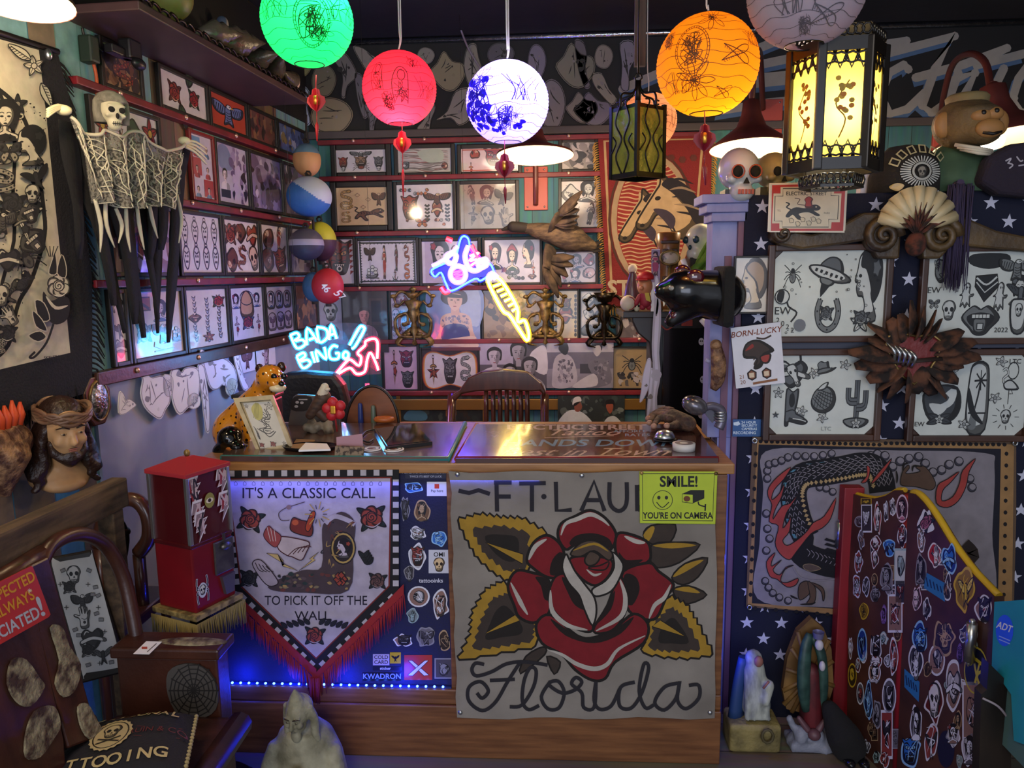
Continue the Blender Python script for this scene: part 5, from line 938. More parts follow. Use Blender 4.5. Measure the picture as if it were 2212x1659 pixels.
def violet(a,i,r):
    L_(a,i,[('face',-.8,-.1,.7),('flower',-.75,.4,.4),('face',-.1,-.6,.45),('flower',.2,-.5,.25),('grass',.35,.1,.5),('flower',-.5,-.5,.35)],r)
    for k in range(26): x,y=r.uniform(-1.25,-.45),r.uniform(-.9,.4);a.B([(x+.14*r.uniform(.4,1)*cos(t),y+.12*r.uniform(.4,1)*sin(t)) for t in (0,1.3,2.6,3.9,5.1)],'3a22c8',3)
    for k in range(12): x,y=r.uniform(-.5,.5),r.uniform(-1,-.55);a.B([(x+.13*r.uniform(.4,1)*cos(t),y+.09*r.uniform(.4,1)*sin(t)) for t in (0,1.3,2.6,3.9,5.1)],'3a22c8',3)
lantern(1096,222,85,2.75,'b4a4ff','glaring white and violet paper lantern with purple drawings',7,(.4,-.4,.3),'d4c8ff',.55,violet,'3014b8',2)
lantern(1528,142,101,2.3,'f0a01c','orange paper lantern drawn with a crocodile skull and an oval frame',1.5,(.15,.1,-.5),'ffd080',.1,lambda a,i,r: L_(a,i,[('oval',-.3,.1,.42),('flower',-.25,-.5,.42),('jaw',.55,-.05,.35),('flower',.1,.75,.35),('face',-.85,.35,.25),('jaw',.4,-.75,.25),('grass',-.7,-.5,.35),('grass',.95,.3,.3)],r),'5f3408')
lantern(1742,-22,113,2.15,'c9c2d2','unlit white paper lantern with grey drawings at the top edge',0,(0,0,0),'ffffff',.02,lambda a,i,r: L_(a,i,[('jaw',.45,-.75,.4),('grass',-.1,-.4,.5),('face',.0,-.9,.3)],r),'57545e')
lantern(1400,262,58,3.9,'d9a888','small peach paper lantern behind the iron lantern',1.0,(.3,0,.2),'ffc890',.12,lambda a,i,r: L_(a,i,[('grass',.7,-.1,.5),('lady',.4,-.2,.4)],r),'5a3a2c')
# charms with tassels under the lanterns
GILT=mat('gilt_paper','d8a03c',.3,.8);CHARM=mat('red_charm','c01f28',.5);CHARMD=mat('dark_red_charm','7d1428',.5)
def charm(x,y0,y1,yt,Y,label,m=CHARM,k=1.0):
    c=at(x,(y0+y1)/2,Y);h=pxm(Y,(y1-y0));o=thing('tassel_charm',label,'charm',c);b=NB()
    for i in range(6):
        t=i*pi/3;prism(b,[(0,h*.5),(h*.16,h*.42),(h*.2,h*.2),(h*.38,h*.12),(h*.42,-h*.1),(h*.25,-h*.32),(0,-h*.5)],.002,Matrix.Translation(c) @ Matrix.Rotation(t,4,'Z'))
    mk('petals',b,m,o);b=NB();lathe(b,[(h*.1,-h*.22),(h*.16,-h*.18),(h*.16,h*.14),(h*.1,h*.18)],Matrix.Translation(c),12);
    mk('gilt_core',b,GILT,o);b=NB();tube(b,[at(x,y0-30,Y),c+V((0,0,h*.4))],.0018,5);mk('string',b,m,o)
    if yt: b=NB();z0=c-V((0,0,h*.45));e=at(x+2,yt,Y);tube(b,[z0,z0*.6+e*.4],.0015,5);rng=random.Random(int(x));tube(b,[z0*.62+e*.38,z0*.5+e*.5,e],[.003,.007,.002],6);mk('tassel',b,m,o)
charm(683,192,240,305,2.5,'red paper charm with a tassel under the green lantern');charm(869,284,330,425,3.05,'red paper charm hanging under the red lantern');charm(1090,333,382,440,2.75,'dark red paper charm hanging under the violet lantern',CHARMD);charm(1522,270,325,400,2.3,'dark red paper charm hanging under the orange lantern',CHARMD)
# ------------------------------------------------------------------ iron lantern on the brown post
POLE=mat('mottled_post','4a3c34',.7,noise_=('2a211d',10,(1,1,.3),.4,.65))
c=at(1377,300,2.5);b=NB();boxp(b,(c.x-.006,2.56,c.z+.24),(c.x+.03,2.58,3.03));mk('hanging_post',b,POLE,label='thin brown post hanging from the ceiling over the iron lantern',cat='post')
o=thing('iron_lantern','black iron lantern with amber and green glass panes','lantern',c)
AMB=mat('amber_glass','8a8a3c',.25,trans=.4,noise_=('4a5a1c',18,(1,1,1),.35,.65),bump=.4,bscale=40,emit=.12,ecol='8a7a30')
h0,h1,rw=at(1377,383,2.5).z,at(1377,238,2.5).z,pxm(2.5,50);MZ=Matrix.Translation((c.x,c.y,0)) @ Matrix.Rotation(RD(38),4,'Z')
for i in range(4):
    b=NB();M=MZ @ Matrix.Rotation(i*pi/2,4,'Z');s_=rw*.74;boxp(b,(-s_,-s_-.002,h0+.01),(s_,-s_+.002,h1));mk('glass_pane',b,AMB,o,M=M)
    b=NB();hh=h1-h0
    for sx in (-1,1):
        tube(b,[(sx*s_*.1,-s_-.006,h0+.01),(sx*s_*.5,-s_-.008,h0+hh*.3),(sx*s_*.1,-s_-.006,h0+hh*.55),(sx*s_*.55,-s_-.008,h0+hh*.8),(sx*s_*.2,-s_-.006,h1+.015),(sx*s_*.5,-s_-.006,h1+.02)],.0028,6,sm=5)
        tube(b,[(sx*s_*.9,-s_-.006,h0+hh*.35),(sx*s_*.5,-s_-.008,h0+hh*.5),(sx*s_*.75,-s_-.008,h0+hh*.6)],.0025,6,sm=5)
    mk('scrollwork',b,BLKMET,o,M=M)
    b=NB();boxp(b,(-s_-.006,-s_-.006,h0-.005),(-s_+.006,-s_+.006,h1+.012));boxp(b,(-s_,-s_-.004,h0-.006),(s_,-s_+.004,h0+.01));boxp(b,(-s_,-s_-.004,h1-.005),(s_,-s_+.004,h1+.006));mk('iron_bar',b,BLKMET,o,M=M)
b=NB()
for i in range(4): t=i*pi/2+.7;tube(b,[(c.x+rw*cos(t),c.y+rw*sin(t),h1),(c.x+rw*.9*cos(t),c.y+rw*.9*sin(t),h1+.04),(c.x+rw*.3*cos(t),c.y+rw*.3*sin(t),h1+.05),(c.x,c.y,h1+.085)],.0035,6,sm=5)
tube(b,[(c.x,c.y,h1+.02),(c.x,c.y,h1+.09)],.01,8);tube(b,[(c.x+.012*cos(k),c.y,h1+.1+.012*sin(k)) for k in range(7)],.003,6,True);tube(b,[(c.x,c.y,h1+.11),(c.x,c.y+.02,3.03)],.003,6);mk('hanger',b,BLKMET,o)
# ------------------------------------------------------------------ six-sided palace lantern
CARVD=mat('black_carved_wood','120d08',.4)
c=at(1803,245,2.25);h0,h1,rr=at(1803,366,2.25).z,at(1803,112,2.25).z,pxm(2.25,86);o=thing('palace_lantern','six-sided yellow glass palace lantern in a black carved frame','lantern',c)
M0=Matrix.Translation((c.x,c.y,0)) @ Matrix.Rotation(RD(-8),4,'Z');ap=rr*cos(pi/6);sw=rr*sin(pi/6)
for i in range(6):
    M=M0 @ Matrix.Rotation(i*pi/3,4,'Z');b=NB();b.faces.new([b.verts.new((sx*sw*.95,-ap,z)) for sx,z in ((-1,h0+.01),(1,h0+.01),(1,h1-.01),(-1,h1-.01))]);mk('glass_pane',b,mat('amber_pane','f2c840',.4,trans=.0),o,M=M)
    a=Art(lambda u,v,d,q=M: V((u,-ap-.0015-d,v)))
    if i in (0,1,5):
        z=(h0+h1)/2;a.S([(-sw*.15,z-.09),(sw*.1,z-.04),(-.02,z+.0),(sw*.2,z+.06)],.004,'a8781c')
        rng=random.Random(i)
        for k in range(16): a.E(rng.uniform(-.3,.35)*sw,z+rng.uniform(-.05,.07),.008,.007,rng.choice(['b8701c','c89a2c','a8862c']),n=7)
        mk('painted_blossom',a,PRINT,o,M=M)
    b=NB();boxp(b,(-sw-.012,-ap-.012,h0-.012),(-sw+.012,-ap+.012,h1+.01),.004);boxp(b,(-sw,-ap-.008,h0-.012),(sw,-ap+.008,h0+.02));boxp(b,(-sw,-ap-.008,h1-.025),(sw,-ap+.008,h1+.01));mk('frame_bar',b,CARVD,o,M=M)
    b=NB()
    for zz,s_ in ((h0+.02,1),(h1-.025,-1)):
        for k in range(4):
            x=-sw*.72+sw*.48*k;tube(b,[(x+.018*cos(t*.8),-ap-.004,zz+s_*(.018+.014*sin(t*.8))) for t in range(8)],.0032,5,True);tube(b,[(x-.018,-ap-.004,zz),(x,-ap-.004,zz+s_*.045),(x+.018,-ap-.004,zz)],.003,5)
    for k in range(6): x=-sw*.8+sw*.32*k;tube(b,[(x+.012*cos(t),-ap-.002,h1+.028+.014*sin(t)) for t in range(7)],.0035,5,True)
    mk('fretwork',b,CARVD,o,M=M)
    b=NB();s2=ap*.7
    for k in range(5): x=-sw*.6+sw*.3*k;tube(b,[(x+.012*cos(t),-s2,h0-.033+.016*sin(t)) for t in range(7)],.003,5,True)
    boxp(b,(-sw*.72,-s2-.003,h0-.055),(sw*.72,-s2+.003,h0-.048));mk('lower_fretwork',b,CARVD,o,M=M)
m=MATS['amber_pane'];nt=m.node_tree;bs=nt.nodes['Principled BSDF'];tr=nt.nodes.new('ShaderNodeBsdfTranslucent');tr.inputs[0].default_value=lin('ffd45a');ms=nt.nodes.new('ShaderNodeMixShader');ms.inputs[0].default_value=.7
nt.links.new(bs.outputs[0],ms.inputs[1]);nt.links.new(tr.outputs[0],ms.inputs[2]);nt.links.new(ms.outputs[0],nt.nodes['Material Output'].inputs[0]);bs.inputs['Emission Color'].default_value=lin('f0b41c');bs.inputs['Emission Strength'].default_value=.12
lamp('palace_lantern_light','POINT',(c.x,c.y-.02,(h0+h1)/2-.02),4.2,'fff8e0',.03)
b=NB();lathe(b,[(rr*.98,h1+.045),(rr*.6,h1+.06),(.02,h1+.08)],M0,6);tube(b,[(c.x,c.y,h1+.07),(c.x,c.y,3.03)],.004,6);mk('roof',b,CARVD,o)
# ------------------------------------------------------------------ neon signs
def neonm(n,col,e): return mat('neon_'+n,col,emit=e)
HALO={}
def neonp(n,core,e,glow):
    m=neonm(n,core,e);g=mat('halo_'+n,glow,emit=2.2);nt=g.node_tree;tr=nt.nodes.new('ShaderNodeBsdfTransparent');ms=nt.nodes.new('ShaderNodeMixShader');ms.inputs[0].default_value=.22
    nt.links.new(tr.outputs[0],ms.inputs[1]);nt.links.new(nt.nodes['Principled BSDF'].outputs[0],ms.inputs[2]);nt.links.new(ms.outputs[0],nt.nodes['Material Output'].inputs[0]);HALO[m.name]=g;return m  # half-clear glowing outer tube, added to imitate the halo round each neon core
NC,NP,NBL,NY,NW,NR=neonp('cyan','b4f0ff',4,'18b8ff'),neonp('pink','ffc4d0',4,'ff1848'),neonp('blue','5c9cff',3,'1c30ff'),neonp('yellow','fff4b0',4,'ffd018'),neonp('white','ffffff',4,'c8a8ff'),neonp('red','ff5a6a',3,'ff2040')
def neon(root,Y,strokes,r,n=8):
    sf=SY(Y)
    for nm,m,pts,cl,k in strokes:
        b=NB();q=[sf.px(*p) for p in pts];s_=4 if len(pts) > 2 else 0;tube(b,q,r*k*.8,n,cl,sm=s_);tube(b,q,r*k*1.7,n,cl,1,s_);mk(nm,b,[m,HALO[m.name]],root)
o=thing('neon_word_sign','blue neon BADA BING sign with a pink lounging figure','neon sign',at(720,890,3.6));CL=lambda x,y: (x*.2532+360,y*.2532+600)
st=[]
for q in ([(1055,490),(1110,600),(1180,570),(1160,530),(1100,540)],[(1055,490),(1110,470),(1130,505),(1090,535)],[(1195,575),(1200,430),(1290,550)],[(1215,530),(1265,510)],[(1280,430),(1305,550),(1370,510),(1360,440),(1280,420)],[(1385,530),(1405,400),(1450,520)],[(1390,490),(1440,475)],
          [(1110,670),(1160,770),(1225,735),(1200,700),(1145,715)],[(1110,670),(1165,640),(1180,670),(1135,705)],[(1235,630),(1265,725)],[(1290,720),(1275,620),(1360,695),(1345,590)],[(1460,590),(1420,580),(1385,630),(1400,690),(1460,690),(1470,645),(1440,645)]): st.append(('letter_tube',NC,[CL(*p) for p in q],False,1))
st.append(('dot_tube',NC,[CL(*p) for p in [(1505,655),(1525,630),(1550,650),(1540,685),(1512,685)]],True,1));st.append(('stroke_tube',NC,[CL(*p) for p in [(1560,575),(1640,430),(1670,415),(1685,445),(1610,580),(1580,605)]],False,1))
for q in ([(1445,820),(1530,720),(1570,700),(1640,750),(1660,680),(1630,640),(1690,580),(1700,540),(1770,520),(1800,560),(1795,690)],[(1450,830),(1560,770),(1620,820),(1690,800),(1710,700),(1740,640),(1790,740),(1805,790)]): st.append(('figure_tube',NP,[CL(*p) for p in q],False,1.1))
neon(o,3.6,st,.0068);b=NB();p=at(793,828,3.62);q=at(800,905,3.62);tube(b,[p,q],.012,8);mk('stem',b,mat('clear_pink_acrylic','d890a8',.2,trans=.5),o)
sf=SY(3.63);b=NB();prism(b,[sf.uv(*CL(*p)) for p in [(1030,480),(1440,380),(1700,390),(1830,520),(1830,820),(1420,840),(1150,790),(1080,660)]],.004,Matrix.Translation((0,3.625,0)));mk('acrylic_back',b,mat('clear_acrylic','dfe8f4',.1,trans=.9,alpha=.12),o)
[cable('sign_wire',[at(x,y,3.63),at(x,y-30,3.65),V((at(x,y,3.63).x,3.65,3.03))],.0008,BLACK,lb,'wire') for x,y,lb in ((640,720,'thin wire holding up the BADA end of the neon word sign'),(805,745,'thin wire holding up the pink end of the neon word sign'))]
lamp('neon_glow_blue','POINT',at(690,750,3.5),6,'3aa8ff',.08);lamp('neon_glow_pink','POINT',at(790,790,3.5),3,'ff2c58',.06)
o=thing('neon_machine_sign','blue and yellow neon sign of a tattoo machine with its needle','neon sign',at(1030,740,4.2));CM=lambda x,y: (x*.2532+850,y*.2532+290);st=[]
st += [('body_tube',NBL,[CM(*p) for p in [(440,1100),(325,1160),(355,1215),(405,1180),(450,1280),(500,1335),(690,1235),(740,1250),(800,1215)]],False,.9),('body_tube',NBL,[CM(*p) for p in [(540,1020),(570,900),(600,870),(635,890),(650,950)]],False,.9),('body_tube',NBL,[CM(*p) for p in [(800,1095),(835,1120),(860,1185)]],False,.9)]
st += [('coil_tube',NW,[CM(*p) for p in [(640,950),(610,1040),(640,1140),(700,1165),(760,1130),(780,1080)]],False,1.2),('dial_tube',NW,[CM(550+65*cos(t*.5),1195+70*sin(t*.5)) for t in range(12)],True,1.2),('grip_tube',NW,[CM(*p) for p in [(330,1125),(450,1060),(550,955)]],False,1.0),('cap_tube',NW,[CM(*p) for p in [(460,1090),(450,1040),(500,1015),(535,1040),(510,1100)]],True,1.3),('cap_tube',NW,[CM(*p) for p in [(720,1100),(780,1065),(800,1110),(745,1140)]],True,1.2)]
st += [('dial_fill_tube',NR,[CM(*p) for p in [(510,1180),(590,1165),(515,1200),(590,1195),(520,1225),(585,1225)]],False,.7),('coil_fill_tube',NP,[CM(*p) for p in [(650,1040),(730,1010),(645,1080),(740,1060),(660,1120)]],False,1),('coil_fill_tube',NR,[CM(*p) for p in [(660,950),(720,1060)]],False,1.3),('spark_tube',NR,[CM(*p) for p in [(450,890),(500,910)]],False,1.2),('spark_tube',NR,[CM(*p) for p in [(405,1305),(440,1350),(480,1330)]],False,1.2)]
st += [('needle_tube',NY,[CM(*p) for p in [(815,1225),(820,1290),(930,1500),(990,1545),(1080,1680),(1140,1760),(1155,1700),(1120,1590),(1060,1600),(1055,1480),(935,1270),(860,1215)]],True,1.15),('needle_tube',NW,[CM(*p) for p in [(810,1235),(840,1195),(880,1230)]],False,1.6)]
for i in range(6): st.append(('stripe_tube',NY,[CM(850+32*i,1300+42*i),CM(915+27*i,1275+42*i)],False,.9))
neon(o,4.2,st,.0078);sf=SY(4.23);b=NB();prism(b,[sf.uv(*CM(*p)) for p in [(340,1130),(460,1070),(560,960),(590,890),(640,900),(680,960),(780,1080),(850,1150),(800,1210),(690,1230),(510,1320),(450,1260),(410,1170),(350,1200)]],.004,Matrix.Translation((0,4.225,0)));mk('blue_glow_backing',b,mat('cobalt_glow','1a10c0',.2,emit=.35,ecol='2a18ff'),o)  # self-lit blue panel stands in for the neon's glow on the wall
cable('machine_wire',[at(1003,512,4.22),at(1002,440,4.22),V((at(1003,512,4.22).x,4.22,3.03))],.0008,BLACK,'thin wire holding up the neon tattoo machine','wire')
lamp('neon_glow_cobalt','POINT',at(985,590,4.1),6,'3c28ff',.08);lamp('neon_glow_yellow','POINT',at(1100,660,4.08),1.3,'ffd860',.06)
# ------------------------------------------------------------------ sculpted heads
def frame_at(c,face,s=1.0,up=(0,0,1)):
    y=-V(face).normalized();z=V(up);x=y.cross(z).normalized();z=x.cross(y)
    return Matrix(((x.x*s,y.x*s,z.x*s,c[0]),(x.y*s,y.y*s,z.y*s,c[1]),(x.z*s,y.z*s,z.z*s,c[2]),(0,0,0,1)))
def face_bm(beard=False,neck=True):
    b=NB();ell(b,(0,.02,.08),(.36,.44,.46));ell(b,(0,-.1,-.22),(.29,.32,.32));ell(b,(0,-.26,-.42),(.13,.13,.1))
    cap(b,(0,-.4,.12),(0,-.5,-.1),.045,.075,8);ell(b,(0,-.44,-.12),(.1,.07,.06),n=8)
    for s_ in (-1,1):
        ell(b,(s_*.15,-.36,.17),(.14,.08,.045),n=8);ell(b,(s_*.19,-.31,-.1),(.12,.12,.12),n=8);ell(b,(s_*.36,.03,.0),(.05,.1,.14),n=8);ell(b,(s_*.15,-.36,.06),(.075,.06,.05),n=8)
    ell(b,(0,-.4,-.24),(.11,.05,.03),n=8);ell(b,(0,-.39,-.29),(.09,.05,.035),n=8)
    if neck: cap(b,(0,.05,-.3),(0,.1,-.8),.22,.24)
    return b
def features(root,M,iris,lip,white='e8e0d4'):
    b=NB()
    for s_ in (-1,1): ell(b,(s_*.15,-.405,.07),(.06,.025,.025),n=10)
    mk('eye',b,mat('eye_'+white,white,.3),root,M=M)
    b=NB()
    for s_ in (-1,1): ell(b,(s_*.15,-.425,.065),(.024,.012,.022),n=8);tube(b,[(s_*.06,-.44,.17),(s_*.16,-.45,.22),(s_*.27,-.37,.17)],[.012,.02,.008],6)
    mk('brow',b,mat('dark_iris',iris,.4),root,M=M)
    b=NB();ell(b,(0,-.44,-.245),(.09,.02,.018),n=8);ell(b,(0,-.43,-.285),(.075,.02,.02),n=8);mk('lips',b,mat('lip_'+lip,lip,.5),root,M=M)
# ------------------------------------------------------------------ on the side wall
BN=LW.off(.03)
def bx(x,y): return BN.px(x,y)
def wallbox(pts,d,m,name,parent,dd=0,s=BN): b=NB();prism(b,[s.uv(*p) for p in pts],d);b.transform(s.M);return mk(name,b,m,parent)
o=thing('wall_banner','tall cream banner printed with a black tattooed figure, edged in black fringe','banner',bx(100,830))
wallbox([(-200,20),(122,118),(146,210),(196,600),(196,845),(-200,965)],.006,mat('black_felt','14141a',.95,bump=.5,bscale=120),'border',o)
a=PxArt(LW.off(.0365),0,0,1);a.eps=.000022
a.P([(-200,30),(84,108),(100,250),(120,450),(138,620),(152,762),(0,798),(-200,848)],'d3cbb2')
CKI='17171a'
edge=[(-60,160),(0,195),(40,235),(68,300),(84,380),(94,450),(96,510),(70,600),(42,650),(28,700),(18,745),(-20,780),(-90,800)]
a.B([(-200,150)]+edge+[(-200,800)],'c9c1a8');a.S(edge,9,CKI);a.S([(-5,190),(25,270),(32,330),(28,420),(30,520),(5,610),(0,680)],8,CKI)
rng=random.Random(11);IP=Pal(CKI,'2b2b2c',CKI,'8a8474','4a4842','cfc7ae')
rq=random.Random(31)
for i in range(60):
    x,y=rq.uniform(-30,84),rq.uniform(225,735)
    if x < 80-max(0,y-520)*.36 and x > 34-max(0,y-520)*.3 or x < 0: scrib(a.m(x,y,rq.uniform(9,17),rq.uniform(0,6)),Pal(CKI,CKI,'cfc7ae','cfc7ae',CKI,'cfc7ae'),rq)
for m_,x,y,k,r in ((flower,32,225,20,0),(lady,5,260,36,0),(profile,58,315,34,.1),(bird,72,385,26,.3),(rose,20,440,26,0),(lips,55,460,20,.4),(skull,62,420,18,0),(snake,-5,380,30,0),(spider,50,560,30,.5),(lips,62,520,26,.7),(dagger,40,490,30,.4),(heart,8,560,24,0),(cat,15,630,26,.6),(eagle,-5,480,26,0),(rose,4,720,20,0),(hand,8,680,20,.6),(snake,-20,740,22,0),(fly,8,330,22,0),(fish,40,610,20,.8),(star5,70,350,9,0),(skull,-10,640,20,0)): m_(a.m(x,y,k*1.2,r),IP)
for i in range(150):
    x,y=rng.uniform(-10,92),rng.uniform(210,740)
    if x < 88-max(0,y-520)*.36: a.E(x,y,rng.uniform(.8,2.6),rng.uniform(.8,2.6),CKI,n=5)
flower(a.m(59,143,25,.2),Pal(CKI,'d3cbb2','d3cbb2','d3cbb2',CKI,'d3cbb2'))
for x,y,L_,r in ((52,130,60,2.55),(74,180,58,-1.15)):
    q=a.m(x,y,1,r);q.OB([(0,0),(L_*.3,10),(L_*.7,8),(L_,0),(L_*.7,-8),(L_*.3,-10)],'d3cbb2',2.4,CKI);[q.L([(L_*k*.12,0),(L_*k*.12+5,7)],1.6,CKI) for k in range(1,8)];q.L([(0,0),(L_*.9,0)],2,CKI)
rose(a.m(112,618,34,.2),Pal(CKI,'d3cbb2','2a2a2a','d3cbb2',CKI,'e8e2cc'),leaves=False);a.B([(78,630),(95,650),(120,640),(136,650),(130,690),(100,700),(80,670)],CKI);a.S([(84,640),(105,665),(132,660)],7,'d3cbb2',taper=True)
for q in ([(90,590),(98,560),(104,545),(108,590)],[(108,590),(118,550),(128,575),(126,600)],[(60,650),(80,655),(92,690),(70,690)],[(46,725),(70,715),(84,728),(66,738)],[(55,672),(75,690),(86,715),(62,705)]): a.OB(q,CKI,2,'d3cbb2',3)
a.S([(100,700),(85,740),(60,770),(48,772),(60,760)],5,CKI);[a.L([(100-3*i,555),(98-9*i+12,532)],2,CKI) for i in range(4)]
q=a.m(112,771,1,.07);q.T('SKELETON 2006',-1,0,9,CKI,.02);mk('printed_sheet',a,CLOTHP,o)
b=NB();rng=random.Random(2);tops=[]
for i in range(90): t=i/89;tops.append(bx(-60+255*t,905-80*t-2+rng.uniform(-30,8)))
strands(b,tops,.075,.004,rng,.012);
for i in range(60): t=i/59;x=122+74*min(1,t*1.3);p=bx(x,130+700*t);tube(b,[p,p+LW.u*.03+V((0,0,-.01)),p+LW.u*.05+V((.01,0,-.05+rng.uniform(-.02,.02)))],[.004,.004,.0015],4)
mk('fringe',b,BLKCLOTH,o);b=NB();tube(b,[bx(-200,8),bx(124,112)],.011,8);mk('rod',b,BLACK,o);b=NB();ell(b,bx(97,118)+LW.n*.012,(.012,.012,.018));mk('clip',b,STEEL,o)
# hanging skeleton decoration
GS=LW.off(.16);GN=mat('grey_net','8f8b7c',.9,noise_=('5c594e',40,(1,1,.4),.35,.65));NS=mat('pale_strand','c2bda6',.9)
o=thing('hanging_skeleton','hanging skeleton ghoul in a grey hood and torn net over black rags','decoration',GS.px(260,720))
hc=LW.off(.2).px(243,245);M=frame_at(hc,(.75,-.62,-.08),.105)
b=NB();ell(b,(0,.02,.1),(.36,.42,.42));ell(b,(0,-.14,-.3),(.22,.22,.24));
for s_ in (-1,1): ell(b,(s_*.22,-.26,-.08),(.1,.12,.07),n=8);ell(b,(s_*.15,-.36,.2),(.14,.06,.05),n=8)
mk('skull',b,mat('bone','bdb79c',.6),o,smooth=True,M=M,mods=rem(.045))
b=NB()
for s_ in (-1,1): ell(b,(s_*.15,-.37,.08),(.1,.05,.09),n=10)
ell(b,(0,-.4,-.1),(.055,.05,.09),n=8);tube(b,[(-.15,-.36,-.33),(0,-.385,-.32),(.15,-.36,-.33)],.012,5);[tube(b,[(-.12+.06*i,-.37,-.26),(-.12+.06*i,-.365,-.39)],.008,4) for i in range(5)]
mk('sockets',b,mat('hollow_black','0c0b0a',.9),o,M=M)
b=NB();lathe(b,[(.5,-.35),(.52,0),(.5,.3),(.38,.5),(.15,.62),(.01,.64)],Matrix.Translation((0,.1,.05)),18,squash=.95,cap=False)
bmesh.ops.delete(b,geom=[f for f in b.faces if f.calc_center_median().y < -.1 and f.calc_center_median().z < .3],context='FACES');mk('hood',b,GN,o,smooth=True,M=M,mods=[('SOLIDIFY',dict(thickness=.05))])
top=[(150,252),(172,285),(196,292),(214,282),(240,296),(268,284),(292,292),(322,316),(350,326),(380,320),(402,306)]
bot=[(202,430),(212,440),(228,436),(246,450),(262,446),(280,452),(298,444),(318,448),(338,442),(362,452),(386,420)]
tp=smooth([(*p,0) for p in top],4);bp=smooth([(*p,0) for p in bot],4);rng=random.Random(5);b=NB();grid=[]
for j in range(14):
    t=j/13;grid.append([GS.px(p.x*(1-t)+q.x*t,p.y*(1-t)+q.y*t,.035*sin(i*.9+t*2)*(t*.6+.2)+.03*sin(pi*i/40)) for i,(p,q) in enumerate(zip(tp,bp))])
gv=[[b.verts.new(p) for p in r] for r in grid]
for j in range(13):
    for i in range(len(gv[0])-1): b.faces.new((gv[j][i],gv[j][i+1],gv[j+1][i+1],gv[j+1][i]))
m=mat('torn_gauze','77746a',.95);nt=m.node_tree;tc=nt.nodes.new('ShaderNodeTexCoord');vz=nt.nodes.new('ShaderNodeTexNoise');vz.inputs['Scale'].default_value=130;vz.inputs['Detail'].default_value=4;mr=nt.nodes.new('ShaderNodeMapRange');mr.inputs[1].default_value=.42;mr.inputs[2].default_value=.55;mr.inputs[3].default_value=.25;nt.links.new(tc.outputs['Object'],vz.inputs['Vector']);nt.links.new(vz.outputs['Fac'],mr.inputs[0]);nt.links.new(mr.outputs[0],nt.nodes['Principled BSDF'].inputs['Alpha'])
mk('gauze',b,m,o,smooth=True)
b=NB();G=grid;W_=len(G[0])
for i in range(70):
    x=rng.randrange(W_);j0=rng.randrange(0,6);pts=[];
    for j in range(j0,min(14,j0+rng.randrange(5,14))): x=max(0,min(W_-1,x+rng.choice((-1,0,0,1))));pts.append(G[j][x]+LW.n*.006)
    if len(pts) > 2: tube(b,pts,.0022,4,sm=2)
for i in range(26):
    j=rng.randrange(14);x=rng.randrange(0,W_-8);tube(b,[G[min(13,j+k//3)][x+k]+LW.n*.006 for k in range(0,8,2)],.0018,4,sm=2)
tube(b,[g+LW.n*.004 for g in G[0]],.006,5)
for x,y,L_ in ((205,430,545),(228,436,535),(250,450,525),(272,448,545),(296,446,540),(322,440,515),(382,420,525)):
    tube(b,[GS.px(x,y),GS.px(x+8+rng.uniform(-6,6),(y+L_)/2),GS.px(x+14+rng.uniform(-10,6),L_)],[.006,.007,.002],6,flat=.6,sm=4)
mk('net_strands',b,NS,o)
for nm,pts in (('hand',[(104,243),(152,236)]),('hand',[(398,304),(446,338)])):
    b=NB();(x0,y0),(x1,y1)=pts;ell(b,GS.px((x0*.3+x1*.7) if x0 < 200 else x0,(y0*.3+y1*.7) if x0 < 200 else y0),(.025,.02,.016),n=8)
    for k in range(4):
        p=GS.px(x1 if x0 < 200 else x0,y1 if x0 < 200 else y0+k*4);q=GS.px(x0-2,y0-6+k*5) if x0 < 200 else GS.px(x1,y1-16+k*11);tube(b,[p,p*.5+q*.5+V((0,0,.012)),q],[.006,.0055,.004],6,sm=3)
    mk(nm,b,mat('bone_hand','d8d2a8',.6),o)
for x0,y0,x1,y1,w_ in ((150,262,160,560,.05),(175,300,235,660,.06),(205,300,262,720,.05),(232,330,285,700,.07),(262,320,300,730,.06),(300,340,330,690,.045),(335,350,350,720,.05),(372,345,372,740,.06),(392,320,378,610,.045),(320,350,318,560,.06),(285,330,272,560,.07),(345,340,340,540,.07),(200,300,205,520,.06)):
    b=NB();GB=LW.off(.1);p0,p1=GB.px(x0,y0),GB.px(x1,y1);n=9;L1=[];
    for j in range(n): t=j/(n-1);c=p0*(1-t)+p1*t+LW.n*(.02*sin(3*t+x0));ww=w_*(1-.75*t*t)*(1.5+.3*sin(9*t+x0));L1.append((b.verts.new(c-LW.u*ww/2),b.verts.new(c+LW.u*ww/2)))
    for k in range(n-1): b.faces.new((L1[k][0],L1[k][1],L1[k+1][1],L1[k+1][0]))
    mk('rag',b,BLKCLOTH,o,smooth=True,mods=[('SOLIDIFY',dict(thickness=.004))])
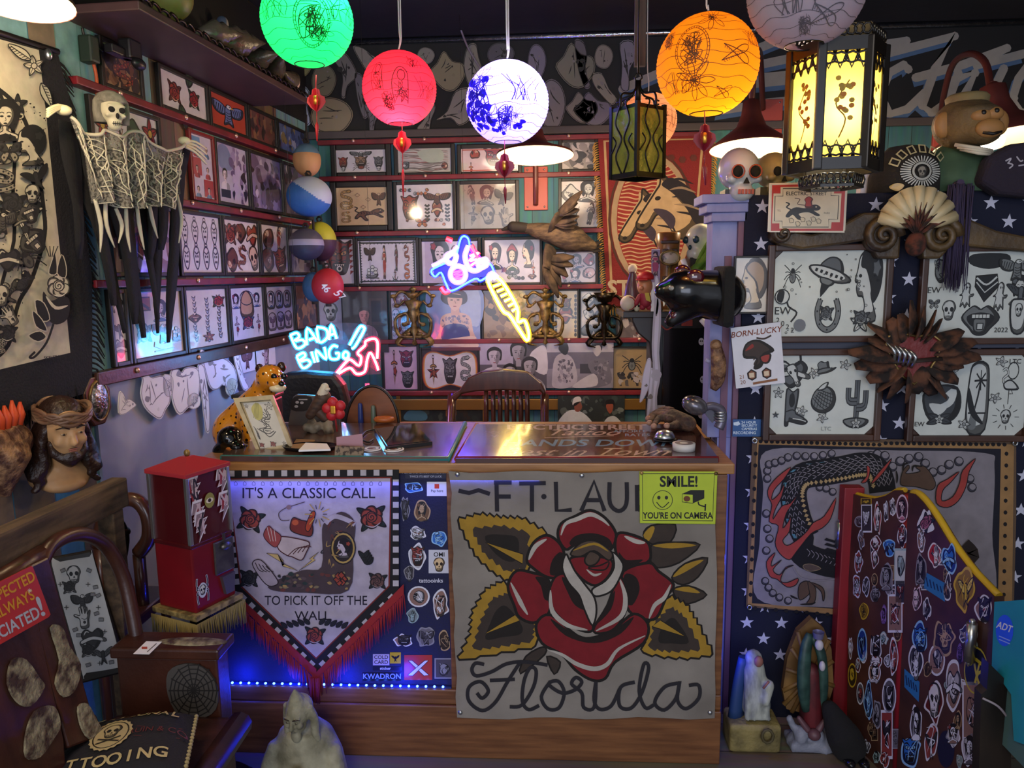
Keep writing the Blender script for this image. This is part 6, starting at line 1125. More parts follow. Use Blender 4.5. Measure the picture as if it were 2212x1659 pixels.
# wall head with crown of thorns
SKIN=mat('old_plaster_skin','b98f62',.55,noise_=('8f6a42',7,(1,1,1),.45,.75));HAIR=mat('dark_plaster_hair','2c1a12',.4,bump=.8,bscale=45);THORN=mat('thorn_brown','6a4a34',.5,noise_=('9c7c5c',10,(1,1,1),.45,.7))
c=LW.off(.13).px(138,928);M=frame_at(c,(.78,-.58,-.2),.162);o=thing('plaster_head','painted plaster head of a bearded man with a thorn crown, on the plank wall','sculpture',LW.px(150,1050))
b=face_bm();ell(b,(0,.12,-1.0),(.62,.3,.3));ell(b,(0,-.05,-1.12),(.42,.25,.16));mk('face',b,SKIN,o,M=M,mods=rem(.045));features(o,M,'2a1a12','9a5a48','a88a64')
b=NB();ell(b,(0,.15,.22),(.41,.46,.42))
for s_ in (-1,1):
    for i in range(4): tube(b,[(s_*.33,-.05+.1*i,.1),(s_*(.4+.03*i),.0+.08*i,-.3),(s_*(.38+.06*i),-.05+.06*i,-.65),(s_*(.5+.03*i),-.1,-.9)],[.09,.12,.13,.09],8,sm=3)
    for i in range(6): ell(b,(s_*(.42+.07*(i % 3)),-.1,-.72-.08*i),(.09,.09,.06),n=8)
mk('hair',b,HAIR,o,M=M,mods=rem(.05,2));b=NB();ell(b,(0,-.3,-.47),(.17,.16,.2));[tube(b,[(s_*.3,-.1,-.15),(s_*.27,-.22,-.35),(s_*.1,-.32,-.5)],[.05,.1,.1],8) for s_ in (-1,1)];tube(b,[(-.15,-.42,-.27),(0,-.45,-.2),(.15,-.42,-.27)],[.02,.03,.02],6);mk('beard',b,HAIR,o,M=M,mods=rem(.045,2))
b=NB()
for k in range(5): tube(b,[(.46*cos(t*.35+k),.05+.52*sin(t*.35+k),.3+.06*sin(t*1.3+k*1.4)+.03*k) for t in range(18)],.045,6,True,sm=2)
mk('thorn_crown',b,THORN,o,M=M)
# octagonal relief plaque, winged heart
c=LW.px(213,866,.02);o=thing('octagon_plaque','eight-sided wooden plaque with an oval silver relief under glass','plaque',c);b=NB();R_=.075
prism(b,[(R_*1.0*cos(pi/8+i*pi/4),R_*1.25*sin(pi/8+i*pi/4)) for i in range(8)],.028);LO=LW.off(.03);UO,VO=LO.uv(208,866);b.transform(LO.M @ Matrix.Translation((UO,.02,VO)));mk('wooden_plaque',b,mat('walnut','3f2318',.35,noise_=('57331f',8,(1,1,1),.4,.7)),o,mods=[('BEVEL',dict(width=.006,segments=2))])
ML=LO.M @ Matrix.Translation((UO+.005,-.008,VO));b=NB();ell(b,(0,0,0),(.045,.014,.066));mk('oval_dome',b,mat('silver_relief','a8a2a0',.2,.8,noise_=('5a5658',50,(1,1,1),.45,.6),bump=.6,bscale=70),o,M=ML);b=NB();tube(b,[(.048*cos(t*.35),0,.07*sin(t*.35)) for t in range(18)],.005,6,True);mk('oval_rim',b,BRASS,o,M=ML)
c=LW.px(22,975,.06);o=thing('carved_heart','carved rough brown heart with orange flames at the edge of the plank wall','carving',LW.px(22,1060));b=NB();LH=LW.off(.055);M=LH.M @ Matrix.Translation((LH.uv(6,990)[0],0,LH.uv(6,990)[1]))
ell(b,(-.035,0,.04),(.07,.05,.06));ell(b,(.035,0,.04),(.07,.05,.06));cap(b,(0,0,0),(-.005,0,-.1),.075,.02);mk('heart',b,mat('rough_bark','4a2c20',.6,noise_=('96704e',30,(1,1,1),.42,.62),bump=1,bscale=60),o,M=M,mods=rem(.01,2))
b=NB()
for i in range(6): tube(b,[(-.05+.02*i,-.01,.07),(-.065+.026*i,-.015,.12),(-.075+.03*i,-.01,.165-.01*(i % 2))],[.012,.016,.004],6)
mk('flames',b,mat('orange_flame','c4461e',.5),o,M=M)
# wall speaker with a lead
o=thing('wall_bracket_speaker','small black speaker on a dark green bracket near the high shelf','speaker',LW.px(215,130,.05));b=NB();M=LW.M @ Matrix.Translation((LW.uv(178,108)[0],0,LW.uv(178,108)[1]));box(b,(0,-.025,0),(.045,.05,.09),bev=.008);mk('bracket',b,mat('dark_green_plastic','1c2a20',.5),o,M=M)
b=NB();M=LW.M @ Matrix.Translation((LW.uv(232,118)[0],0,LW.uv(232,118)[1]));box(b,(-.02,-.06,.0),(.12,.035,.03),bev=.005);box(b,(.03,-.07,.02),(.07,.05,.07),bev=.008);ell(b,(.03,-.1,-.03),(.035,.02,.022));mk('body',b,mat('black_plastic','15151a',.4),o,M=M)
b=NB();tube(b,[LW.px(x,y,.02) for x,y in ((186,125),(196,160),(199,210),(198,262))],.006,6,sm=5);mk('orange_lead',b,mat('orange_cord','b04a22',.5),label='orange cord hanging down the wall behind the hooded skull',cat='cord')
cable('black_speaker_lead',[LW.px(172,60,.01),LW.px(178,80,.01),LW.px(195,100,.02),LW.px(205,112,.03)],.005,BLACK,'thin black lead looping to the wall speaker')
# high shelf with its load
SH=LW.off(.3);u0=-2.35;u1=-.72
o=thing('high_shelf','dark violet brown shelf high on the side wall with a curved bracket','shelf',LW.pt(-1.5,2.5,.15));b=NB();boxp(b,(-2.1,-.3,2.51),(-.72,0,2.54),.005);mk('board',b,mat('plum_brown_board','3e2a2c',.5,noise_=('4a3436',6,(1,1,1),.4,.7)),o,M=LW.M)
b=NB()
for u in (-1.72,-.86): prism(b,[(0,2.51),(-.0,2.36),(-.05,2.36),(-.08,2.4),(-.16,2.42),(-.24,2.47),(-.26,2.51)],.03,LW.M @ Matrix.Translation((u,0,0)) @ Matrix.Rotation(pi/2,4,'Z') @ Matrix.Diagonal((-1,1,1,1)))
b.transform(Matrix.Identity(4));bmesh.ops.recalc_face_normals(b,faces=b.faces);mk('bracket',b,mat('plum_bracket','4a3230',.5),o)
b=NB()
for i in range(26): u=-2.08+i*.053;tube(b,[LW.pt(u,2.545,.295),LW.pt(u+.013,2.555+.006*(i % 2),.297),LW.pt(u+.04,2.555,.297),LW.pt(u+.053,2.545,.295)],.006,5,sm=3)
mk('gallery_rail',b,mat('black_gilt','2a221a',.3,.6),o)
o=thing('green_gourd','big yellow green gourd on the high shelf','gourd',LW.pt(-1.64,2.54,.22));b=NB();c=at(367,-8,2.86);ell(b,c,(.082,.082,.085),n=24);mk('body',b,mat('gourd_skin','7d7a3c',.45,noise_=('5a6a2c',5,(1,1,1),.45,.65)),o);b=NB();tube(b,[c+V((0,0,.08)),c+V((.01,0,.11))],.008,6);mk('stem',b,mat('dry_stem','4a3a22',.8),o)
rng=random.Random(6);SHELLM=mat('grey_shell','5c5448',.25,noise_=('3a342c',8,(1,1,1),.4,.7),bump=.3)
for i,(u,s_,lb) in enumerate(((-1.5,.07,'glossy dark shell next to the gourd on the high shelf'),(-1.33,.085,'large pale conch shell in the middle of the high shelf'),(-1.15,.07,'grey spiral shell on the high shelf, second from its far end'),(-1.0,.075,'tan shell above the shelf, by the oval cut-out'),(-.84,.06,'small brown shell at the far end of the high shelf'))):
    o=thing('sea_shell',lb,'shell',LW.pt(u,2.54,.26),group='shells along the high shelf');b=NB();M=Matrix.Translation(LW.pt(u,2.54+s_*1.1,.26)) @ Matrix.Rotation(rng.uniform(0,3),4,'Z') @ Matrix.Rotation(1.4,4,'X')
    lathe(b,[(.005,-s_*1.6),(s_*.4,-s_),(s_*.8,-s_*.3),(s_*.6,0),(s_*.65,.2*s_),(s_*.4,.5*s_),(s_*.42,.6*s_),(s_*.2,s_),(.003,s_*1.4)],M,14);mk('whorl',b,SHELLM,o)
    b=NB();ell(b,M @ V((s_*.5,0,-s_*.5)),(s_*.2,s_*.3,s_*.55),n=10);mk('lip',b,mat('shell_lip','c4b49c',.35),o)
o=thing('stone_pillar','short blue and white stone pillar ornament on the high shelf','ornament',at(485,120,3.5));b=NB();c=at(485,118,3.5);cap(b,c+V((0,0,.03)),c+V((0,0,.14)),.03,.026);mk('shaft',b,mat('blue_stone','4a5a70',.5,noise_=('c4bcae',12,(1,1,.4),.5,.62)),o);b=NB();box(b,c,(.07,.07,.04),bev=.006);mk('foot',b,BLACK,o)
# white paper animals pinned low on the side wall
PC=LW.off(.02)
for q in [([(294,795),(302,792),(312,808),(322,815),(345,812),(358,840),(360,868),(350,885),(340,905),(325,900),(305,880),(296,850),(300,820)],'white paper bird cut-out hanging on the pale board','e0dde4'),([(345,815),(352,808),(366,816),(366,845),(358,858),(346,848)],'small white oval paper head between two paper birds','dcd8de'),([(362,800),(375,796),(385,804),(392,795),(410,792),(422,800),(425,830),(418,870),(400,880),(380,896),(366,870),(360,830)],'white paper tiger head cut-out in the paper cluster','e2dfdc'),([(398,858),(412,848),(425,858),(424,876),(410,884),(398,876)],'round paper shell cut-out at the bottom of the cluster','e4e2dc'),([(420,790),(432,788),(440,830),(445,870),(446,925),(440,935),(434,900),(428,850)],'long thin white paper leg cut-out','dcdae2'),([(426,758),(440,762),(455,772),(475,772),(498,790),(506,820),(500,850),(490,855),(478,830),(462,842),(448,838),(438,810)],'big lilac white paper wing cut-out','d4d2e6'),([(486,820),(500,818),(507,832),(500,850),(492,856),(482,845)],'small hanging paper paw under the paper wing','e0dcd8'),([(497,752),(506,754),(514,790),(522,820),(531,838),(520,842),(508,810),(500,780)],'narrow white paper knife cut-out by the playing cards','dcdaee'),([(250,848),(258,850),(264,866),(272,862),(286,874),(276,884),(262,894),(248,892)],'little white paper sparrow beside the eight-sided plaque','dcd8d4')]:
    cutout(q[0],q[2],'8a8690',q[1],int(q[0][0][0]),PC,.012,group='white paper cut-outs on the pale board',n=10)
for x0,y0,x1,y1,m_,lb in ((510,748,546,804,eagle,'white card with a brown hand, pinned beside the paper knife'),(548,742,590,792,hand,'white card with a purple hand and dice, below the side wall prints')): framed(LW.off(.02),x0,y0,x1,y1,one(m_,Pal('4a3040','6a4a6a','6a4a5a','8a6a7a','7d5a68','b09ab0')),lb,0,BLACK,'d4d0e2',cat='card',name='pinned_card',pm=PRINT)
# buoys in the corner
o_=[NB()]
def buoy(x,y,rx,ry,Y,cols,label,axis=(0,0,1),cut=(0,),txt=None):
    c=at(x,y,Y);R_=(pxm(Y,rx),pxm(Y,rx),pxm(Y,ry));o=thing('mooring_buoy',label,'buoy',c,group=None);b=NB();ax=V(axis).normalized()
    def mf(p): d=(p-c).dot(ax)/R_[2];return sum(1 for k in cut if d > k)
    ell(b,c,R_,n=64,mfn=mf);mk('float',b,[mat('buoy_'+q,q,.6,bump=.25,bscale=30) for q in cols],o)
    b=NB();tube(b,[c+V((0,0,-R_[2]*1.15)),c+V((0,0,-R_[2]*.9))],.016,8);tube(b,[c+V((.014*cos(t),0,R_[2]+.012+.014*sin(t))) for t in range(7)],.006,6,True);mk('rope_eye',b,mat('dark_rope','2a2422',.9),o)
    if txt:
        a=PxArt(SY(c.y-R_[1]*.98));a.mp=lambda u,v,d: V((u,c.y-R_[1]*math.sqrt(max(.02,1-((u-c.x)/R_[0])**2-((v-c.z)/R_[2])**2))-.004-d,v))
        for t,px,py,sz,r in txt: a.m(px,py,1,r).T(t,0,0,sz,'e8e4e4',.02)
        mk('number',a,PRINT,o)
buoy(663,346,29,34,4.1,('b98a5c','5a7a90'),'small tan buoy with a blue top, highest in the corner',cut=(.35,));buoy(668,425,47,42,4.0,('2f62a0','2f62a0','a9b4c4'),'large blue buoy with a white and red top',axis=(.55,0,.8),cut=(-.5,.25));buoy(692,522,34,42,4.15,('3e2030','b0ac28'),'yellow and maroon buoy behind the dark banded one',cut=(.1,));buoy(662,528,37,34,3.95,('2c2c3e','8d8a9c','4a4654'),'dark buoy with a pale grey band',cut=(-.1,.3));buoy(678,620,24,32,4.15,('33587e','33587e'),'plain blue buoy below the dark banded one');buoy(708,618,34,38,4.0,('33587e','a8202c'),'red buoy numbered in white, lowest in the corner',axis=(.9,-.3,.1),cut=(-.75,),txt=[('46',703,622,20,-.9),('57',728,638,20,-.9)])
cable('buoy_rope',[V((at(664,300,4.1).x,4.1,2.51)),at(663,346,4.1),at(668,425,4.0),at(676,475,4.05),at(678,525,4.06),at(684,585,4.12),at(688,612,4.09),at(702,636,4.03)],.007,mat('dark_rope','2a2422',.9),'dark rope the corner buoys hang from','rope')
# ------------------------------------------------------------------ the counter
OAK=mat('counter_wood','5f3a20',.4,noise_=('7d5230',5,(1,12,12),.35,.7),bump=.05);EDGE=mat('counter_edge','8a5f34',.35,noise_=('a87a48',6,(1,10,10),.35,.7))
CX0,CX1=-1.2,.565
o=thing('reception_counter','brown wooden reception counter with a navy front hung with banners','counter',(-.3,2.65,0))
b=NB();boxp(b,(CX0,CTRY+.03,0),(CX1-.012,CTRB,CTRZ-.03));mk('cabinet',b,OAK,o)
b=NB();boxp(b,(CX0-.01,CTRY-.005,CTRZ-.035),(CX1+.01,CTRB+.02,CTRZ),.005);mk('worktop',b,EDGE,o)
zb=CW.uv(1000,1487)[1];b=NB();boxp(b,(CX0,CTRY-.02,0),(CX1-.012,CTRY+.03,zb-.055),.004);boxp(b,(CX0,CTRY-.012,zb-.053),(CX1-.012,CTRY+.03,zb),.004);mk('plinth',b,OAK,o)
xr=CW.uv(968,1200)[0];b=NB();boxp(b,(CX0,CTRY+.012,zb),(xr,CTRY+.03,CTRZ-.035));FC=mk('front_cloth',b,mat('navy_front_cloth','15183c',.8,bump=.2,bscale=150),o)
b=NB();boxp(b,(xr,CTRY,zb),(CX1-.012,CTRY+.03,CTRZ-.035),.003);boxp(b,(CX1-.05,CTRY-.006,0.0),(CX1-.012,CTRY+.03,CTRZ-.036),.003);mk('front_panel',b,OAK,o)
o2=thing('led_strip','strip of bright blue lights along the foot of the counter front','light strip',(-.6,CTRY,zb));b=NB();boxp(b,(CX0,CTRY-.004,zb),(xr,CTRY+.004,zb+.006));mk('tape',b,mat('clear_tape','20306a',.3),o2)
b=NB();x=CX0+.02
while x < xr: ell(b,(x,CTRY-.006,zb+.008),(.0045,.004,.004),n=6);x += .0295
mk('led',b,mat('blue_led','5c8cff',emit=22,ecol='2f5cff'),o2,kind='stuff')
for x in (-1.08,-.9,-.72,-.52): lamp('led_glow','POINT',(x,CTRY-.035,zb+.03),.9,'1c34ff',.02)
lamp('led_glow','AREA',(-.6,CTRY-.03,CTRZ-.05),1.4,'4a58ff',size=(1.1,.02),rot=(RD(-25),0,0));lamp('led_glow','POINT',(CX1+.02,CTRY+.04,.7),.8,'2a40ff',.02);lamp('led_glow','POINT',(CX1+.03,CTRY+.06,.35),.5,'2a40ff',.02)
# stickers
def jag(rng,n=0,j=.42):
    n=n or rng.randrange(9,14)
    return [(cos(2*pi*i/n)*rng.uniform(1-j,1),sin(2*pi*i/n)*rng.uniform(1-j,1)) for i in range(n)]
SCOL=dict(w=('d8dae6',['5a5660','8a6a60','b0aeb8','33303a','8a3a38']),r=('d8d4da',['a82a24','5a1618','7d2420']),y=('c9a62c',['8a6a1c','3a2c14','d8c060']),b=('8fc0ea',['1c3a8a','2a6ac0','14204a']),t=('9ab4b8',['7d8a8c','5a6a6a','c4c8c4']),g=('8d8c96',['4a4650','2f2c34','6a6670']),p=('6a4a8a',['3a2458','8a6aa8']),k=('d8c0cc',['b06a80','4a2a34']),n=('181a3c',['101228','22265a']),o=('b09470',['6a4c34','3a2a1e']))
def sticker(px,parent,x0,y0,x1,y1,c,rng,kind='blob',txt=None):
    """one printed sticker, its outline and picture drawn on the surface px"""
    a=px;cx,cy=(x0+x1)/2,(y0+y1)/2;q=a.sub(cx,cy,(x1-x0)/2,0,1,ky=-(y1-y0)/2);base,cols=SCOL[c]
    if kind == 'rect': q.P([(-1,-1),(1,-1),(1,1),(-1,1)],base)
    elif kind == 'oval': q.E(0,0,1,1,base,n=20)
    else: sh_=jag(rng);q.B(sh_,base)
    if txt: return q
    if kind == 'rect': q.P([(-.85,-.88),(.85,-.88),(.85,.88),(-.85,.88)],rng.choice(cols))
    elif kind == 'oval': q.E(0,0,.84,.86,rng.choice(cols),n=18)
    else: q.B([(p[0]*.84,p[1]*.86) for p in sh_],rng.choice(cols))
    m_=rng.choice([skull,rose,mask,lady,eagle,bird,cat,heart,dragon,scrib,scrib,hand]);P_=Pal('17141a',*[rng.choice(cols+[base]) for _ in range(4)],base);m_(q.sub(rng.uniform(-.1,.1),rng.uniform(-.1,.1),.68),P_,rng)
    for i in range(4): q.S([(rng.uniform(-.55,.55),rng.uniform(-.6,.6)) for _ in range(3)],.06,rng.choice([base,'17141a']),taper=True)
    return q
rng=random.Random(21);CF=SY(CTRY+.0115);CS=(460,980,.2532)
for x0,y0,x1,y1,c,k in ((1600,230,1810,340,'b',0),(1590,350,1690,600,'g',0),(1710,370,1870,600,'o',0),(1660,610,1835,750,'w',0),(1850,640,2010,800,'b',0),(1655,750,1830,1000,'w',0),(1620,925,1735,1105,'g',0),(1660,1130,1850,1310,'w','oval'),(1850,1135,2030,1440,'w',0),(1640,1310,1760,1450,'t',0),(1720,1455,1910,1680,'g',0),(1530,1530,1720,1660,'w',0),(1915,1490,2035,1720,'o',0),(1890,1745,2045,1920,'g','rect')):
    a=PxArt(CF,*CS);sticker(a,o,x0,y0,x1,y1,c,rng,k or 'blob');mk('sticker',a,STICK,FC)
def tsticker(x0,y0,x1,y1,base,rows,extra=None):
    a=PxArt(CF,*CS);a.P([(x0,y0),(x1,y0),(x1,y1),(x0,y1)],base)
    for t,x,y,s_,c in rows: a.T(t,x,y,-s_,c,.015,wide=-1)
    if extra: extra(a)
    mk('sticker',a,STICK,FC)
tsticker(1640,140,1990,212,'14163a',[('I LIKE TO DROP THE SOAP',1815,158,34,'c4c8e0'),('TWICE ITS BEST OF LUCK',1815,196,24,'a8acc8')]);tsticker(1825,240,2000,362,'d8dae8',[('Pay here',1912,318,30,'22242c')],lambda a: a.R(1890,258,1930,298,'c83a2c'));tsticker(1840,820,2022,1020,'c9ccd8',[('OMI',1930,862,52,'1a1a1c')],lambda a: skull(a.m(1930,950,62),BROWN))
tsticker(1735,1062,1985,1106,'16183a',[('tattooinks',1860,1084,50,'d0d2e4')]);tsticker(1365,1710,1505,1805,'b4a8b8',[('COLD',1435,1738,44,'1c1420'),('CARD',1435,1780,44,'1c1420')]);tsticker(1510,1695,1603,1790,'c4a21c',[],lambda a: bird(a.m(1556,1745,34),INKY));tsticker(1365,1815,1610,1850,'101430',[('sticker',1470,1833,34,'c8cae0')]);tsticker(1275,1865,1615,1940,'0f1024',[('KWADRON',1442,1902,62,'8fa4ff')])
tsticker(1632,1718,1870,1930,'b03626',[],lambda a: [a.OP(q,'d8d8d8',5) for q in ([(1665,1765),(1700,1765),(1845,1890),(1800,1895)],[(1840,1765),(1805,1765),(1660,1890),(1705,1895)])])
# pennant banner
o=thing('pennant_banner','cream pennant banner with blue light painted into its cloth, reading ITS A CLASSIC CALL, checkered edge and red fringe','banner',at(683,1450,CTRY-.02));PB=SY(CTRY-.004)
OUT=[(480,1016),(862,1014),(862,1277),(683,1453),(507,1277)]
b=NB();prism(b,[PB.uv(*p) for p in OUT],.004,Matrix.Translation((0,CTRY-.004,0)));mk('cloth',b,mat('black_edging','15151b',.9),o)
a=PxArt(SY(CTRY-.0085));a.eps=.000015;CLO='b9b0c6'  # cream cloth with the blue strip's light mixed into its colour
def checks(p,q,n,w):
    dx,dy=(q[0]-p[0])/n,(q[1]-p[1])/n;l=math.hypot(dx,dy);ux,uy=dx/l,dy/l;vx,vy=-uy,ux
    for i in range(n):
        x,y=p[0]+dx*(i+.5),p[1]+dy*(i+.5);h=w*.42;a.P([(x+ux*h*s+vx*h*t,y+uy*h*s+vy*h*t) for s,t in ((-1,-1),(1,-1),(1,1),(-1,1))],'c4c0cc')
checks((486,1023),(856,1021),13,15);checks((486,1040),(512,1268),10,15);checks((855,1030),(855,1272),10,15);checks((516,1282),(682,1443),9,15);checks((855,1282),(688,1443),9,15)
IN=[(490,1033),(846,1030),(842,1266),(683,1424),(520,1268)];a.P(IN,'7a2a24');a.P([(493,1036),(843,1033),(839,1265),(683,1420),(523,1266)],CLO)
a.f=(a.f[0],460,980,.2532)
for i in range(17): x=195+77*i;a.L([(x-13,268),(x-13,250),(x,236),(x+13,250),(x+13,268)],4,'2a2438',True)
def serif(t,x,y,s_,k=1.0): a.T(t,x,y,-s_,'1f1a2c',.005,wide=-k)
serif("IT'S A CLASSIC CALL",815,340,128,.98);serif('TO PICK IT OFF THE',880,1255,112,.86);serif('WALL',850,1385,108,1.05)
BP=Pal('1d1822','9a4238','1f3334','b89a5a','6a4a4a','c4b8cc')
for x,y,k in ((320,560,120),(1355,540,130)): rose(a.m(x,y,k,.2 if x > 900 else -.2),BP)
rose(a.m(310,1060,90),Pal('1d1822','2c3038','1f2c34','3a3a44','3a3a44','8a8498'));rose(a.m(1405,1080,85),Pal('1d1822','6a4a4a','222c34','3a3a44','3a3a44','9a8c98'));rose(a.m(870,1545,95),BP);[leaf(a.m(870,1480,1),(-40 if s < 0 else 40)+s*48*i,-8*i+30,75,(2.4 if s < 0 else .75),'22262e','17141a') for s in (-1,1) for i in range(5)];[leaf(a.m(1330,900,1),-12*i,20*i-40,75,r,'22262e','17141a') for i in range(4) for r in (1.0,2.3)]
a.B([(500,1100),(760,990),(930,960),(935,640),(980,570),(1100,490),(1215,580),(1200,800),(1160,1160),(800,1180),(520,1160)],'4a3c44');a.S([(965,590),(1040,530),(1150,560),(1215,600)],40,'b9b0c6');a.E(1115,800,90,120,'2a2228');a.C(1115,800,92,122,14,'b89a5a',n=20);a.C(1115,800,105,138,8,'1d1822',n=20);profile(a.m(1115,800,80),BP)
rr_=random.Random(3)
for i in range(46): x,y=rr_.uniform(560,1170),rr_.uniform(1010,1160);a.B([(x+rr_.uniform(8,30)*cos(t),y+rr_.uniform(6,22)*sin(t)) for t in (0,1.2,2.5,3.7,5)],rr_.choice(['2a2a30','6a3a38','a88a58','2c3c3e','8a7a60','5a4a50']),3)
for i in range(16): x,y=rr_.uniform(950,1180),rr_.uniform(590,1000);a.S([(x+rr_.uniform(-40,40),y+rr_.uniform(-40,40)) for _ in range(3)],10,rr_.choice(['2a2a30','6a3a38','a88a58','3c4a4e']),taper=True)
for i in range(6): a.sub(1095+30*cos(i),1060+34*sin(i),30).OB(ring(4,.7,1),'a04438',.2,'1d1822')
a.OB([(555,740),(600,700),(780,730),(830,760),(800,840),(760,900),(680,870),(640,860),(570,810)],'c4b4bc',9,'4a2028');a.OB([(440,680),(480,610),(520,640),(590,700),(545,790),(470,740)],'9c4648',7,'4a2028');[a.S([(650+40*i,860-10*i),(720+30*i,800-8*i),(800+15*i,790)],7,'4a2028') for i in range(4)];[a.L([(470+30*i,620+8*i),(500+22*i,740)],5,'d8c4c0') for i in range(3)]
a.OB([(665,620),(690,540),(760,560),(850,590),(850,690),(780,690),(690,660)],'7a2f2c',8,'1d1822');a.OB([(795,620),(850,490),(880,510),(830,650)],'b4482c',7,'1d1822');a.E(710,580,28,24,'c05a3a');a.S([(660,560),(590,560),(570,500),(640,450),(680,440),(790,405)],7,'5a4a50');a.E(655,450,22,20,'8a7078')
for i in range(14): t=i*.45;a.L([(900+45*cos(t),510+45*sin(t)),(900+(80+30*(i % 2))*cos(t),510+(80+30*(i % 2))*sin(t))],7,'c8a85a' if i % 2 else '4a4450')
for q in ([(465,840),(560,850),(610,910),(590,920),(730,990),(600,950),(620,935)],[(910,830),(830,890),(850,900),(740,990),(880,900),(860,885)]): a.OP(q,'c8ac74',4,'3a3440')
a.OB([(345,930),(420,900),(540,1040),(560,1100),(490,1120),(420,1060)],'a89cae',8,'2c2028');[a.S([(370+30*i,920+10*i),(400+30*i,980),(440+28*i,1000)],7,'2c2028') for i in range(4)];mk('painting',a,CLOTHP,o)
b=NB();rg=random.Random(9);PBF=SY(CTRY-.012)
for p,q in (((500,1290),(683,1468)),((683,1468),(872,1284))):
    b2=[PBF.px(p[0]+(q[0]-p[0])*i/85,p[1]+(q[1]-p[1])*i/85,rg.uniform(0,.008)) for i in range(86)];strands(b,b2,.075,.0022,rg,.006,n=3)
    w_=[PBF.uv(*k) for k in (p,q,(q[0],q[1]-22),(p[0],p[1]-16))];prism(b,w_,.004,Matrix.Translation((0,CTRY-.008,0)))
strands(b,[PBF.px(676+rg.uniform(-6,14),1462,rg.uniform(0,.01)) for i in range(26)],.1,.003,rg,.008);mk('fringe',b,REDTH,o)
# painted canvas
o=thing('rose_canvas','grey canvas painted with a big red rose and the words FT LAUD Florida','canvas',at(1265,1550,CTRY-.01));CV=SY(CTRY-.026);K=(960,980,.4092);kk=lambda p: (960+p[0]*.4092,980+p[1]*.4092)
e_=[(22,90)]+[(22+1410*i/12,95+6*sin(i*1.3)) for i in range(1,12)]+[(1440,96)]+[(1432-6*sin(i),96+1290*i/10) for i in range(1,10)]+[(1425,1392)]+[(1425-1355*i/10,1392+7*sin(i*1.7)) for i in range(1,10)]+[(68,1388)]+[(68-3*i-6*sin(i*2.1),1388-1290*i/12) for i in range(1,12)]
b=NB();prism(b,[CV.uv(*kk(p)) for p in e_],.005,Matrix.Translation((0,CTRY-.026,0)));mk('cloth',b,mat('raw_canvas','8d8780',.95,noise_=('6a645e',4,(1,1,1),.3,.75),bump=.5,bscale=10),o)
a=PxArt(SY(CTRY-.0315),*K);a.eps=.00001;BK,RDD,YL,BR,WH='16110f','7d1420','a8842a','3d332e','b8b2aa'
def pet(pts,col,w=13,n=4): a.OB(pts,col,w,BK,n)
for L0 in ([(1050,430),(1090,380),(1220,375),(1190,470),(1100,480)],[(1095,480),(1220,468),(1350,480),(1240,575),(1130,602),(1090,570)],[(1200,655),(1270,580),(1390,550),(1340,650),(1260,692)],[(1210,715),(1290,698),(1385,745),(1290,792),(1230,770)],[(400,1162),(430,1070),(520,1020),(530,1060)],[(540,1070),(612,1100),(580,1165)]): pet(L0,BR,9,3)
for L0 in ([(1050,430),(1090,385),(1110,395),(1080,460)],[(1100,485),(1220,470),(1330,484),(1200,500)],[(1205,650),(1270,585),(1370,560),(1270,625)],[(1215,715),(1290,702),(1350,735),(1280,730)]): a.B(L0,YL,3)
def serrate(pts,n=3,d=16):
    out=[]
    for p,q in zip(pts,pts[1:]):
        l=math.hypot(q[0]-p[0],q[1]-p[1]);nx,ny=(q[1]-p[1])/l,-(q[0]-p[0])/l
        for i in range(n): t=i/n;out += [(p[0]+(q[0]-p[0])*t,p[1]+(q[1]-p[1])*t),(p[0]+(q[0]-p[0])*(t+.25/n)+nx*d,p[1]+(q[1]-p[1])*(t+.25/n)+ny*d)]
    return out+[pts[-1]]
for up_,lo_,inn,vein in (([(72,352),(190,322),(300,340),(410,345),(540,420)],[(430,640),(330,665),(255,620),(175,545),(125,460),(72,352)],[(150,400),(300,385),(440,420),(430,600),(330,615),(215,525)],[(215,468),(415,530),(412,582)]),([(78,1088),(140,950),(150,840),(215,725),(300,680),(390,720)],[(490,900),(480,1015),(300,1048),(78,1088)],[(155,1030),(195,890),(255,770),(340,740),(470,900),(460,985),(300,1012)],[(212,952),(372,850),(397,882)]),([(1050,1050),(1085,880),(1190,755),(1275,800),(1335,900),(1415,1058)],[(1415,1058),(1300,1078),(1180,1072),(1050,1050)],[(1085,1025),(1115,890),(1195,815),(1260,860),(1350,1030),(1200,1040)],[(1095,912),(1140,878),(1272,966)])):
    o_l=serrate(up_)+serrate(lo_,2,12);a.P(o_l,YL);a.L(o_l,11,BK,True);a.P(serrate(inn+[inn[0]],3,14),BR);a.OP(vein,YL,5,BK)
    cx_=sum(p[0] for p in inn)/len(inn);cy_=sum(p[1] for p in inn)/len(inn);a.B([(cx_+(p[0]-cx_)*.6,cy_+(p[1]-cy_)*.6) for p in inn],'1f1a18');a.OP(vein,YL,5,BK)
PT=[[(600,440),(615,370),(690,330),(770,298),(850,340),(905,420),(890,490),(850,510),(780,450),(690,480),(640,505)],[(435,560),(470,470),(540,430),(605,470),(632,540),(600,645),(540,650),(470,605)],[(910,430),(960,420),(1065,460),(1088,520),(1072,572),(960,605),(905,520)],[(335,700),(380,618),(470,630),(545,660),(565,760),(545,850),(470,892),(395,862),(368,800)],[(945,620),(1080,576),(1130,620),(1210,690),(1170,760),(1120,865),(1050,872),(975,830),(945,730)],[(485,900),(560,850),(700,960),(790,970),(900,920),(1000,845),(1075,900),(1050,1000),(900,1100),(850,1185),(780,1195),(690,1140),(620,1060),(515,1000)]]
for p in PT: pet(p,RDD,15)
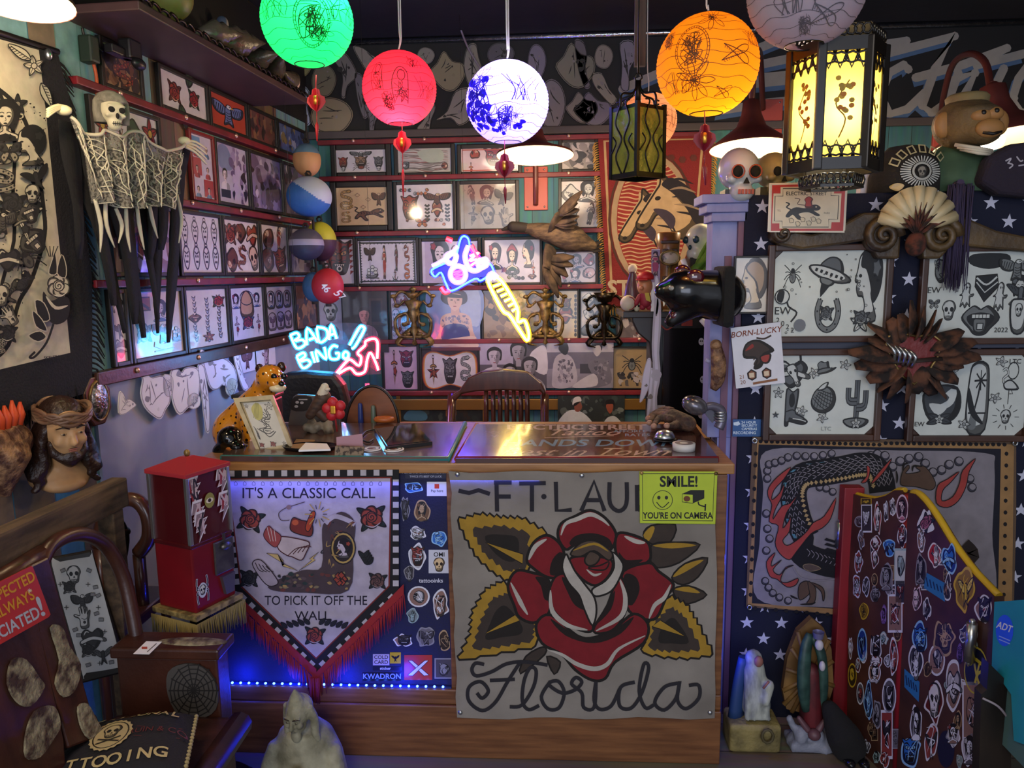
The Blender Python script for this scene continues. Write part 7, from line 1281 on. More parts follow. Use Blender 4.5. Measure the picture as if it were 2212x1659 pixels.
for q in ([(660,470),(700,430),(790,420),(870,450),(880,500),(780,460),(690,490)],[(570,560),(620,520),(640,620),(560,640)],[(920,520),(960,560),(1050,560),(940,610)],[(480,650),(545,665),(570,760),(530,770),(510,700)],[(950,640),(1010,650),(1030,720),(990,800),(945,760)],[(560,870),(700,960),(790,975),(900,925),(1000,860),(930,950),(790,1000),(640,960)]): a.B(q,'1c1110')
for q in ([(615,430),(640,370),(700,345),(770,320),(830,345),(870,380)],[(445,560),(480,490),(540,450)],[(950,435),(1010,462),(1060,470)],[(350,680),(390,760),(410,800),(440,850)],[(1195,690),(1160,760),(1110,800),(1080,870)],[(545,1035),(620,1060),(700,1110),(790,1135),(860,1110),(920,1030),(1060,960)]): a.S(q,24,WH,taper=True,n=5)
pet([(550,760),(580,655),(645,635),(695,700),(745,800),(785,910),(760,940),(680,915),(595,850)],RDD);pet([(785,935),(860,800),(920,645),(968,740),(950,850),(880,935)],RDD)
a.B([(620,650),(690,700),(750,820),(690,800),(650,730)],'1c1110');a.B([(800,900),(860,800),(900,720),(880,820)],'1c1110');a.S([(560,720),(570,830),(650,905),(755,930)],26,WH,taper=True,n=5);a.S([(925,660),(955,760),(930,860),(800,935)],26,WH,taper=True,n=5)
pet([(660,560),(740,540),(880,560),(870,640),(795,695),(710,645)],RDD);pet([(665,530),(720,470),(790,458),(850,488),(888,530),(865,562),(790,512),(720,542)],'54443a',9);a.S([(680,510),(790,475),(865,515)],14,YL,taper=True);pet([(740,560),(770,515),(820,540),(800,580),(760,590)],'54443a',9);pet([(760,600),(820,590),(868,570),(850,610),(790,612)],RDD,8);a.S([(750,610),(790,640),(830,630)],14,WH,taper=True)
pet([(640,530),(622,600),(655,680),(710,745),(738,820),(780,905),(802,840),(792,760),(742,690),(690,620),(660,560)],WH,10);pet([(890,520),(942,580),(930,645),(880,725),(800,752),(780,715),(850,670),(895,600)],WH,10)
GK='24222a'
for q in ([(75,195),(130,207),(180,192),(240,212)],[(262,152),(355,152)],[(275,150),(278,305)],[(275,226),(350,226)],[(395,157),(535,155)],[(462,155),(462,305)],[(588,148),(592,300),(672,296)],[(722,302),(790,145),(845,302)],[(745,245),(825,245)],[(872,150),(874,262),(920,302),(960,265),(962,150)],[(1016,165),(1018,303)],[(1018,170),(1075,230),(1018,300)]): a.L(q,22,GK) if len(q) < 5 else a.S(q,22,GK)
a.E(525,226,14,14,GK)
for q in ([(210,1112),(165,1105),(145,1140),(170,1172),(250,1150),(330,1108),(430,1098),(545,1115)],[(400,1100),(335,1200),(270,1310),(200,1355),(130,1305),(130,1232),(190,1202),(232,1250),(200,1290),(172,1262)],[(240,1196),(372,1190)],[(345,1335),(410,1325),(470,1230),(484,1145),(452,1130),(420,1200),(412,1305),(445,1350),(500,1328)],[(560,1200),(512,1280),(545,1345),(605,1340),(632,1260),(600,1200),(550,1215),(620,1262),(690,1245),(725,1205),(695,1180),(672,1215),(725,1262),(735,1338),(790,1338),(800,1200)],[(800,1200),(790,1300),(820,1348),(880,1330),(925,1240)],[(1005,1205),(930,1232),(925,1330),(985,1342),(1042,1260),(1078,1130),(1052,1112),(1028,1250),(1060,1340),(1105,1325)],[(1232,1210),(1160,1232),(1110,1312),(1160,1352),(1222,1290),(1242,1200),(1230,1300),(1275,1345),(1342,1290),(1342,1222),(1290,1222)]): a.S(q,19,GK,n=5)
mk('painting',a,CLOTHP,o);b=NB()
for p in ((70,105),(725,112),(85,1360),(1400,1360)): ell(b,CV.px(*kk(p),.008),(.008,.005,.008),n=8)
mk('nail',b,STEEL,o)
# yellow notice
o=thing('camera_sign','bright yellow SMILE sign with a smiley face and a camera','sign',at(1465,1132,CTRY-.02));YS=SY(CTRY-.036);b=NB();prism(b,[YS.uv(*p) for p in [(1381,1018),(1550,1018),(1545,1132),(1382,1130)]],.003,Matrix.Translation((0,CTRY-.036,0)));mk('plate',b,mat('yellow_tin','a8bc2c',.35),o,mods=[('BEVEL',dict(width=.004,segments=2))])
a=PxArt(SY(CTRY-.0395),*K);a.eps=.000009;a.P([(1032,94),(1438,94),(1428,368),(1034,364)],'b4c832');a.L([(1045,106),(1425,106),(1416,355),(1047,352)],5,'1c1c14',True);a.T('SMILE!',1238,150,-78,'14140f',.03,wide=-.95);a.T("YOU'RE ON CAMERA",1232,328,-46,'14140f',.03,wide=-.84)
a.C(1152,245,52,50,3.5,'22221a',n=24);a.E(1132,232,9,10,'22221a');a.E(1172,232,9,10,'22221a');a.S([(1120,256),(1150,284),(1185,256)],5,'22221a');a.P([(1255,212),(1300,192),(1372,192),(1372,236),(1312,262),(1312,216)],'14140f');a.OP([(1255,212),(1312,216),(1312,262),(1255,255)],'b4c832',4,'14140f');a.E(1280,238,18,15,'6a3a18');a.S([(1340,252),(1345,270),(1378,280)],7,'14140f');a.L([(1378,266),(1376,302)],8,'14140f');mk('print',a,PRINT,o);b=NB();[ell(b,YS.px(*kk(p),.006),(.006,.004,.006),n=8,mi=0) for p in ((1040,100),(1432,102))];mk('screw',b,BRASS,o)
# ------------------------------------------------------------------ boards and things on the counter
HZ=lambda z: Surf((0,0,z),(1,0,0),(0,0,1),(0,1,0))
def slab(pts,z,h): b=NB();q=[HZ(z+h).uv(*p) for p in pts];a_=[b.verts.new((x,y,z)) for x,y in q];c_=[b.verts.new((x,y,z+h)) for x,y in q];n=len(q);b.faces.new(a_);b.faces.new(c_);[b.faces.new((a_[i],a_[(i+1) % n],c_[(i+1) % n],c_[i])) for i in range(n)];bmesh.ops.recalc_face_normals(b,faces=b.faces);return b
o=thing('teal_edged_board','brown board with a teal edge lying on the counter','board',(-.75,2.6,CTRZ));mk('board',slab([(478,986),(968,988),(1003,914),(520,914)],CTRZ,.018),mat('varnished_brown','4a352c',.22,coat=.5,noise_=('5f463a',9,(1,1,1),.35,.7)),o);b=NB();p=[HZ(CTRZ+.01).px(*k) for k in ((478,989),(968,992),(1004,915))];tube(b,p,.0105,8);mk('edge_band',b,mat('teal_paint','2f7d80',.35),o)
o=thing('lettered_board','painted shop board lying on the counter, red edge, lettered HANDS DOWN Best in Town','sign board',(.1,2.6,CTRZ));mk('board',slab([(985,990),(1552,990),(1500,916),(1030,916)],CTRZ,.016),mat('varnished_sign','43241e',.2,coat=.6),o);b=NB();tube(b,[HZ(CTRZ+.009).px(*k) for k in ((985,992),(1552,992))],.0105,8);tube(b,[HZ(CTRZ+.009).px(*k) for k in ((985,992),(1030,916))],.007,6);mk('edge_band',b,mat('crimson_edge','7d1620',.35),o)
a=PxArt(HZ(CTRZ+.0162),850,600,.2532,eps=.00003);a.T('ELECTRIC STREET',1560,1276,-58,'c9b4b0',.03,wide=-2.6);a.T('DOC CASTS',960,1318,-30,'8a78a0',0,.3,wide=-2.4);a.T('ARE FINAL!',985,1350,-30,'8a78a0',0,.3,wide=-2.4);a.T('Tattoo',1600,1322,-70,'d8b8a8',.01,.5,wide=-3.2);a.T('AFFORD',2010,1310,-32,'7fa4c4',.02,wide=-2.2);a.T('RATES',2080,1342,-32,'7fa4c4',.02,wide=-2.4);a.T('HANDS DOWN',1680,1412,-78,'6d98bc',.02,.2,wide=-2.75);a.T('Best in Town',1600,1488,-92,'cbb0a0',.0,.6,wide=-2.9);a.L([(1480,1525),(1960,1512)],8,'cbb0a0');a.L([(1290,1365),(1880,1348)],5,'cbb0a0');mk('lettering',a,inkmat('varnished_print',.2,coat=.6,mottle=.2),o)
# spotted cat statue
CT=CTRZ+.018
SPOT=mat('spotted_glaze','c07a1c',.15,coat=.6);nt=SPOT.node_tree;tc=nt.nodes.new('ShaderNodeTexCoord');vo=nt.nodes.new('ShaderNodeTexVoronoi');vo.inputs['Scale'].default_value=42;vo.inputs['Randomness'].default_value=.8;rp=nt.nodes.new('ShaderNodeValToRGB');e=rp.color_ramp.elements;e[0].position,e[1].position=.22,.27;e[0].color,e[1].color=lin('23130a'),lin('c07a1c');nt.links.new(tc.outputs['Object'],vo.inputs['Vector']);nt.links.new(vo.outputs['Distance'],rp.inputs[0]);nt.links.new(rp.outputs[0],nt.nodes['Principled BSDF'].inputs['Base Color'])
o=thing('spotted_cat_statue','glazed orange spotted cheetah statue sitting on the counter','statue',at(545,960,2.75));YC=2.69;f=lambda x,y,d=0: at(x,y,YC+d)
b=NB();ell(b,f(505,930),(.075,.1,.085));cap(b,f(512,925),f(560,860,-.02),.085,.055);cap(b,f(560,865,-.02),f(578,820,-.03),.05,.045);ell(b,f(583,815,-.05),(.052,.055,.05));ell(b,f(596,828,-.095),(.03,.035,.026));cap(b,f(555,880,-.08),f(570,965,-.09),.035,.022);cap(b,f(535,890,-.08),f(540,968,-.1),.035,.022);ell(b,f(500,960,-.05),(.05,.09,.03))
mk('body',b,SPOT,o,mods=rem(.011));b=NB();[ell(b,f(*p),(.017,.012,.02),n=10) for p in ((561,797,-.04),(608,793,-.02))];mk('ear',b,mat('dark_glaze','2a150a',.2),o);b=NB();ell(b,f(608,829,-.128),(.012,.01,.009),n=10);[ell(b,f(*p),(.012,.008,.012),n=10) for p in ((592,814,-.104),(613,813,-.1))];mk('eyes_and_nose',b,mat('black_glaze','0d0b0a',.1),o);b=NB();ell(b,f(600,838,-.105),(.03,.028,.017));mk('muzzle',b,mat('cream_glaze','d0c2a0',.2),o)
o=thing('glazed_panther_figure','small black and orange glazed animal figure at the end of the counter','statue',at(500,985,2.5));b=NB();Y_=2.5;ell(b,at(497,945,Y_),(.045,.05,.042));ell(b,at(512,965,Y_-.03),(.03,.03,.02));cap(b,at(480,975,Y_),at(525,975,Y_),.035,.03);mk('body',b,mat('black_glaze','0d0b0a',.1),o,mods=rem(.009));b=NB();ell(b,at(505,972,Y_-.04),(.03,.016,.016));mk('paws',b,mat('orange_glaze','a8622a',.2),o)
# leaning dragon frame
q=[(522,864),(608,846),(638,958),(560,983)];fb=Surf(at(560,983,2.46),(.93,.1,.0),None,(-.16,.28,.95));fb.n=fb.u.cross(fb.v).normalized();fb=Surf(fb.o,fb.u,fb.n,fb.v)
cs=[fb.uv(*p) for p in q];o=thing('leaning_picture','cream frame leaning on the spotted cat, with a line drawing of a dragon','picture',at(560,983,2.46));b=NB();prism(b,cs,.006,Matrix.Translation((0,.006,0)));cc=(sum(c[0] for c in cs)/4,sum(c[1] for c in cs)/4)
for i in range(4): p,r=cs[i],cs[(i+1) % 4];ip=lambda k: (cc[0]+(k[0]-cc[0])*.78,cc[1]+(k[1]-cc[1])*.84);prism(b,[p,r,ip(r),ip(p)],.014)
b.transform(fb.M);mk('frame',b,mat('antique_cream','b3a27c',.4,noise_=('8d7c58',20,(1,1,1),.4,.7)),o);a=PxArt(fb.off(.0015),440,760,.1447,eps=.00006);a.P([(690,770),(1110,690),(1290,1335),(860,1440)],'ccc6b8');lp=lambda pts,w=9,c='2a221e': a.S(pts,w,c)
LP=Pal('2a221e',None,None,None,None,None);q=a.m(960,1050,260,-.25);q.S([(-.1,.9),(.15,.5),(-.2,.2),(.2,-.1),(-.2,-.4),(.3,-.5),(.6,-.2)],.05,'2a221e');q.S([(0,.9),(.3,.5),(-.02,.2),(.4,-.1),(0,-.35),(.4,-.65),(.7,-.2)],.05,'2a221e');[q.S([(-.2+.12*i*cos(i),.7-.14*i),(.1,.6-.14*i),(.3,.7-.15*i)],.035,'2a221e') for i in range(9)];a.B([(800,850),(880,740),(960,800),(950,960),(860,1000)],'b8ae5a');[a.S([(820+20*i,980),(850+18*i,850),(880+14*i,740)],8,'8a8438') for i in range(4)];flower(a.m(1070,770,70),Pal('2a221e','ccc6b8','ccc6b8','ccc6b8','2a221e','ccc6b8'));[star5(a.m(x,y,38),Pal('2a221e','ccc6b8')) for x,y in ((735,815),(1225,1310))];[a.S([(800+15*i,1110+30*i),(850,1180+30*i),(880,1300)],8,'2a221e') for i in range(4)];rose(a.m(1060,1345,50),RUST);rose(a.m(890,1380,42),RUST);mk('drawing',a,GLASSP,o)
def at_(x,y,Y,d=0): return at(x,y,Y)+V((0,-d,0))
def hull(b,a,c,r1,r2,n=14): cap(b,a,c,r1,r2,n)
# ------------------------------------------------------------------ things standing on the counter
o=thing('eagle_figurine','small bald eagle figurine on a rocky base, on the counter','figurine',at(690,945,2.72));Y_=2.72;g=lambda x,y,d=0: at_(x,y,Y_,d)
b=NB();p=[g(650,942),g(728,942)];boxp(b,(p[0].x,Y_-.03,p[0].z-.004),(p[1].x,Y_+.06,p[0].z+.006));mk('base',b,CREAM,o)
b=NB();rng=random.Random(4)
for i in range(14): ell(b,g(rng.uniform(662,718),rng.uniform(912,936),rng.uniform(-.02,.02)),rng.uniform(.012,.02),n=8)
mk('rocks',b,mat('painted_rock','7d7464',.7,noise_=('4a4034',25,(1,1,1),.4,.65)),o,mods=rem(.007,2));b=NB();hull(b,g(672,895,.01),g(700,858,.01),.018,.03);hull(b,g(690,888),g(704,905),.024,.014);mk('body',b,mat('eagle_brown','4a3428',.6,noise_=('2a1c16',30,(1,1,3),.4,.65)),o);b=NB();hull(b,g(700,850,.015),g(705,834,.02),.022,.015);ell(b,g(712,838,.03),(.012,.01,.008),n=8);mk('head',b,mat('eagle_white','c8c0ac',.6),o)
o=thing('red_flower_charm','red cloth flower ornament with a gilt centre beside the eagle','ornament',at(722,930,2.66));b=NB();c=at(722,884,2.66)
for i in range(5): t=i*1.257+.5;ell(b,c+V((.026*cos(t),0,.026*sin(t))),(.021,.014,.021),n=10)
mk('petals',b,mat('red_satin','b01c28',.5,bump=.3),o);b=NB();box(b,c+V((0,-.014,0)),(.02,.012,.03),bev=.004);mk('gilt_centre',b,GILT,o);b=NB();tube(b,[c,at(728,932,2.66)],.004,6);mk('stem',b,REDTH,o)
o=thing('metal_letter_box','grey metal box with a black label behind the leaning dragon frame','box',at(672,955,2.86));sf=SY(2.86);b=NB();prism(b,[sf.uv(*p) for p in [(612,975),(632,858),(640,852),(720,858),(735,880),(735,975)]],.02,Matrix.Translation((0,2.88,0)));mk('body',b,mat('grey_steel_sheet','5c5c60',.4,.4),o,mods=[('BEVEL',dict(width=.004,segments=2))])
a=PxArt(SY(2.8585));a.OB([(630,885),(636,858),(672,858),(666,885)],'17171c',1,'17171c',3);[a.E(x,y,4,3,'b0b0b4') for x,y in ((642,869),(652,870),(640,878))];a.L([(645,863),(664,863)],2.5,'b0b0b4');mk('label_plate',a,PRINT,o)
HC=HZ(CTRZ+.0185)
def flat(name,pts,h,m,label,cat,z=CTRZ+.0185): b=slab(pts,z,h);return mk(name,b,m,label=label,cat=cat)
o=thing('card_tray','black oval tray holding a brown card and a folded white paper','tray',HC.px(672,972));b=NB();c=HC.px(672,970);lathe(b,[(.02,0),(.09,.002),(.1,.012),(.094,.014),(.085,.006),(.01,.004)],Matrix.Translation(c),28,squash=.55);mk('dish',b,mat('black_lacquer','0e0e12',.15),o)
flat('brown_card',[(628,968),(668,970),(680,950),(640,948)],.003,mat('kraft_card','8a6a40',.8),'brown card lying in the black oval tray','card',CTRZ+.026);flat('folded_paper',[(645,972),(714,970),(706,958),(660,956)],.006,WHITEP,'folded white paper lying in the black oval tray','paper',CTRZ+.03)
o=thing('card_holder','pair of business cards standing at the front of the counter, pink over brown','card holder',at(752,1000,2.36));sf=SY(2.4);b=NB();prism(b,[sf.uv(*p) for p in [(728,972),(727,944),(783,937),(785,970)]],.003,Matrix.Translation((0,2.4,0)));mk('pink_card',b,mat('pink_card','a8808c',.7),o);sf=SY(2.36);b=NB();prism(b,[sf.uv(*p) for p in [(722,996),(724,964),(786,966),(782,996)]],.012,Matrix.Translation((0,2.372,0)));mk('brown_card',b,mat('tooled_brown_card','85705a',.6,noise_=('3a2c22',60,(1,1,1),.48,.56)),o)
o=thing('tablet','black tablet computer lying on the teal edged board','tablet',HC.px(868,945));mk('body',slab([(832,966),(934,954),(896,915),(808,926)],CTRZ+.0185,.012),mat('black_glass','08080c',.08,coat=1),o);b=slab([(836,962),(926,952),(893,919),(814,928)],CTRZ+.031,.001);mk('screen',b,mat('screen_glass','0a0a10',.05,coat=1),o)
for x,y,lb in ((803,971,'white printed coaster below the tablet, beside the brown cards'),(851,972,'white printed coaster in front of the tablet')):
    o=thing('coaster',lb,'coaster',HC.px(x,y),group='coasters on the counter');b=NB();c=HC.px(x,y);lathe(b,[(.034,0),(.035,.002),(.034,.004)],Matrix.Translation(c),24);mk('disc',b,WHITEP,o);a=Art(lambda u,v,d: c+V((u,v,.0042+d)));a.C(0,0,.027,.027,.004,'3a3040',n=20);a.E(0,0,.016,.016,'6a8aa8');scrib(a.sub(0,0,.016),RUST);mk('print',a,PRINT,o)
cable('tablet_lead',[HC.px(808,930,.004),HC.px(790,935,.005),HC.px(780,950,.005),HC.px(795,958,.005),HC.px(806,952,.005)],.0035,mat('black_plastic','15151a',.4),'black lead curled beside the tablet')
o=thing('arched_wooden_stand','rounded wooden board with pens and notes behind the counter','board',at(805,925,2.98));sf=SY(2.98);b=NB();prism(b,[sf.uv(805+58*cos(t),925-92*sin(t)) for t in [pi*i/20 for i in range(21)]],.02,Matrix.Translation((0,2.99,0)));mk('board',b,mat('warm_walnut','6a3c22',.35,noise_=('84502e',6,(1,1,4),.4,.7)),o);b=NB();tube(b,[sf.px(805+58*cos(t),925-92*sin(t),.01) for t in [pi*i/20 for i in range(21)]],.006,8);mk('dark_rim',b,BLACK,o)
for q,c_ in (((770,875,786,915),'2a3a7a'),((800,880,812,915),'5a6a5a')):
    b=NB();p0,p1=at(q[0],q[3],2.95),at(q[2],q[1],2.95);cap(b,V(((p0.x+p1.x)/2,2.955,p0.z)),V(((p0.x+p1.x)/2,2.955,p1.z)),.012,.009);mk('pen_bottle',b,mat('bottle_'+c_,c_,.3),label='small %s bottle standing before the rounded wooden board' % ('dark blue' if c_ == '2a3a7a' else 'grey green'),cat='bottle')
o=thing('wooden_cuff','orange wooden ring lying behind the tablet','ring',HC.px(832,915));b=NB();c=HC.px(830,914,.016);tube(b,[c+V((.032*cos(t*.42),.02*sin(t*.42),0)) for t in range(15)],.011,8,True);mk('ring',b,mat('orange_wood','a85a26',.4),o)
# brown creature hand on a bell, tape roll
ZT=CTRZ+.017;HL=HZ(ZT)
o=thing('desk_bell','chrome call bell under the brown rubber hand','bell',HL.px(1436,955));b=NB();c=HL.px(1436,953);lathe(b,[(.04,.004),(.04,.01)],Matrix.Translation(c),20);mk('base',b,BLACK,o);b=NB();lathe(b,[(.036,.012),(.035,.02),(.026,.034),(.01,.04),(.002,.041)],Matrix.Translation(c),24);mk('dome',b,STEEL,o)
o=thing('rubber_hand','hairy brown rubber hand with pale fingertips lying on the lettered board','hand',HL.px(1450,935));HF=mat('hairy_brown','3a2a22',.7,noise_=('6a4c3a',20,(1,1,1),.4,.65),bump=.8,bscale=80)
P3=lambda x,y,h: HL.px(x,y,h);b=NB();cap(b,P3(1486,932,.03),P3(1452,928,.045),.032,.036)
TIPS=[((1450,935,.05),(1425,930,.05),(1412,938,.03)),((1445,928,.05),(1418,922,.05),(1403,930,.03)),((1445,922,.05),(1420,914,.045),(1400,920,.03)),((1452,915,.05),(1432,908,.045),(1412,911,.03)),((1462,938,.04),(1452,943,.04),(1440,946,.045))]
for p,q,r in TIPS: tube(b,[P3(*p),P3(*q),P3(*r)],[.017,.014,.011],8,sm=3)
mk('hand',b,HF,o,mods=rem(.007,2));b=NB();[ell(b,P3(*r),(.012,.012,.011),n=8) for p,q,r in TIPS];mk('fingertips',b,mat('pale_rubber','a8806c',.5),o)
o=thing('tape_roll','white roll of tape at the front right of the lettered board','tape roll',HL.px(1477,972));b=NB();c=HL.px(1477,972);lathe(b,[(.012,0),(.037,0),(.038,.024),(.012,.024)],Matrix.Translation(c),28);mk('roll',b,mat('white_tape','c8c6c4',.5),o);b=NB();lathe(b,[(.014,.0245),(.03,.0245)],Matrix.Translation(c),20,cap=False);mk('printed_ring',b,mat('tape_print','6a6068',.5),o)
# ------------------------------------------------------------------ behind the counter
CH=mat('chair_wood','3f2218',.28,coat=.3,noise_=('57301f',6,(6,1,1),.35,.7));Y_=3.72;CQ=lambda x,y: (850+x*.2532,600+y*.2532);g=lambda x,y,d=0: at_(*CQ(x,y),Y_,d)
o=thing('captains_chair','brown wooden captains chair with a curved crest and spindles behind the counter','chair',(g(900,1000).x,3.5,0));sf=SY(Y_)
b=NB();prism(b,[sf.uv(*CQ(*p)) for p in [(475,1045),(480,1010),(560,960),(640,850),(760,795),(940,775),(1150,800),(1260,890),(1300,970),(1290,1010),(1250,960),(1180,965),(940,955),(700,965),(590,985),(540,1040),(500,1060)]],.05,Matrix.Translation((0,Y_+.02,0)));mk('crest_rail',b,CH,o,mods=[('BEVEL',dict(width=.014,segments=3))])
zs=.44;L0=g(500,1000);R0=g(1290,1000)
for x in (790,850,908,966,1026,1085,1140): b=NB();p=g(x,955);tube(b,[p,V((p.x,p.y-.02,.75)),V((p.x*.9+(L0.x+R0.x)*.05,p.y-.05,zs))],[.011,.014,.01],8,sm=3);mk('spindle',b,CH,o)
b=NB();cxm=(L0.x+R0.x)/2;box(b,(cxm,Y_-.27,zs),(.48,.46,.045),bev=.02);mk('seat',b,CH,o)
for p in (L0,R0): b=NB();tube(b,[p,V((p.x,p.y-.22,.72)),V((p.x*1.02,p.y-.42,.68))],.022,10,sm=4);tube(b,[V((p.x,p.y-.4,.68)),V((p.x*.97+cxm*.03,p.y-.42,zs))],.018,8);tube(b,[p,V((p.x,p.y-.02,zs))],.018,8);mk('arm',b,CH,o)
for sx in (-1,1):
    for sy in (0,1): b=NB();tube(b,[(cxm+sx*.2,Y_-.08-.38*sy,zs-.02),(cxm+sx*.24,Y_-.04-.46*sy,0)],[.022,.016],8);mk('leg',b,CH,o)
o=thing('office_chair','black padded office chair with a rounded back behind the counter','office chair',(at(660,900,3.45).x,3.3,0));sf=SY(3.42);b=NB();prism(b,[sf.uv(*p) for p in [(585,830),(610,806),(660,802),(722,806),(742,832),(760,900),(775,1000),(560,1000)]],.08,Matrix.Translation((0,3.5,0)));mk('backrest',b,mat('black_vinyl','121217',.45,bump=.2),o,mods=[('BEVEL',dict(width=.03,segments=3))])
cx_=at(660,900,3.45).x;b=NB();box(b,(cx_,3.25,.46),(.5,.46,.1),bev=.04);mk('seat',b,MATS['black_vinyl'],o);b=NB();tube(b,[(cx_,3.3,.42),(cx_,3.3,.08)],.03,10);mk('column',b,BLKMET,o)
b=NB();[tube(b,[(cx_,3.3,.1),(cx_+.2*cos(i*1.257),3.3+.2*sin(i*1.257),.05)],.02,8) for i in range(5)];[ell(b,(cx_+.21*cos(i*1.257),3.3+.21*sin(i*1.257),.03),.03,n=8) for i in range(5)];mk('base',b,BLKMET,o)
o=thing('black_storage_box','low black box behind the spotted cat','box',(at(545,900,2.9).x,2.93,CTRZ));p0,p1=at(508,935,2.86),at(590,852,2.86);b=NB();boxp(b,(p0.x,2.86,CTRZ),(p1.x,2.96,p1.z-.02),.008);mk('body',b,MATS['black_plastic'],o);b=NB();boxp(b,(p0.x-.006,2.855,p1.z-.019),(p1.x+.006,2.965,p1.z),.006);mk('lid',b,MATS['black_plastic'],o)
# sconces
def sconce(x,y,h,m,label,cup=False):
    c=BW.px(x,y,.05);k=h*4.65/1600;o=thing('wall_sconce',label,'sconce',BW.px(x,y+h/2,.02));M=Matrix.Translation(c) @ Matrix.Scale(k,4)
    b=NB();lathe(b,[(.01,-.5),(.05,-.47),(.02,-.4),(.07,-.25),(.04,-.1),(.12,.05),(.09,.12),(.16,.25),(.05,.28),(.03,.42),(.07,.46),(.01,.5)],M,16);mk('stem',b,m,o)
    for s_ in (-1,1):
        b=NB();tube(b,[M @ V(p) for p in [(0,0,-.35),(s_*.25,-.05,-.32),(s_*.3,-.08,-.05),(s_*.12,-.06,.05),(s_*.1,-.05,-.1),(s_*.2,-.05,-.12)]],[k*.028,k*.032,k*.026,k*.022,k*.02,k*.015],8,sm=5);tube(b,[M @ V(p) for p in [(0,0,.3),(s_*.2,0,.42),(s_*.32,0,.3),(s_*.26,0,.18),(s_*.16,0,.26)]],[k*.026,k*.024,k*.02,k*.018,k*.02],8,sm=5)
        for t in range(5): ell(b,M @ V((s_*(.1+.06*t),-.03,-.3+.16*t)),(k*.05,k*.03,k*.035),n=8)
        tube(b,[M @ V(p) for p in [(s_*.05,0,-.2),(s_*.3,-.02,-.45),(s_*.15,0,-.52)]],[k*.03,k*.06,k*.01],8,flat=.4,sm=4);mk('scroll_arm',b,m,o)
    b=NB();R_=.2 if cup else .11;lathe(b,[(.02,0),(R_*.6,.02),(R_,.18 if cup else .1),(R_*.9,.18 if cup else .1),(R_*.4,.06)],M @ Matrix.Translation((0,-.12,.3)),18);mk('cup',b,m,o)
    b=NB();tube(b,[M @ V((0,0,0)),BW.px(x,y,0)],.01,8);mk('wall_stud',b,m,o)
DKB=mat('dark_bronze','3a3020',.3,.8,noise_=('15120e',20,(1,1,1),.4,.6))
sconce(897,682,125,BRASS,'ornate brass sconce beside the tinted portrait');sconce(1178,682,120,BRASS,'ornate brass sconce between the leather print and the beetle sheet');sconce(1304,688,115,DKB,'dark bronze sconce with a cup, under the red rug',True)
# mounted flying duck
o=thing('mounted_duck','stuffed brown duck in flight mounted on the back wall','taxidermy',BW.px(1200,560,.1));DK=BW.off(.16);DB=mat('duck_feathers','3c3026',.9,noise_=('6e5a42',14,(1,1,3),.4,.65),bump=.6,bscale=60);DD=mat('duck_dark','241e1c',.8);g=lambda x,y,d=0: DK.px(x,y,d)
b=NB();hull(b,g(1160,497),g(1235,515),.05,.085);hull(b,g(1235,515),g(1280,532),.085,.035);hull(b,g(1165,498),g(1132,492),.05,.03);mk('body',b,DB,o,mods=rem(.02,4));b=NB();hull(b,g(1135,492),g(1108,490,.01),.03,.032);hull(b,g(1105,490),g(1086,496,.0),.02,.008);mk('head',b,DD,o)
for nm,rt,tips in (('wing',(1195,500),[(1256,418),(1250,430),(1246,442),(1250,456),(1250,470),(1245,484),(1240,494)]),('wing',(1190,535),[(1206,642),(1198,632),(1190,622),(1182,610),(1176,598),(1212,620),(1226,598),(1238,575),(1240,555)])):
    b=NB();r0=g(*rt,.02);e0=g((rt[0]*.55+tips[0][0]*.45)-14,(rt[1]*.55+tips[0][1]*.45),.1)
    tube(b,[r0,(r0+e0)*.5,e0],[.05,.055,.04],8,flat=.35,sm=3)
    for i,t in enumerate(tips): p=g(*t,.14-.01*i);s0=e0 if i < 4 else r0*.5+e0*.5;tube(b,[s0,s0*.45+p*.55+V((0,-.01,0)),p],[.03,.036,.008],6,flat=.2,sm=3)
    mk(nm,b,mat('duck_wing','2e2420',.9,noise_=('5c4a3a',18,(1,1,1),.4,.65)),o)
b=NB();[tube(b,[g(1270,530),g(1285,528+6*i),g(1300,522+10*i)],[.02,.025,.006],6,flat=.25) for i in range(3)];mk('tail',b,DD,o);b=NB();tube(b,[g(1215,515),BW.px(1215,515)],.012,8);mk('wall_peg',b,BLACK,o)
# red rug with horse heads
o=thing('red_wall_rug','red hanging rug with an oval of horse heads and gold fringe','rug',BW.px(1400,670,.02));RG=BW.off(.05);b=NB();prism(b,[RG.uv(*p) for p in [(1292,300),(1538,292),(1534,560),(1500,660),(1312,662)]],.008,Matrix.Translation((0,BACKY-.042,0)));mk('pile',b,mat('red_pile','6e1d20',.95,bump=.5,bscale=150),o)
a=PxArt(BW.off(.0515));a.L([(1306,305),(1322,640),(1490,642),(1518,300)],6,'b0926a',True);a.E(1408,475,88,142,'a38c70',n=30);a.C(1408,475,92,146,5,'4a2a24',n=30);a.E(1408,475,76,130,'8a2a26',n=30)
for i in range(30): y=352+8.4*i;hw=74*math.sqrt(max(.02,1-((y-475)/130)**2));a.S([(1408-hw+2*hw*k/8,y+2.5*sin(k*2+i*.4)) for k in range(9)],2.6,'c0a078')
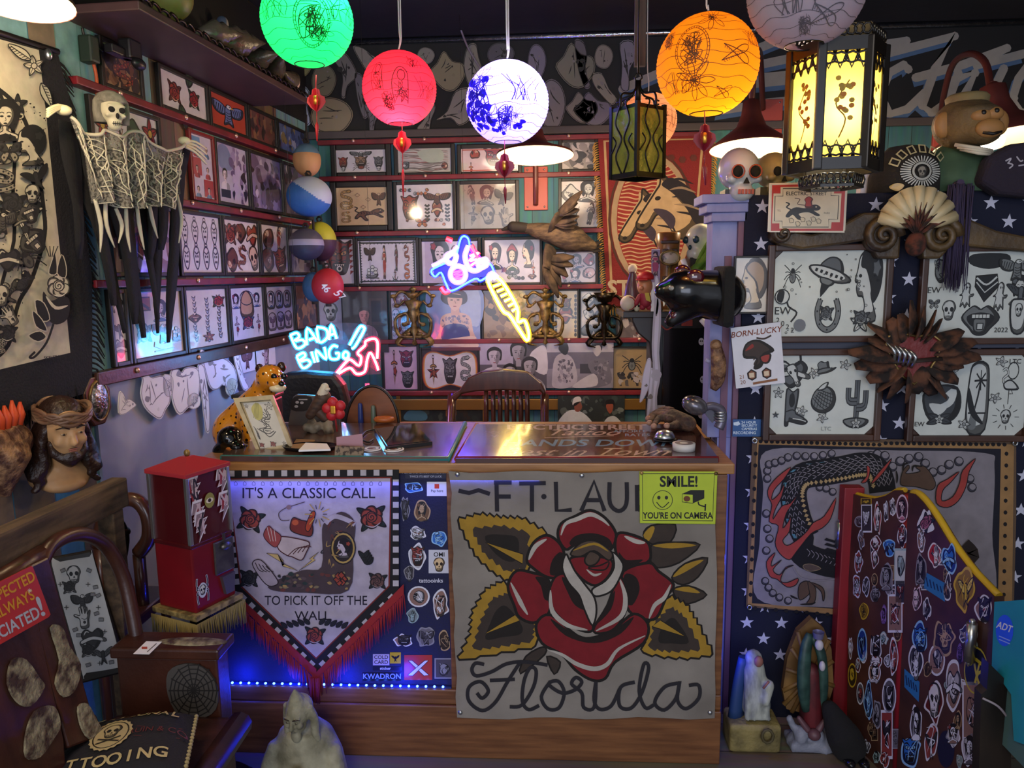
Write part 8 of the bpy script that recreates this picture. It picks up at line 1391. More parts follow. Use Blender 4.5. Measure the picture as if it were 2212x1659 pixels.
for x,y,k in ((1388,470,62),(1428,440,66)):
    q=a.m(x,y,k,.3);q.OB([(-.95,-.35),(-.9,-.62),(-.62,-.62),(-.2,-.3),(.1,-.7),(.3,-1.3),(1.1,-1.0),(.75,0),(.5,.6),(.3,.95),(.15,.62),(-.1,.4)],'b59a74',.06,'191516',4);q.B([(.2,.6),(.6,.7),(1.1,.1),(1.3,-.9),(.9,-1),(.7,-.2),(.4,.3)],'1d1a24');q.E(-.05,.2,.1,.07,'191516');q.E(-.8,-.5,.08,.06,'191516');[q.S([(.4,.6-.25*i),(.8,.6-.3*i),(1.2,.3-.3*i)],.08,c_,taper=True) for i,c_ in enumerate(('1d1a24','8a7660','1d1a24','8a7660','1d1a24'))];q.B([(-.3,-.1),(.1,-.25),(.3,-.6),(.1,-.9),(-.1,-.5)],'3a3040')
a.m(1312,624,1).T('STONE',0,0,46,'b8a68c',.03,0,'LEFT');[a.E(1330+24*i,345-4*(i % 2),8,8,'5a2a26',n=6) for i in range(8)];mk('woven_picture',a,CLOTHP,o)
b=NB();rng=random.Random(3);GF=mat('gold_fringe','a8803c',.8);N_=70
for x0,x1 in ((1296,1316),(1536,1512)):
    for i in range(N_): t=i/(N_-1);p=RG.px(x0+(x1-x0)*t,305+350*t,-.02);s_=-1 if x0 < 1400 else 1;tube(b,[p,p+V((s_*.03,-.004,-.01)),p+V((s_*.045,-.006,-.035+rng.uniform(-.008,.008)))],[.005,.005,.002],4)
strands(b,[RG.px(1314+185*i/60,662,-.02) for i in range(61)],.07,.005,rng,.01,n=4);mk('fringe',b,GF,o)
# dark cabinet with a shelf top
YK=3.45;p0,p1=at(1418,672,YK),at(1548,672,YK);zt=p0.z;DC_=mat('near_black_wood','0e0c0d',.3);o=thing('dark_cabinet','tall black cabinet under the crowded shelf behind the counter','cabinet',((p0.x+p1.x)/2,YK+.15,0));b=NB();boxp(b,(p0.x,YK+.01,0),(p1.x+.08,YK+.35,zt-.03));mk('body',b,DC_,o);b=NB();q=at(1345,672,YK);boxp(b,(q.x,YK-.02,zt-.03),(p1.x+.09,YK+.36,zt),.004);mk('shelf_top',b,mat('dark_shelf','1f1613',.4),o)
b=NB();boxp(b,(p0.x+.03,YK-.004,.1),(p1.x+.05,YK+.01,zt-.08),.004);mk('door',b,mat('black_gloss','0a090b',.12,coat=.6),o);sf=SY(YK);b=NB();prism(b,[sf.uv(*p) for p in [(1362,674),(1420,674),(1420,778),(1408,784),(1402,740),(1378,720),(1366,695)]],.05,Matrix.Translation((0,YK+.05,0)));mk('corbel',b,mat('dark_shelf','1f1613',.4),o,mods=[('BEVEL',dict(width=.006,segments=2))])
for x,y in ((1515,738),(1518,820),(1514,896)):
    a=PxArt(SY(YK-.0055));a.E(x,y,6,8,'b8b4c4');a.E(x-2,y-1,1.5,2,'201c24');a.E(x+2,y-1,1.5,2,'201c24');mk('skull_sticker',a,PRINT,o)
a=PxArt(SY(YK-.0055));a.R(1420,875,1437,905,'b4b0b4');bird(a.m(1428,890,8),INKY);mk('card_sticker',a,PRINT,o);a=PxArt(SY(YK-.0055));a.R(1472,690,1496,704,'8a2a20');a.S([(1425,700),(1440,712),(1455,704),(1470,697)],3,'8a2a20');mk('red_sticker',a,PRINT,o)
def on(x,y): return at(x,y,YK)
o=thing('tiki_mug','brown carved tiki mug on the crowded shelf','mug',on(1443,600));c=on(1443,555);c.z=zt+.17;b=NB();lathe(b,[(.04,-.17),(.05,-.1),(.045,0),(.05,.1),(.055,.18),(.045,.185),(.04,.1)],Matrix.Translation(c),18);mk('body',b,mat('tiki_glaze','6a3f1c',.3,noise_=('8f6230',8,(1,1,2),.4,.7)),o);b=NB();[box(b,c+V((x,-.048,z)),(w_,.016,h_),bev=.004) for x,z,w_,h_ in ((-.02,.1,.028,.02),(.02,.1,.028,.02),(0,.05,.02,.05),(0,-.02,.06,.018),(0,.14,.08,.014))];mk('face',b,mat('tiki_dark','3a2212',.4),o)
b=NB();box(b,V((c.x,c.y+.02,zt))+V((0,0,.01)),(.12,.1,.02),bev=.005);mk('book',b,BLACK,label='black box the tiki mug stands on',cat='box')
o=thing('portrait_medallion','oval brass medallion with a small portrait in front of the tiki mug','medallion',on(1447,600));c=at(1447,557,YK-.06);b=NB();tube(b,[c+V((.042*cos(t*.42),0,.03*sin(t*.42))) for t in range(15)],.006,8,True);mk('rim',b,BRASS,o);b=NB();ell(b,c,(.04,.008,.028));mk('portrait',b,mat('ivory_disc','b8ac94',.3,noise_=('4a3830',30,(1,1,1),.5,.6)),o);b=NB();tube(b,[c+V((0,.01,-.03)),V((c.x,c.y+.02,zt))],.008,8);lathe(b,[(.03,0),(.02,.012)],Matrix.Translation((c.x,c.y+.02,zt)),14);mk('foot',b,BRASS,o)
o=thing('saint_card','narrow lilac card of a standing lady on the crowded shelf','card',on(1416,600));sf=SY(YK-.03);b=NB();u0,v0=sf.uv(1407,604);u1,v1=sf.uv(1426,538);boxp(b,(u0,YK-.03,zt),(u1,YK-.024,v1));mk('card',b,WHITEP,o);a=PxArt(SY(YK-.0305));a.R(1407,540,1426,610,'a894b4');figure(a.m(1416,570,26),Pal('3a2038','b04a70','5a3a8a','c0a0b0','7a4a90','d8b0a8'));mk('print',a,PRINT,o)
o=thing('sugar_skull_bank','glossy white painted skull on the crowded shelf by the door post','skull',on(1510,600));c=at(1512,525,YK);M=frame_at(c,(-.75,-.65,0),.17);b=NB();ell(b,(0,.05,.1),(.4,.46,.42));ell(b,(0,-.18,-.28),(.24,.24,.22));mk('cranium',b,mat('white_glaze','c8ccc0',.15,coat=.5),o,M=M,mods=rem(.04));b=NB();[ell(b,(s_*.17,-.38,.08),(.1,.06,.1),n=10) for s_ in (-1,1)];ell(b,(0,-.41,-.12),(.05,.04,.07),n=8);mk('sockets',b,mat('teal_glaze','1a3a44',.3),o,M=M);b=NB();boxp(b,(c.x-.05,c.y-.05,zt),(c.x+.05,c.y+.05,c.z-.065));mk('stand',b,BLACK,o)
o=thing('green_plumage','green feathered fan hanging behind the black panther head','plumage',on(1500,700));b=NB();rng=random.Random(5)
for i in range(26): s_=at(1538,520,YK-.1)+V((rng.uniform(-.02,.02),0,rng.uniform(-.1,.02)));e=at(1470+rng.uniform(0,60),580+rng.uniform(0,115),YK-.12+rng.uniform(-.03,.03));tube(b,[s_,s_*.5+e*.5+V((0,0,.02)),e],[.01,.022,.006],5,flat=.3,sm=3)
mk('feathers',b,mat('green_feather','4a7a22',.8,noise_=('86a83c',14,(1,1,1),.4,.65)),o);b=NB();tube(b,[at(1475,560,YK-.12),at(1490,598,YK-.12)],.012,8);tube(b,[at(1515,690,YK-.12),at(1530,708,YK-.12)],.012,8);mk('quill',b,WHITEP,o)
o=thing('bobblehead','little bobblehead figure in a red cap on the crowded shelf','figurine',on(1395,668));Yb=YK-.02;g=lambda x,y,d=0: at_(x,y,Yb,d);b=NB();ell(b,g(1393,618),(.036,.034,.042));ell(b,g(1384,622,.03),(.012,.01,.01),n=8);mk('head',b,mat('doll_skin','b87a54',.4),o);b=NB();lathe(b,[(.038,0),(.04,.012),(.03,.03),(.005,.038)],Matrix.Translation(g(1394,604)),18);box(b,g(1384,604,.04),(.05,.04,.007),bev=.003);mk('cap',b,mat('red_cap','b41c1c',.5),o);b=NB();hull(b,g(1393,634),g(1395,652),.022,.028);hull(b,g(1382,640),g(1374,655),.012,.012);hull(b,V((g(1388,660).x,Yb,zt+.02)),g(1389,650),.014,.012);hull(b,V((g(1402,660).x,Yb,zt+.02)),g(1401,650),.014,.012);mk('suit',b,mat('red_suit','8a2030',.6),o);b=NB();prism(b,[SY(Yb).uv(*p) for p in [(1391,632),(1400,632),(1404,652),(1394,648)]],.006,Matrix.Translation((0,Yb-.024,0)));mk('scarf',b,mat('yellow_scarf','b8a440',.7),o)
o=thing('baseball','scuffed baseball at the near end of the crowded shelf','ball',on(1357,668));b=NB();c=on(1357,651);c.z=zt+.037;ell(b,c,.037,n=20);mk('cover',b,mat('ball_leather','c4b8a0',.6),o);b=NB();tube(b,[c+V((.03*cos(t*.5-1.5),-.024,.03*sin(t*.5-1.5))) for t in range(7)],.002,5);mk('stitching',b,REDTH,o)
o=thing('tiny_skull','tiny white skull next to the baseball','skull',on(1375,668));c=on(1375,660);c.z=zt+.025;b=NB();ell(b,c,(.02,.02,.022));ell(b,c+V((0,-.008,-.014)),(.013,.012,.012),n=8);mk('cranium',b,mat('bone','bdb79c',.6),o);b=NB();[ell(b,c+V((s_*.008,-.018,.0)),(.005,.004,.006),n=8) for s_ in (-1,1)];mk('sockets',b,MATS['hollow_black'],o)
o=thing('brown_pin_vase','dark skittle shaped vase with a pale knob behind the bobblehead','vase',on(1368,668));c=on(1370,640);c.y += .08;b=NB();lathe(b,[(.03,0),(.045,.05),(.03,.12),(.015,.17),(.018,.18)],Matrix.Translation((c.x,c.y,zt)),18);mk('body',b,mat('plum_glaze','4a3038',.3),o);b=NB();ell(b,(c.x,c.y,zt+.195),.022,n=12);mk('knob',b,CREAM,o)
# white dripping paper strips
for pts,lb in (([(1416,640),(1424,640),(1425,700),(1421,760),(1424,812),(1416,860),(1418,912),(1406,912),(1408,850),(1412,800),(1409,740)],'long white drip of paper down the cabinet edge'),([(1398,775),(1406,780),(1402,830),(1390,860),(1381,868),(1384,845),(1388,810)],'short white paper drip beside the photograph'),([(1404,800),(1410,800),(1408,860),(1400,900),(1396,902),(1400,850)],'thin white paper drip between two others'),([(1414,600),(1422,604),(1424,640),(1420,678),(1413,674)],'white paper drip under the panther muzzle')): cutout(pts,'d4d0e4','c0bccc',lb,3,SY(YK-.03),.01,group='white paper drips by the cabinet',n=2,name='paper_drip',cat='paper drip',detail=.5)
# black panther head on the post
o=thing('panther_head','glossy black ceramic panther head with an open mouth fixed to the door post','wall head',at(1560,660,2.55));Yp=2.52;g=lambda x,y,d=0: at_(x,y,Yp,d);BG=mat('black_ceramic','08080c',.22,coat=.35)
b=NB();hull(b,g(1558,640,-.02),g(1500,632),.088,.078);ell(b,g(1478,628,.01),(.085,.075,.07));hull(b,g(1470,622,.01),g(1432,628,.015),.055,.033);ell(b,g(1424,632,.015),(.022,.03,.018));hull(b,g(1482,665,.01),g(1448,694,.015),.045,.024);ell(b,g(1452,612,.035),(.03,.03,.02));mk('head',b,BG,o,mods=rem(.011,4))
b=NB();[ell(b,g(x,y,d),(.03,.014,.026),n=10) for x,y,d in ((1495,598,.06),(1478,588,-.03))];mk('ear',b,mat('dark_red_glaze','4a0f1c',.15,coat=1),o);b=NB();ell(b,g(1447,622,.06),(.014,.01,.009),n=10);mk('eye',b,mat('grey_eye','8d8a84',.2),o);b=NB();[cap(b,g(x,y,.02),g(x-1,y+dy,.02),.006,.002,6) for x,y,dy in ((1433,648,12),(1440,650,8),(1450,684,-9),(1456,680,-8),(1446,688,-12),(1462,676,-7))];mk('teeth',b,CREAM,o);b=NB();hull(b,g(1474,662,.02),g(1454,682,.025),.026,.016);mk('tongue',b,MATS['dark_red_glaze'],o);b=NB();p=g(1570,640);boxp(b,(p.x-.03,Yp-.085,p.z-.1),(p.x+.01,Yp+.1,p.z+.1),.02);mk('mount',b,BLKCLOTH,o)
# bark carving and silver shell lamp on the post
o=thing('bark_carving','brown bark carving fixed to the lilac door post','carving',at(1545,845,2.56));b=NB();g=lambda x,y,d=0: at_(x,y,2.57,d);tube(b,[g(1545,742),g(1552,780),g(1550,820),g(1540,842)],[.018,.026,.024,.012],10,sm=3);ell(b,g(1545,744,.01),(.02,.018,.018));mk('body',b,MATS['rough_bark'],o);b=NB();tube(b,[g(1530,780,.02),g(1522,776,.02)],.008,6);mk('twig',b,mat('lilac_twig','8d88a8',.6),o)
o=thing('silver_shell_lamp','silver turtle shell lamp on a curved pipe at the door post','lamp',at(1520,930,2.5));b=NB();g=lambda x,y,d=0: at_(x,y,2.5,d);ell(b,g(1497,872,.03),(.045,.04,.032),M=Matrix.Rotation(.4,4,'Y'));mk('shell',b,mat('silver_shell','77747c',.25,.7,noise_=('4a464e',14,(1,1,1),.4,.6)),o);b=NB();tube(b,[g(1515,880,.02),g(1535,876,.01),g(1556,885),g(1560,905),g(1552,925)],[.012,.014,.016,.016,.018],10,sm=4);mk('pipe',b,mat('grey_pipe','6a6676',.35,.5),o);b=NB();[tube(b,[g(1556+.02,890+6*i,.0)+V((.017*cos(t),.017*sin(t),0)) for t in range(7)],.004,5,True) for i in range(4)];mk('silver_bands',b,STEEL,o);b=NB();prism(b,[SY(2.5).uv(*p) for p in [(1516,880),(1545,876),(1552,900),(1540,915),(1528,900)]],.012,Matrix.Translation((0,2.52,0)));mk('fin',b,mat('grey_fin','4c4a54',.4,.5),o)
# ------------------------------------------------------------------ on top of the partition
def skullobj(x,y,w_,Y,face,m,label,eye,zbase,extra=None):
    c=at(x,y,Y);s_=pxm(Y,w_)/.86;M=frame_at(c,face,s_);o=thing('skull_ornament',label,'skull',V((c.x,c.y,zbase)))
    b=NB();ell(b,(0,.06,.12),(.42,.5,.44));ell(b,(0,-.16,-.36),(.26,.28,.2));[ell(b,(t*.27,-.28,-.1),(.12,.14,.09),n=8) for t in (-1,1)];mk('cranium',b,m,o,M=M,mods=rem(.04))
    b=NB();[ell(b,(t*.18,-.4,.04),(.115,.06,.115),n=12) for t in (-1,1)];prism(b,[(0,-.08),(.06,-.2),(-.06,-.2)],.06,Matrix.Translation((0,-.4,0)));mk('sockets',b,MATS['hollow_black'],o,M=M)
    if eye:
        b=NB();[tube(b,[(t*.18+.13*cos(k*.45),-.43,.04+.13*sin(k*.45)) for k in range(14)],.016,6,True) for t in (-1,1)];mk('painted_ring',b,mat('orange_ring',eye,.4),o,M=M)
    b=NB();[box(b,(-.14+.07*i,-.43,-.36-.0*i),(.055,.03,.1),bev=.008) for i in range(5)];mk('teeth',b,mat('painted_teeth','a8523c',.4) if eye else CREAM,o,M=M)
    b=NB();boxp(b,(c.x-.05,c.y-.02,zbase),(c.x+.05,c.y+.06,c.z-s_*.3));mk('stand',b,BLACK,o)
skullobj(1597,378,84,2.62,(.12,-1,-.05),mat('white_skull_paint','c2c4c0',.3,coat=.3),'white painted sugar skull on top of the starry partition','a04428',1.9);skullobj(1672,378,70,2.68,(.35,-1,0),mat('old_bone','9a8a5c',.6,noise_=('6a5c3a',8,(1,1,1),.4,.7)),'yellowed skull next to the white sugar skull on the partition',None,1.9)
o=thing('fez_hat','dark felt hat with a silver sunburst badge on top of the partition','hat',(at(1957,405,2.64).x,2.64,1.9));c=V((at(1957,405,2.64).x,2.65,1.9));hh=at(1957,312,2.64).z-1.9;R_=pxm(2.64,72)
b=NB();lathe(b,[(R_*1.0,0),(R_*.98,hh*.35),(R_*.82,hh*.72),(R_*.5,hh*.95),(.01,hh)],Matrix.Translation(c),32,squash=.7);mk('crown',b,mat('dark_felt','1c1714',.9,bump=.4,bscale=60),o)
SR=lambda u,v,d: V((c.x+u,c.y-.7*R_*math.sqrt(max(.05,1-(u/R_)**2))*(1-.5*(v/hh)**3)-.004-d,c.z+v))
a=Art(SR,.0003).sub(R_*.12,hh*.4);[a.L([(R_*.3*cos(t),R_*.26*sin(t)),(R_*.56*cos(t),R_*.42*sin(t))],.004,'c4c4bc') for t in [i*2*pi/36 for i in range(36)]];a.C(0,0,R_*.24,R_*.22,.007,'b0b0a8',n=20);skull(a.sub(0,-.004,R_*.17),Pal('2a2824','4a4640','4a4640','4a4640','4a4640','8a8478'));[a.sub((R_*.75)*cos(t),R_*.62*sin(t),.012,t-pi/2).OP([(-.8,-1),(.8,-1),(.8,1),(-.8,1)],None,.5,'b8ac80') for t in (2.7,2.3,1.9,1.5,1.1,.7)];a.B([(-R_*.8,-R_*.4),(-R_*.62,-R_*.3),(-R_*.45,-R_*.38),(-R_*.6,-R_*.52)],'b89a50');[a.E(R_*(-.45+.16*i),-R_*.56,.005,.007,'c4c4bc',n=6) for i in range(7)];mk('badges',a,inkmat('silver_badge',.3,mottle=.2),o)
o=thing('monkey_figure','brown monkey bust with big ears and a green collar on top of the partition','bust',(at(2080,400,2.62).x,2.64,1.9));Ym=2.62;g=lambda x,y,d=0: at_(x,y,Ym,d);b=NB();ell(b,g(2085,268),(.1,.1,.085));ell(b,g(2096,292,.06),(.065,.06,.045));ell(b,g(2070,298,.03),(.06,.05,.035));ell(b,g(2092,248,.07),(.07,.04,.02));mk('head',b,mat('monkey_fur','4a3a22',.7,noise_=('6e5630',10,(1,1,1),.4,.65),bump=.5),o,mods=rem(.012))
b=NB();ell(b,g(2028,274,.03),(.03,.02,.042));ell(b,g(2150,268,.02),(.03,.02,.042));ell(b,g(2098,290,.105),(.045,.02,.03));ell(b,g(2086,262,.09),(.035,.02,.022));ell(b,g(2112,258,.09),(.03,.02,.022));mk('ears_and_face',b,mat('monkey_skin','9c6f3c',.6),o);b=NB();[ell(b,g(x,y,.105),(.009,.008,.009),n=8) for x,y in ((2085,258),(2112,254))];tube(b,[g(2080,300,.115),g(2098,304,.125),g(2118,298,.115)],.005,6);mk('eyes_and_mouth',b,BLACK,o)
b=NB();lathe(b,[(.13,0),(.125,.06),(.1,.12),(.06,.155)],Matrix.Translation((g(2085,330).x,2.66,1.9)),20,squash=.7);mk('green_coat',b,mat('green_coat','2c4632',.8,noise_=('47624a',8,(1,1,1),.4,.7)),o);b=NB();[tube(b,[g(2045+6*k,318+5*k,.05),g(2080,330+5*k,.09),g(2120,332+4*k,.06)],.006,6) for k in range(3)];mk('rope_collar',b,CREAM,o);b=NB();lathe(b,[(.06,0),(.065,.03),(.055,.04)],Matrix.Translation(g(2088,232)),16);mk('cap',b,mat('straw_cap','7a6a44',.8),o)
o=thing('purple_tassel','long dull purple yarn tassel hanging over the starry partition','tassel',PW.px(2058,610,.03));b=NB();rng=random.Random(12);strands(b,[PW.px(2036+rng.uniform(0,44),404+rng.uniform(-4,8),rng.uniform(.032,.07)) for _ in range(110)],.31,.003,rng,.01,n=3);mk('yarn',b,mat('purple_yarn','3d3350',.9),o);b=NB();tube(b,[PW.px(2058,398,.05),V((PW.px(2058,400).x,PARTY-.03,1.92)),V((PW.px(2058,400).x,PARTY+.04,1.92))],.012,8,sm=3);mk('cord',b,MATS['purple_yarn'],o)
o=thing('dark_jacket','dark purple cloth with white painted marks draped over the partition corner','cloth',PW.px(2170,440,.04));b=NB();prism(b,[PW.uv(*p) for p in [(2090,400),(2110,345),(2160,318),(2230,310),(2260,420),(2200,432),(2130,425)]],.07,Matrix.Translation((0,PARTY-.01,0)));mk('cloth',b,mat('plum_cloth','261e2c',.95,bump=.5),o,mods=[('BEVEL',dict(width=.02,segments=3))]);a=PxArt(PW.off(.0805));[a.S(q,3,'b4aeb8') for q in ([(2172,348),(2184,342),(2178,352)],[(2176,352),(2188,356),(2180,364)],[(2196,338),(2204,348),(2210,346)],[(2200,358),(2212,356)])];mk('marks',a,PRINT,o)
b=NB();boxp(b,(at(1855,390,2.7).x,2.68,1.9),(at(1882,390,2.7).x,2.72,at(1868,352,2.7).z),.004);mk('white_post',b,WHITEP,label='short white post behind the palace lantern, on the partition',cat='post')
# ------------------------------------------------------------------ statues and things on the floor at the right
STN=mat('weathered_stone','a4a18a',.8,noise_=('6a6752',12,(1,1,1),.35,.65),bump=.4)
o=thing('robed_bust','weathered stone bust of a bearded man with hands on his heart, before the counter','statue',(at(655,1600,2.12).x,2.14,0));Yj=2.12;g=lambda x,y,d=0: at_(x,y,Yj,d);cxj=g(655,1560).x;hd=g(652,1530,.035);M=frame_at(hd,(-.15,-1,-.2),.1)
b=face_bm(neck=False);ell(b,(0,.15,.15),(.42,.44,.44));lathe(b,[(.3,.4),(.2,.65),(.02,.95)],Matrix.Translation((0,.05,0)),12);[tube(b,[(s_*.38,.08,.3),(s_*.46,.12,-.2),(s_*.46,.05,-.7),(s_*.55,0,-.95)],[.11,.14,.14,.1],8,sm=3) for s_ in (-1,1)];ell(b,(0,-.3,-.55),(.17,.14,.24));mk('head',b,STN,o,M=M,mods=rem(.028,3));features(o,M,'3a382c','6a6656','77745f')
b=NB();lathe(b,[(.125,0),(.13,.05),(.115,.14),(.085,.215),(.045,.25),(.02,.265)],Matrix.Translation((cxj,Yj+.02,0)),26,squash=.7)
for i in range(9): t=-2.6+i*.26*1.1;tube(b,[(cxj+.05*cos(t),Yj+.0+.04*sin(t),.23),(cxj+.1*cos(t),Yj+.02+.075*sin(t),.12),(cxj+.125*cos(t),Yj+.02+.09*sin(t),.0)],[.01,.016,.02],6)
for s_ in (-1,1): tube(b,[(cxj+s_*.085,Yj,.18),(cxj+s_*.105,Yj-.04,.09),(cxj+s_*.025,Yj-.085,.115)],[.03,.032,.018],8,sm=3)
mk('robe',b,STN,o,mods=rem(.008,3))
for s_ in (-1,1):
    b=NB();pz=V((cxj+s_*.028,Yj-.09,.118));ell(b,pz,(.018,.01,.014));[tube(b,[pz+V((-s_*.008,-.004,.008-.006*k)),pz+V((-s_*.026,-.008,.016-.007*k)),pz+V((-s_*.034,-.006,.018-.009*k))],[.0045,.004,.003],6) for k in range(4)];tube(b,[pz+V((0,-.004,.01)),pz+V((-s_*.01,-.008,.024))],.004,6);mk('hand',b,STN,o)
b=NB();c=V((cxj+.004,Yj-.1,.145));ell(b,c+V((-.008,0,.006)),(.011,.01,.01),n=10);ell(b,c+V((.008,0,.006)),(.011,.01,.01),n=10);cap(b,c,c+V((0,0,-.016)),.012,.004,8);mk('heart',b,mat('faded_rose_stone','8a7468',.7),o)
o=thing('mandorla_statue','painted statue of a robed lady in a gold ribbed aureole, by the gate post','statue',(at(1745,1610,2.43).x,2.45,0));Yv=2.44;g=lambda x,y,d=0: at_(x,y,Yv,d);sf=SY(Yv+.03)
b=NB();al=[(1752,1334),(1722,1362),(1700,1420),(1690,1490),(1698,1530),(1740,1540),(1785,1530),(1800,1480),(1795,1400),(1778,1355)];prism(b,[sf.uv(*p) for p in al],.025,Matrix.Translation((0,Yv+.05,0)))
for i in range(12): t=i/11;e_=smooth([(*p,0) for p in al[1:5]+al[5:10]],3)[i*2];tube(b,[g(1755,1470,-.02),sf.px(e_.x,e_.y,.004)],[.006,.009],6)
mk('aureole',b,mat('old_gold','5f4422',.5,noise_=('84622f',10,(1,1,1),.4,.7)),o);b=NB();hull(b,g(1752,1560),g(1752,1450),.04,.03);mk('red_gown',b,mat('deep_red_gown','5e141c',.6,noise_=('3c0d14',10,(3,1,1),.4,.6)),o)
b=NB();tube(b,[g(1752,1372,-.005),g(1738,1400,.01),g(1732,1470,.02),g(1738,1525,.02)],[.02,.026,.03,.02],10,flat=.7,sm=3);tube(b,[g(1756,1372,-.005),g(1772,1410,.01),g(1776,1480,.015),g(1772,1535,.01)],[.018,.02,.02,.012],10,flat=.7,sm=3);mk('green_mantle',b,mat('dark_green_mantle','1d3832',.5,noise_=('33524a',20,(1,1,1),.4,.65)),o)
b=NB();ell(b,g(1763,1384,.03),(.014,.014,.019));ell(b,g(1766,1424,.045),(.01,.012,.018));mk('face_and_hands',b,mat('ivory_paint','b8b4bc',.5),o);b=NB();lathe(b,[(.016,0),(.018,.012),(.02,.022)],Matrix.Translation(g(1763,1372,.02)),8,cap=False);mk('crown',b,mat('silver_crown','77749a',.4,.4),o)
b=NB();rng=random.Random(3);[ell(b,g(rng.uniform(1700,1785),rng.uniform(1570,1604),rng.uniform(-.02,.04)),rng.uniform(.018,.028),n=8) for _ in range(18)];[ell(b,g(1702+3*i,1545+8*i,.02),.014,n=8) for i in range(3)];boxp(b,(g(1700,1590).x,Yv-.05,0),(g(1790,1590).x,Yv+.05,.03));mk('cloud_base',b,mat('grey_cloud_paint','7d8190',.6,bump=.4),o,mods=rem(.008,2));b=NB();ell(b,g(1748,1568,.05),(.022,.02,.02));hull(b,g(1735,1560,.04),g(1720,1540,.03),.012,.008);hull(b,g(1760,1560,.04),g(1775,1545,.03),.012,.008);mk('cherub',b,mat('plum_cherub','5a3a42',.5),o)
o=thing('saint_statue','pale statue of a robed saint with a blue cloak on a yellowish block','statue',(at(1625,1605,2.43).x,2.45,0));cx_=g(1625,1580).x
b=NB();boxp(b,(g(1568,1590).x,Yv-.06,0),(g(1677,1590).x,Yv+.06,.105),.01);ell(b,g(1650,1560,.06),(.025,.012,.02));mk('block',b,mat('yellow_stone','8a7c4a',.7,noise_=('5c5230',12,(1,1,1),.4,.65),bump=.5),o,mods=rem(.008,2));b=NB();cap(b,g(1632,1520),g(1630,1440),.052,.034);ell(b,g(1628,1422),(.03,.03,.032));[tube(b,[g(1612+10*i,1440),g(1608+14*i,1490,.03),g(1606+15*i,1540,.045)],.01,6) for i in range(4)];hull(b,g(1655,1470,.03),g(1645,1500,.05),.02,.014);mk('robe',b,mat('pale_robe','a4a8a0',.7,noise_=('6e7272',14,(3,1,1),.4,.65)),o,mods=rem(.007,3));b=NB();tube(b,[g(1612,1425,-.02),g(1600,1480,-.01),g(1592,1550,-.01)],[.03,.035,.04],10,flat=.6,sm=3);mk('blue_cloak',b,mat('blue_cloak','1c3a6a',.6),o);b=NB();ell(b,g(1634,1420,.028),(.016,.012,.02),n=10);tube(b,[g(1640,1470,.05),g(1652,1455,.05)],.004,6);mk('face',b,mat('faded_face','8a5a50',.6),o);b=NB();tube(b,[g(1645+13*cos(t*.6)*.9,1562+14*sin(t*.6),.075) for t in range(11)],.005,6,True);mk('carved_heart',b,mat('dark_carving','4a4228',.7),o)
o=thing('black_bag','slumped black bag with two shiny feet at the gate post','bag',(at(1830,1640,2.33).x,2.36,0));g=lambda x,y,d=0: at_(x,y,2.36,d);b=NB();hull(b,g(1822,1590),g(1802,1545,-.04),.06,.03);ell(b,g(1832,1610),(.06,.06,.06));mk('body',b,BLKCLOTH,o,mods=rem(.012));b=NB();[ell(b,g(x,y,.05),(.018,.03,.014),n=10) for x,y in ((1822,1625),(1852,1627))];mk('shiny_foot',b,mat('black_lacquer','0e0e12',.15),o)
# ------------------------------------------------------------------ saloon gate covered in stickers
A_,B_,C_=V((1.052,2.56,0)),V((1.115,2.28,0)),V((1.185,1.86,0))
GW=mat('gate_brown','3a211a',.45,noise_=('522e22',8,(1,1,1),.4,.7));o=thing('saloon_gate','brown saloon gate of two leaves covered in stickers, red edges and a yellow top','gate',(1.11,2.3,0))
s1=Surf(A_,B_-A_);s2=Surf(B_,C_-B_)
def leafbm(s,pts): b=NB();prism(b,[s.uv(*p) for p in pts],.03);b.transform(s.M);return b
T1=[(1852,1064),(1880,1072),(1905,1076),(1930,1070),(1950,1058),(1966,1058)];l1=leafbm(s1,T1+[(1962,1200),(1940,1800),(1846,1560)])
LF={id(s1): mk('leaf',l1,GW,o)};T2=[(1982,1064),(1996,1066),(2016,1086),(2040,1120),(2077,1180),(2120,1236),(2170,1287)];LF[id(s2)]=mk('leaf',leafbm(s2,T2+[(2166,1400),(2140,1800),(1950,1800)]),GW,o)
b=NB();boxp(b,(.998,PARTY-.07,0),(1.066,PARTY-.022,.905),.004);mk('red_post',b,mat('gate_red','8a1622',.5,noise_=('6a1018',10,(1,1,.3),.4,.7)),o)
RDG=MATS['gate_red'];b=NB();tube(b,[s2.px(1974,1068,.012),s2.px(1944,1700,.012)],.017,8);mk('red_edge',b,RDG,o)
b=NB();tube(b,[s2.px(*p,.016) for p in T2],.011,8,sm=3);tube(b,[s1.px(*p,.016) for p in T1],.008,8,sm=3);mk('yellow_edge',b,mat('yellow_paint','b8941c',.5),o)
for x,y,s_,h_ in ((1839,1152,s1,.09),(1816,1458,s1,.09),(2130,1385,s2,.11)): b=NB();c=s_.px(x,y,.045);tube(b,[c+V((0,0,-h_/2)),c+V((0,0,h_/2))],.014,12);ell(b,c+V((0,0,h_/2+.004)),.009,n=8);ell(b,c+V((0,0,-h_/2-.004)),.009,n=8);mk('hinge',b,STEEL,o)
rng=random.Random(77);SA,SB=(1800,1040,.18684),(1800,1350,.18625)
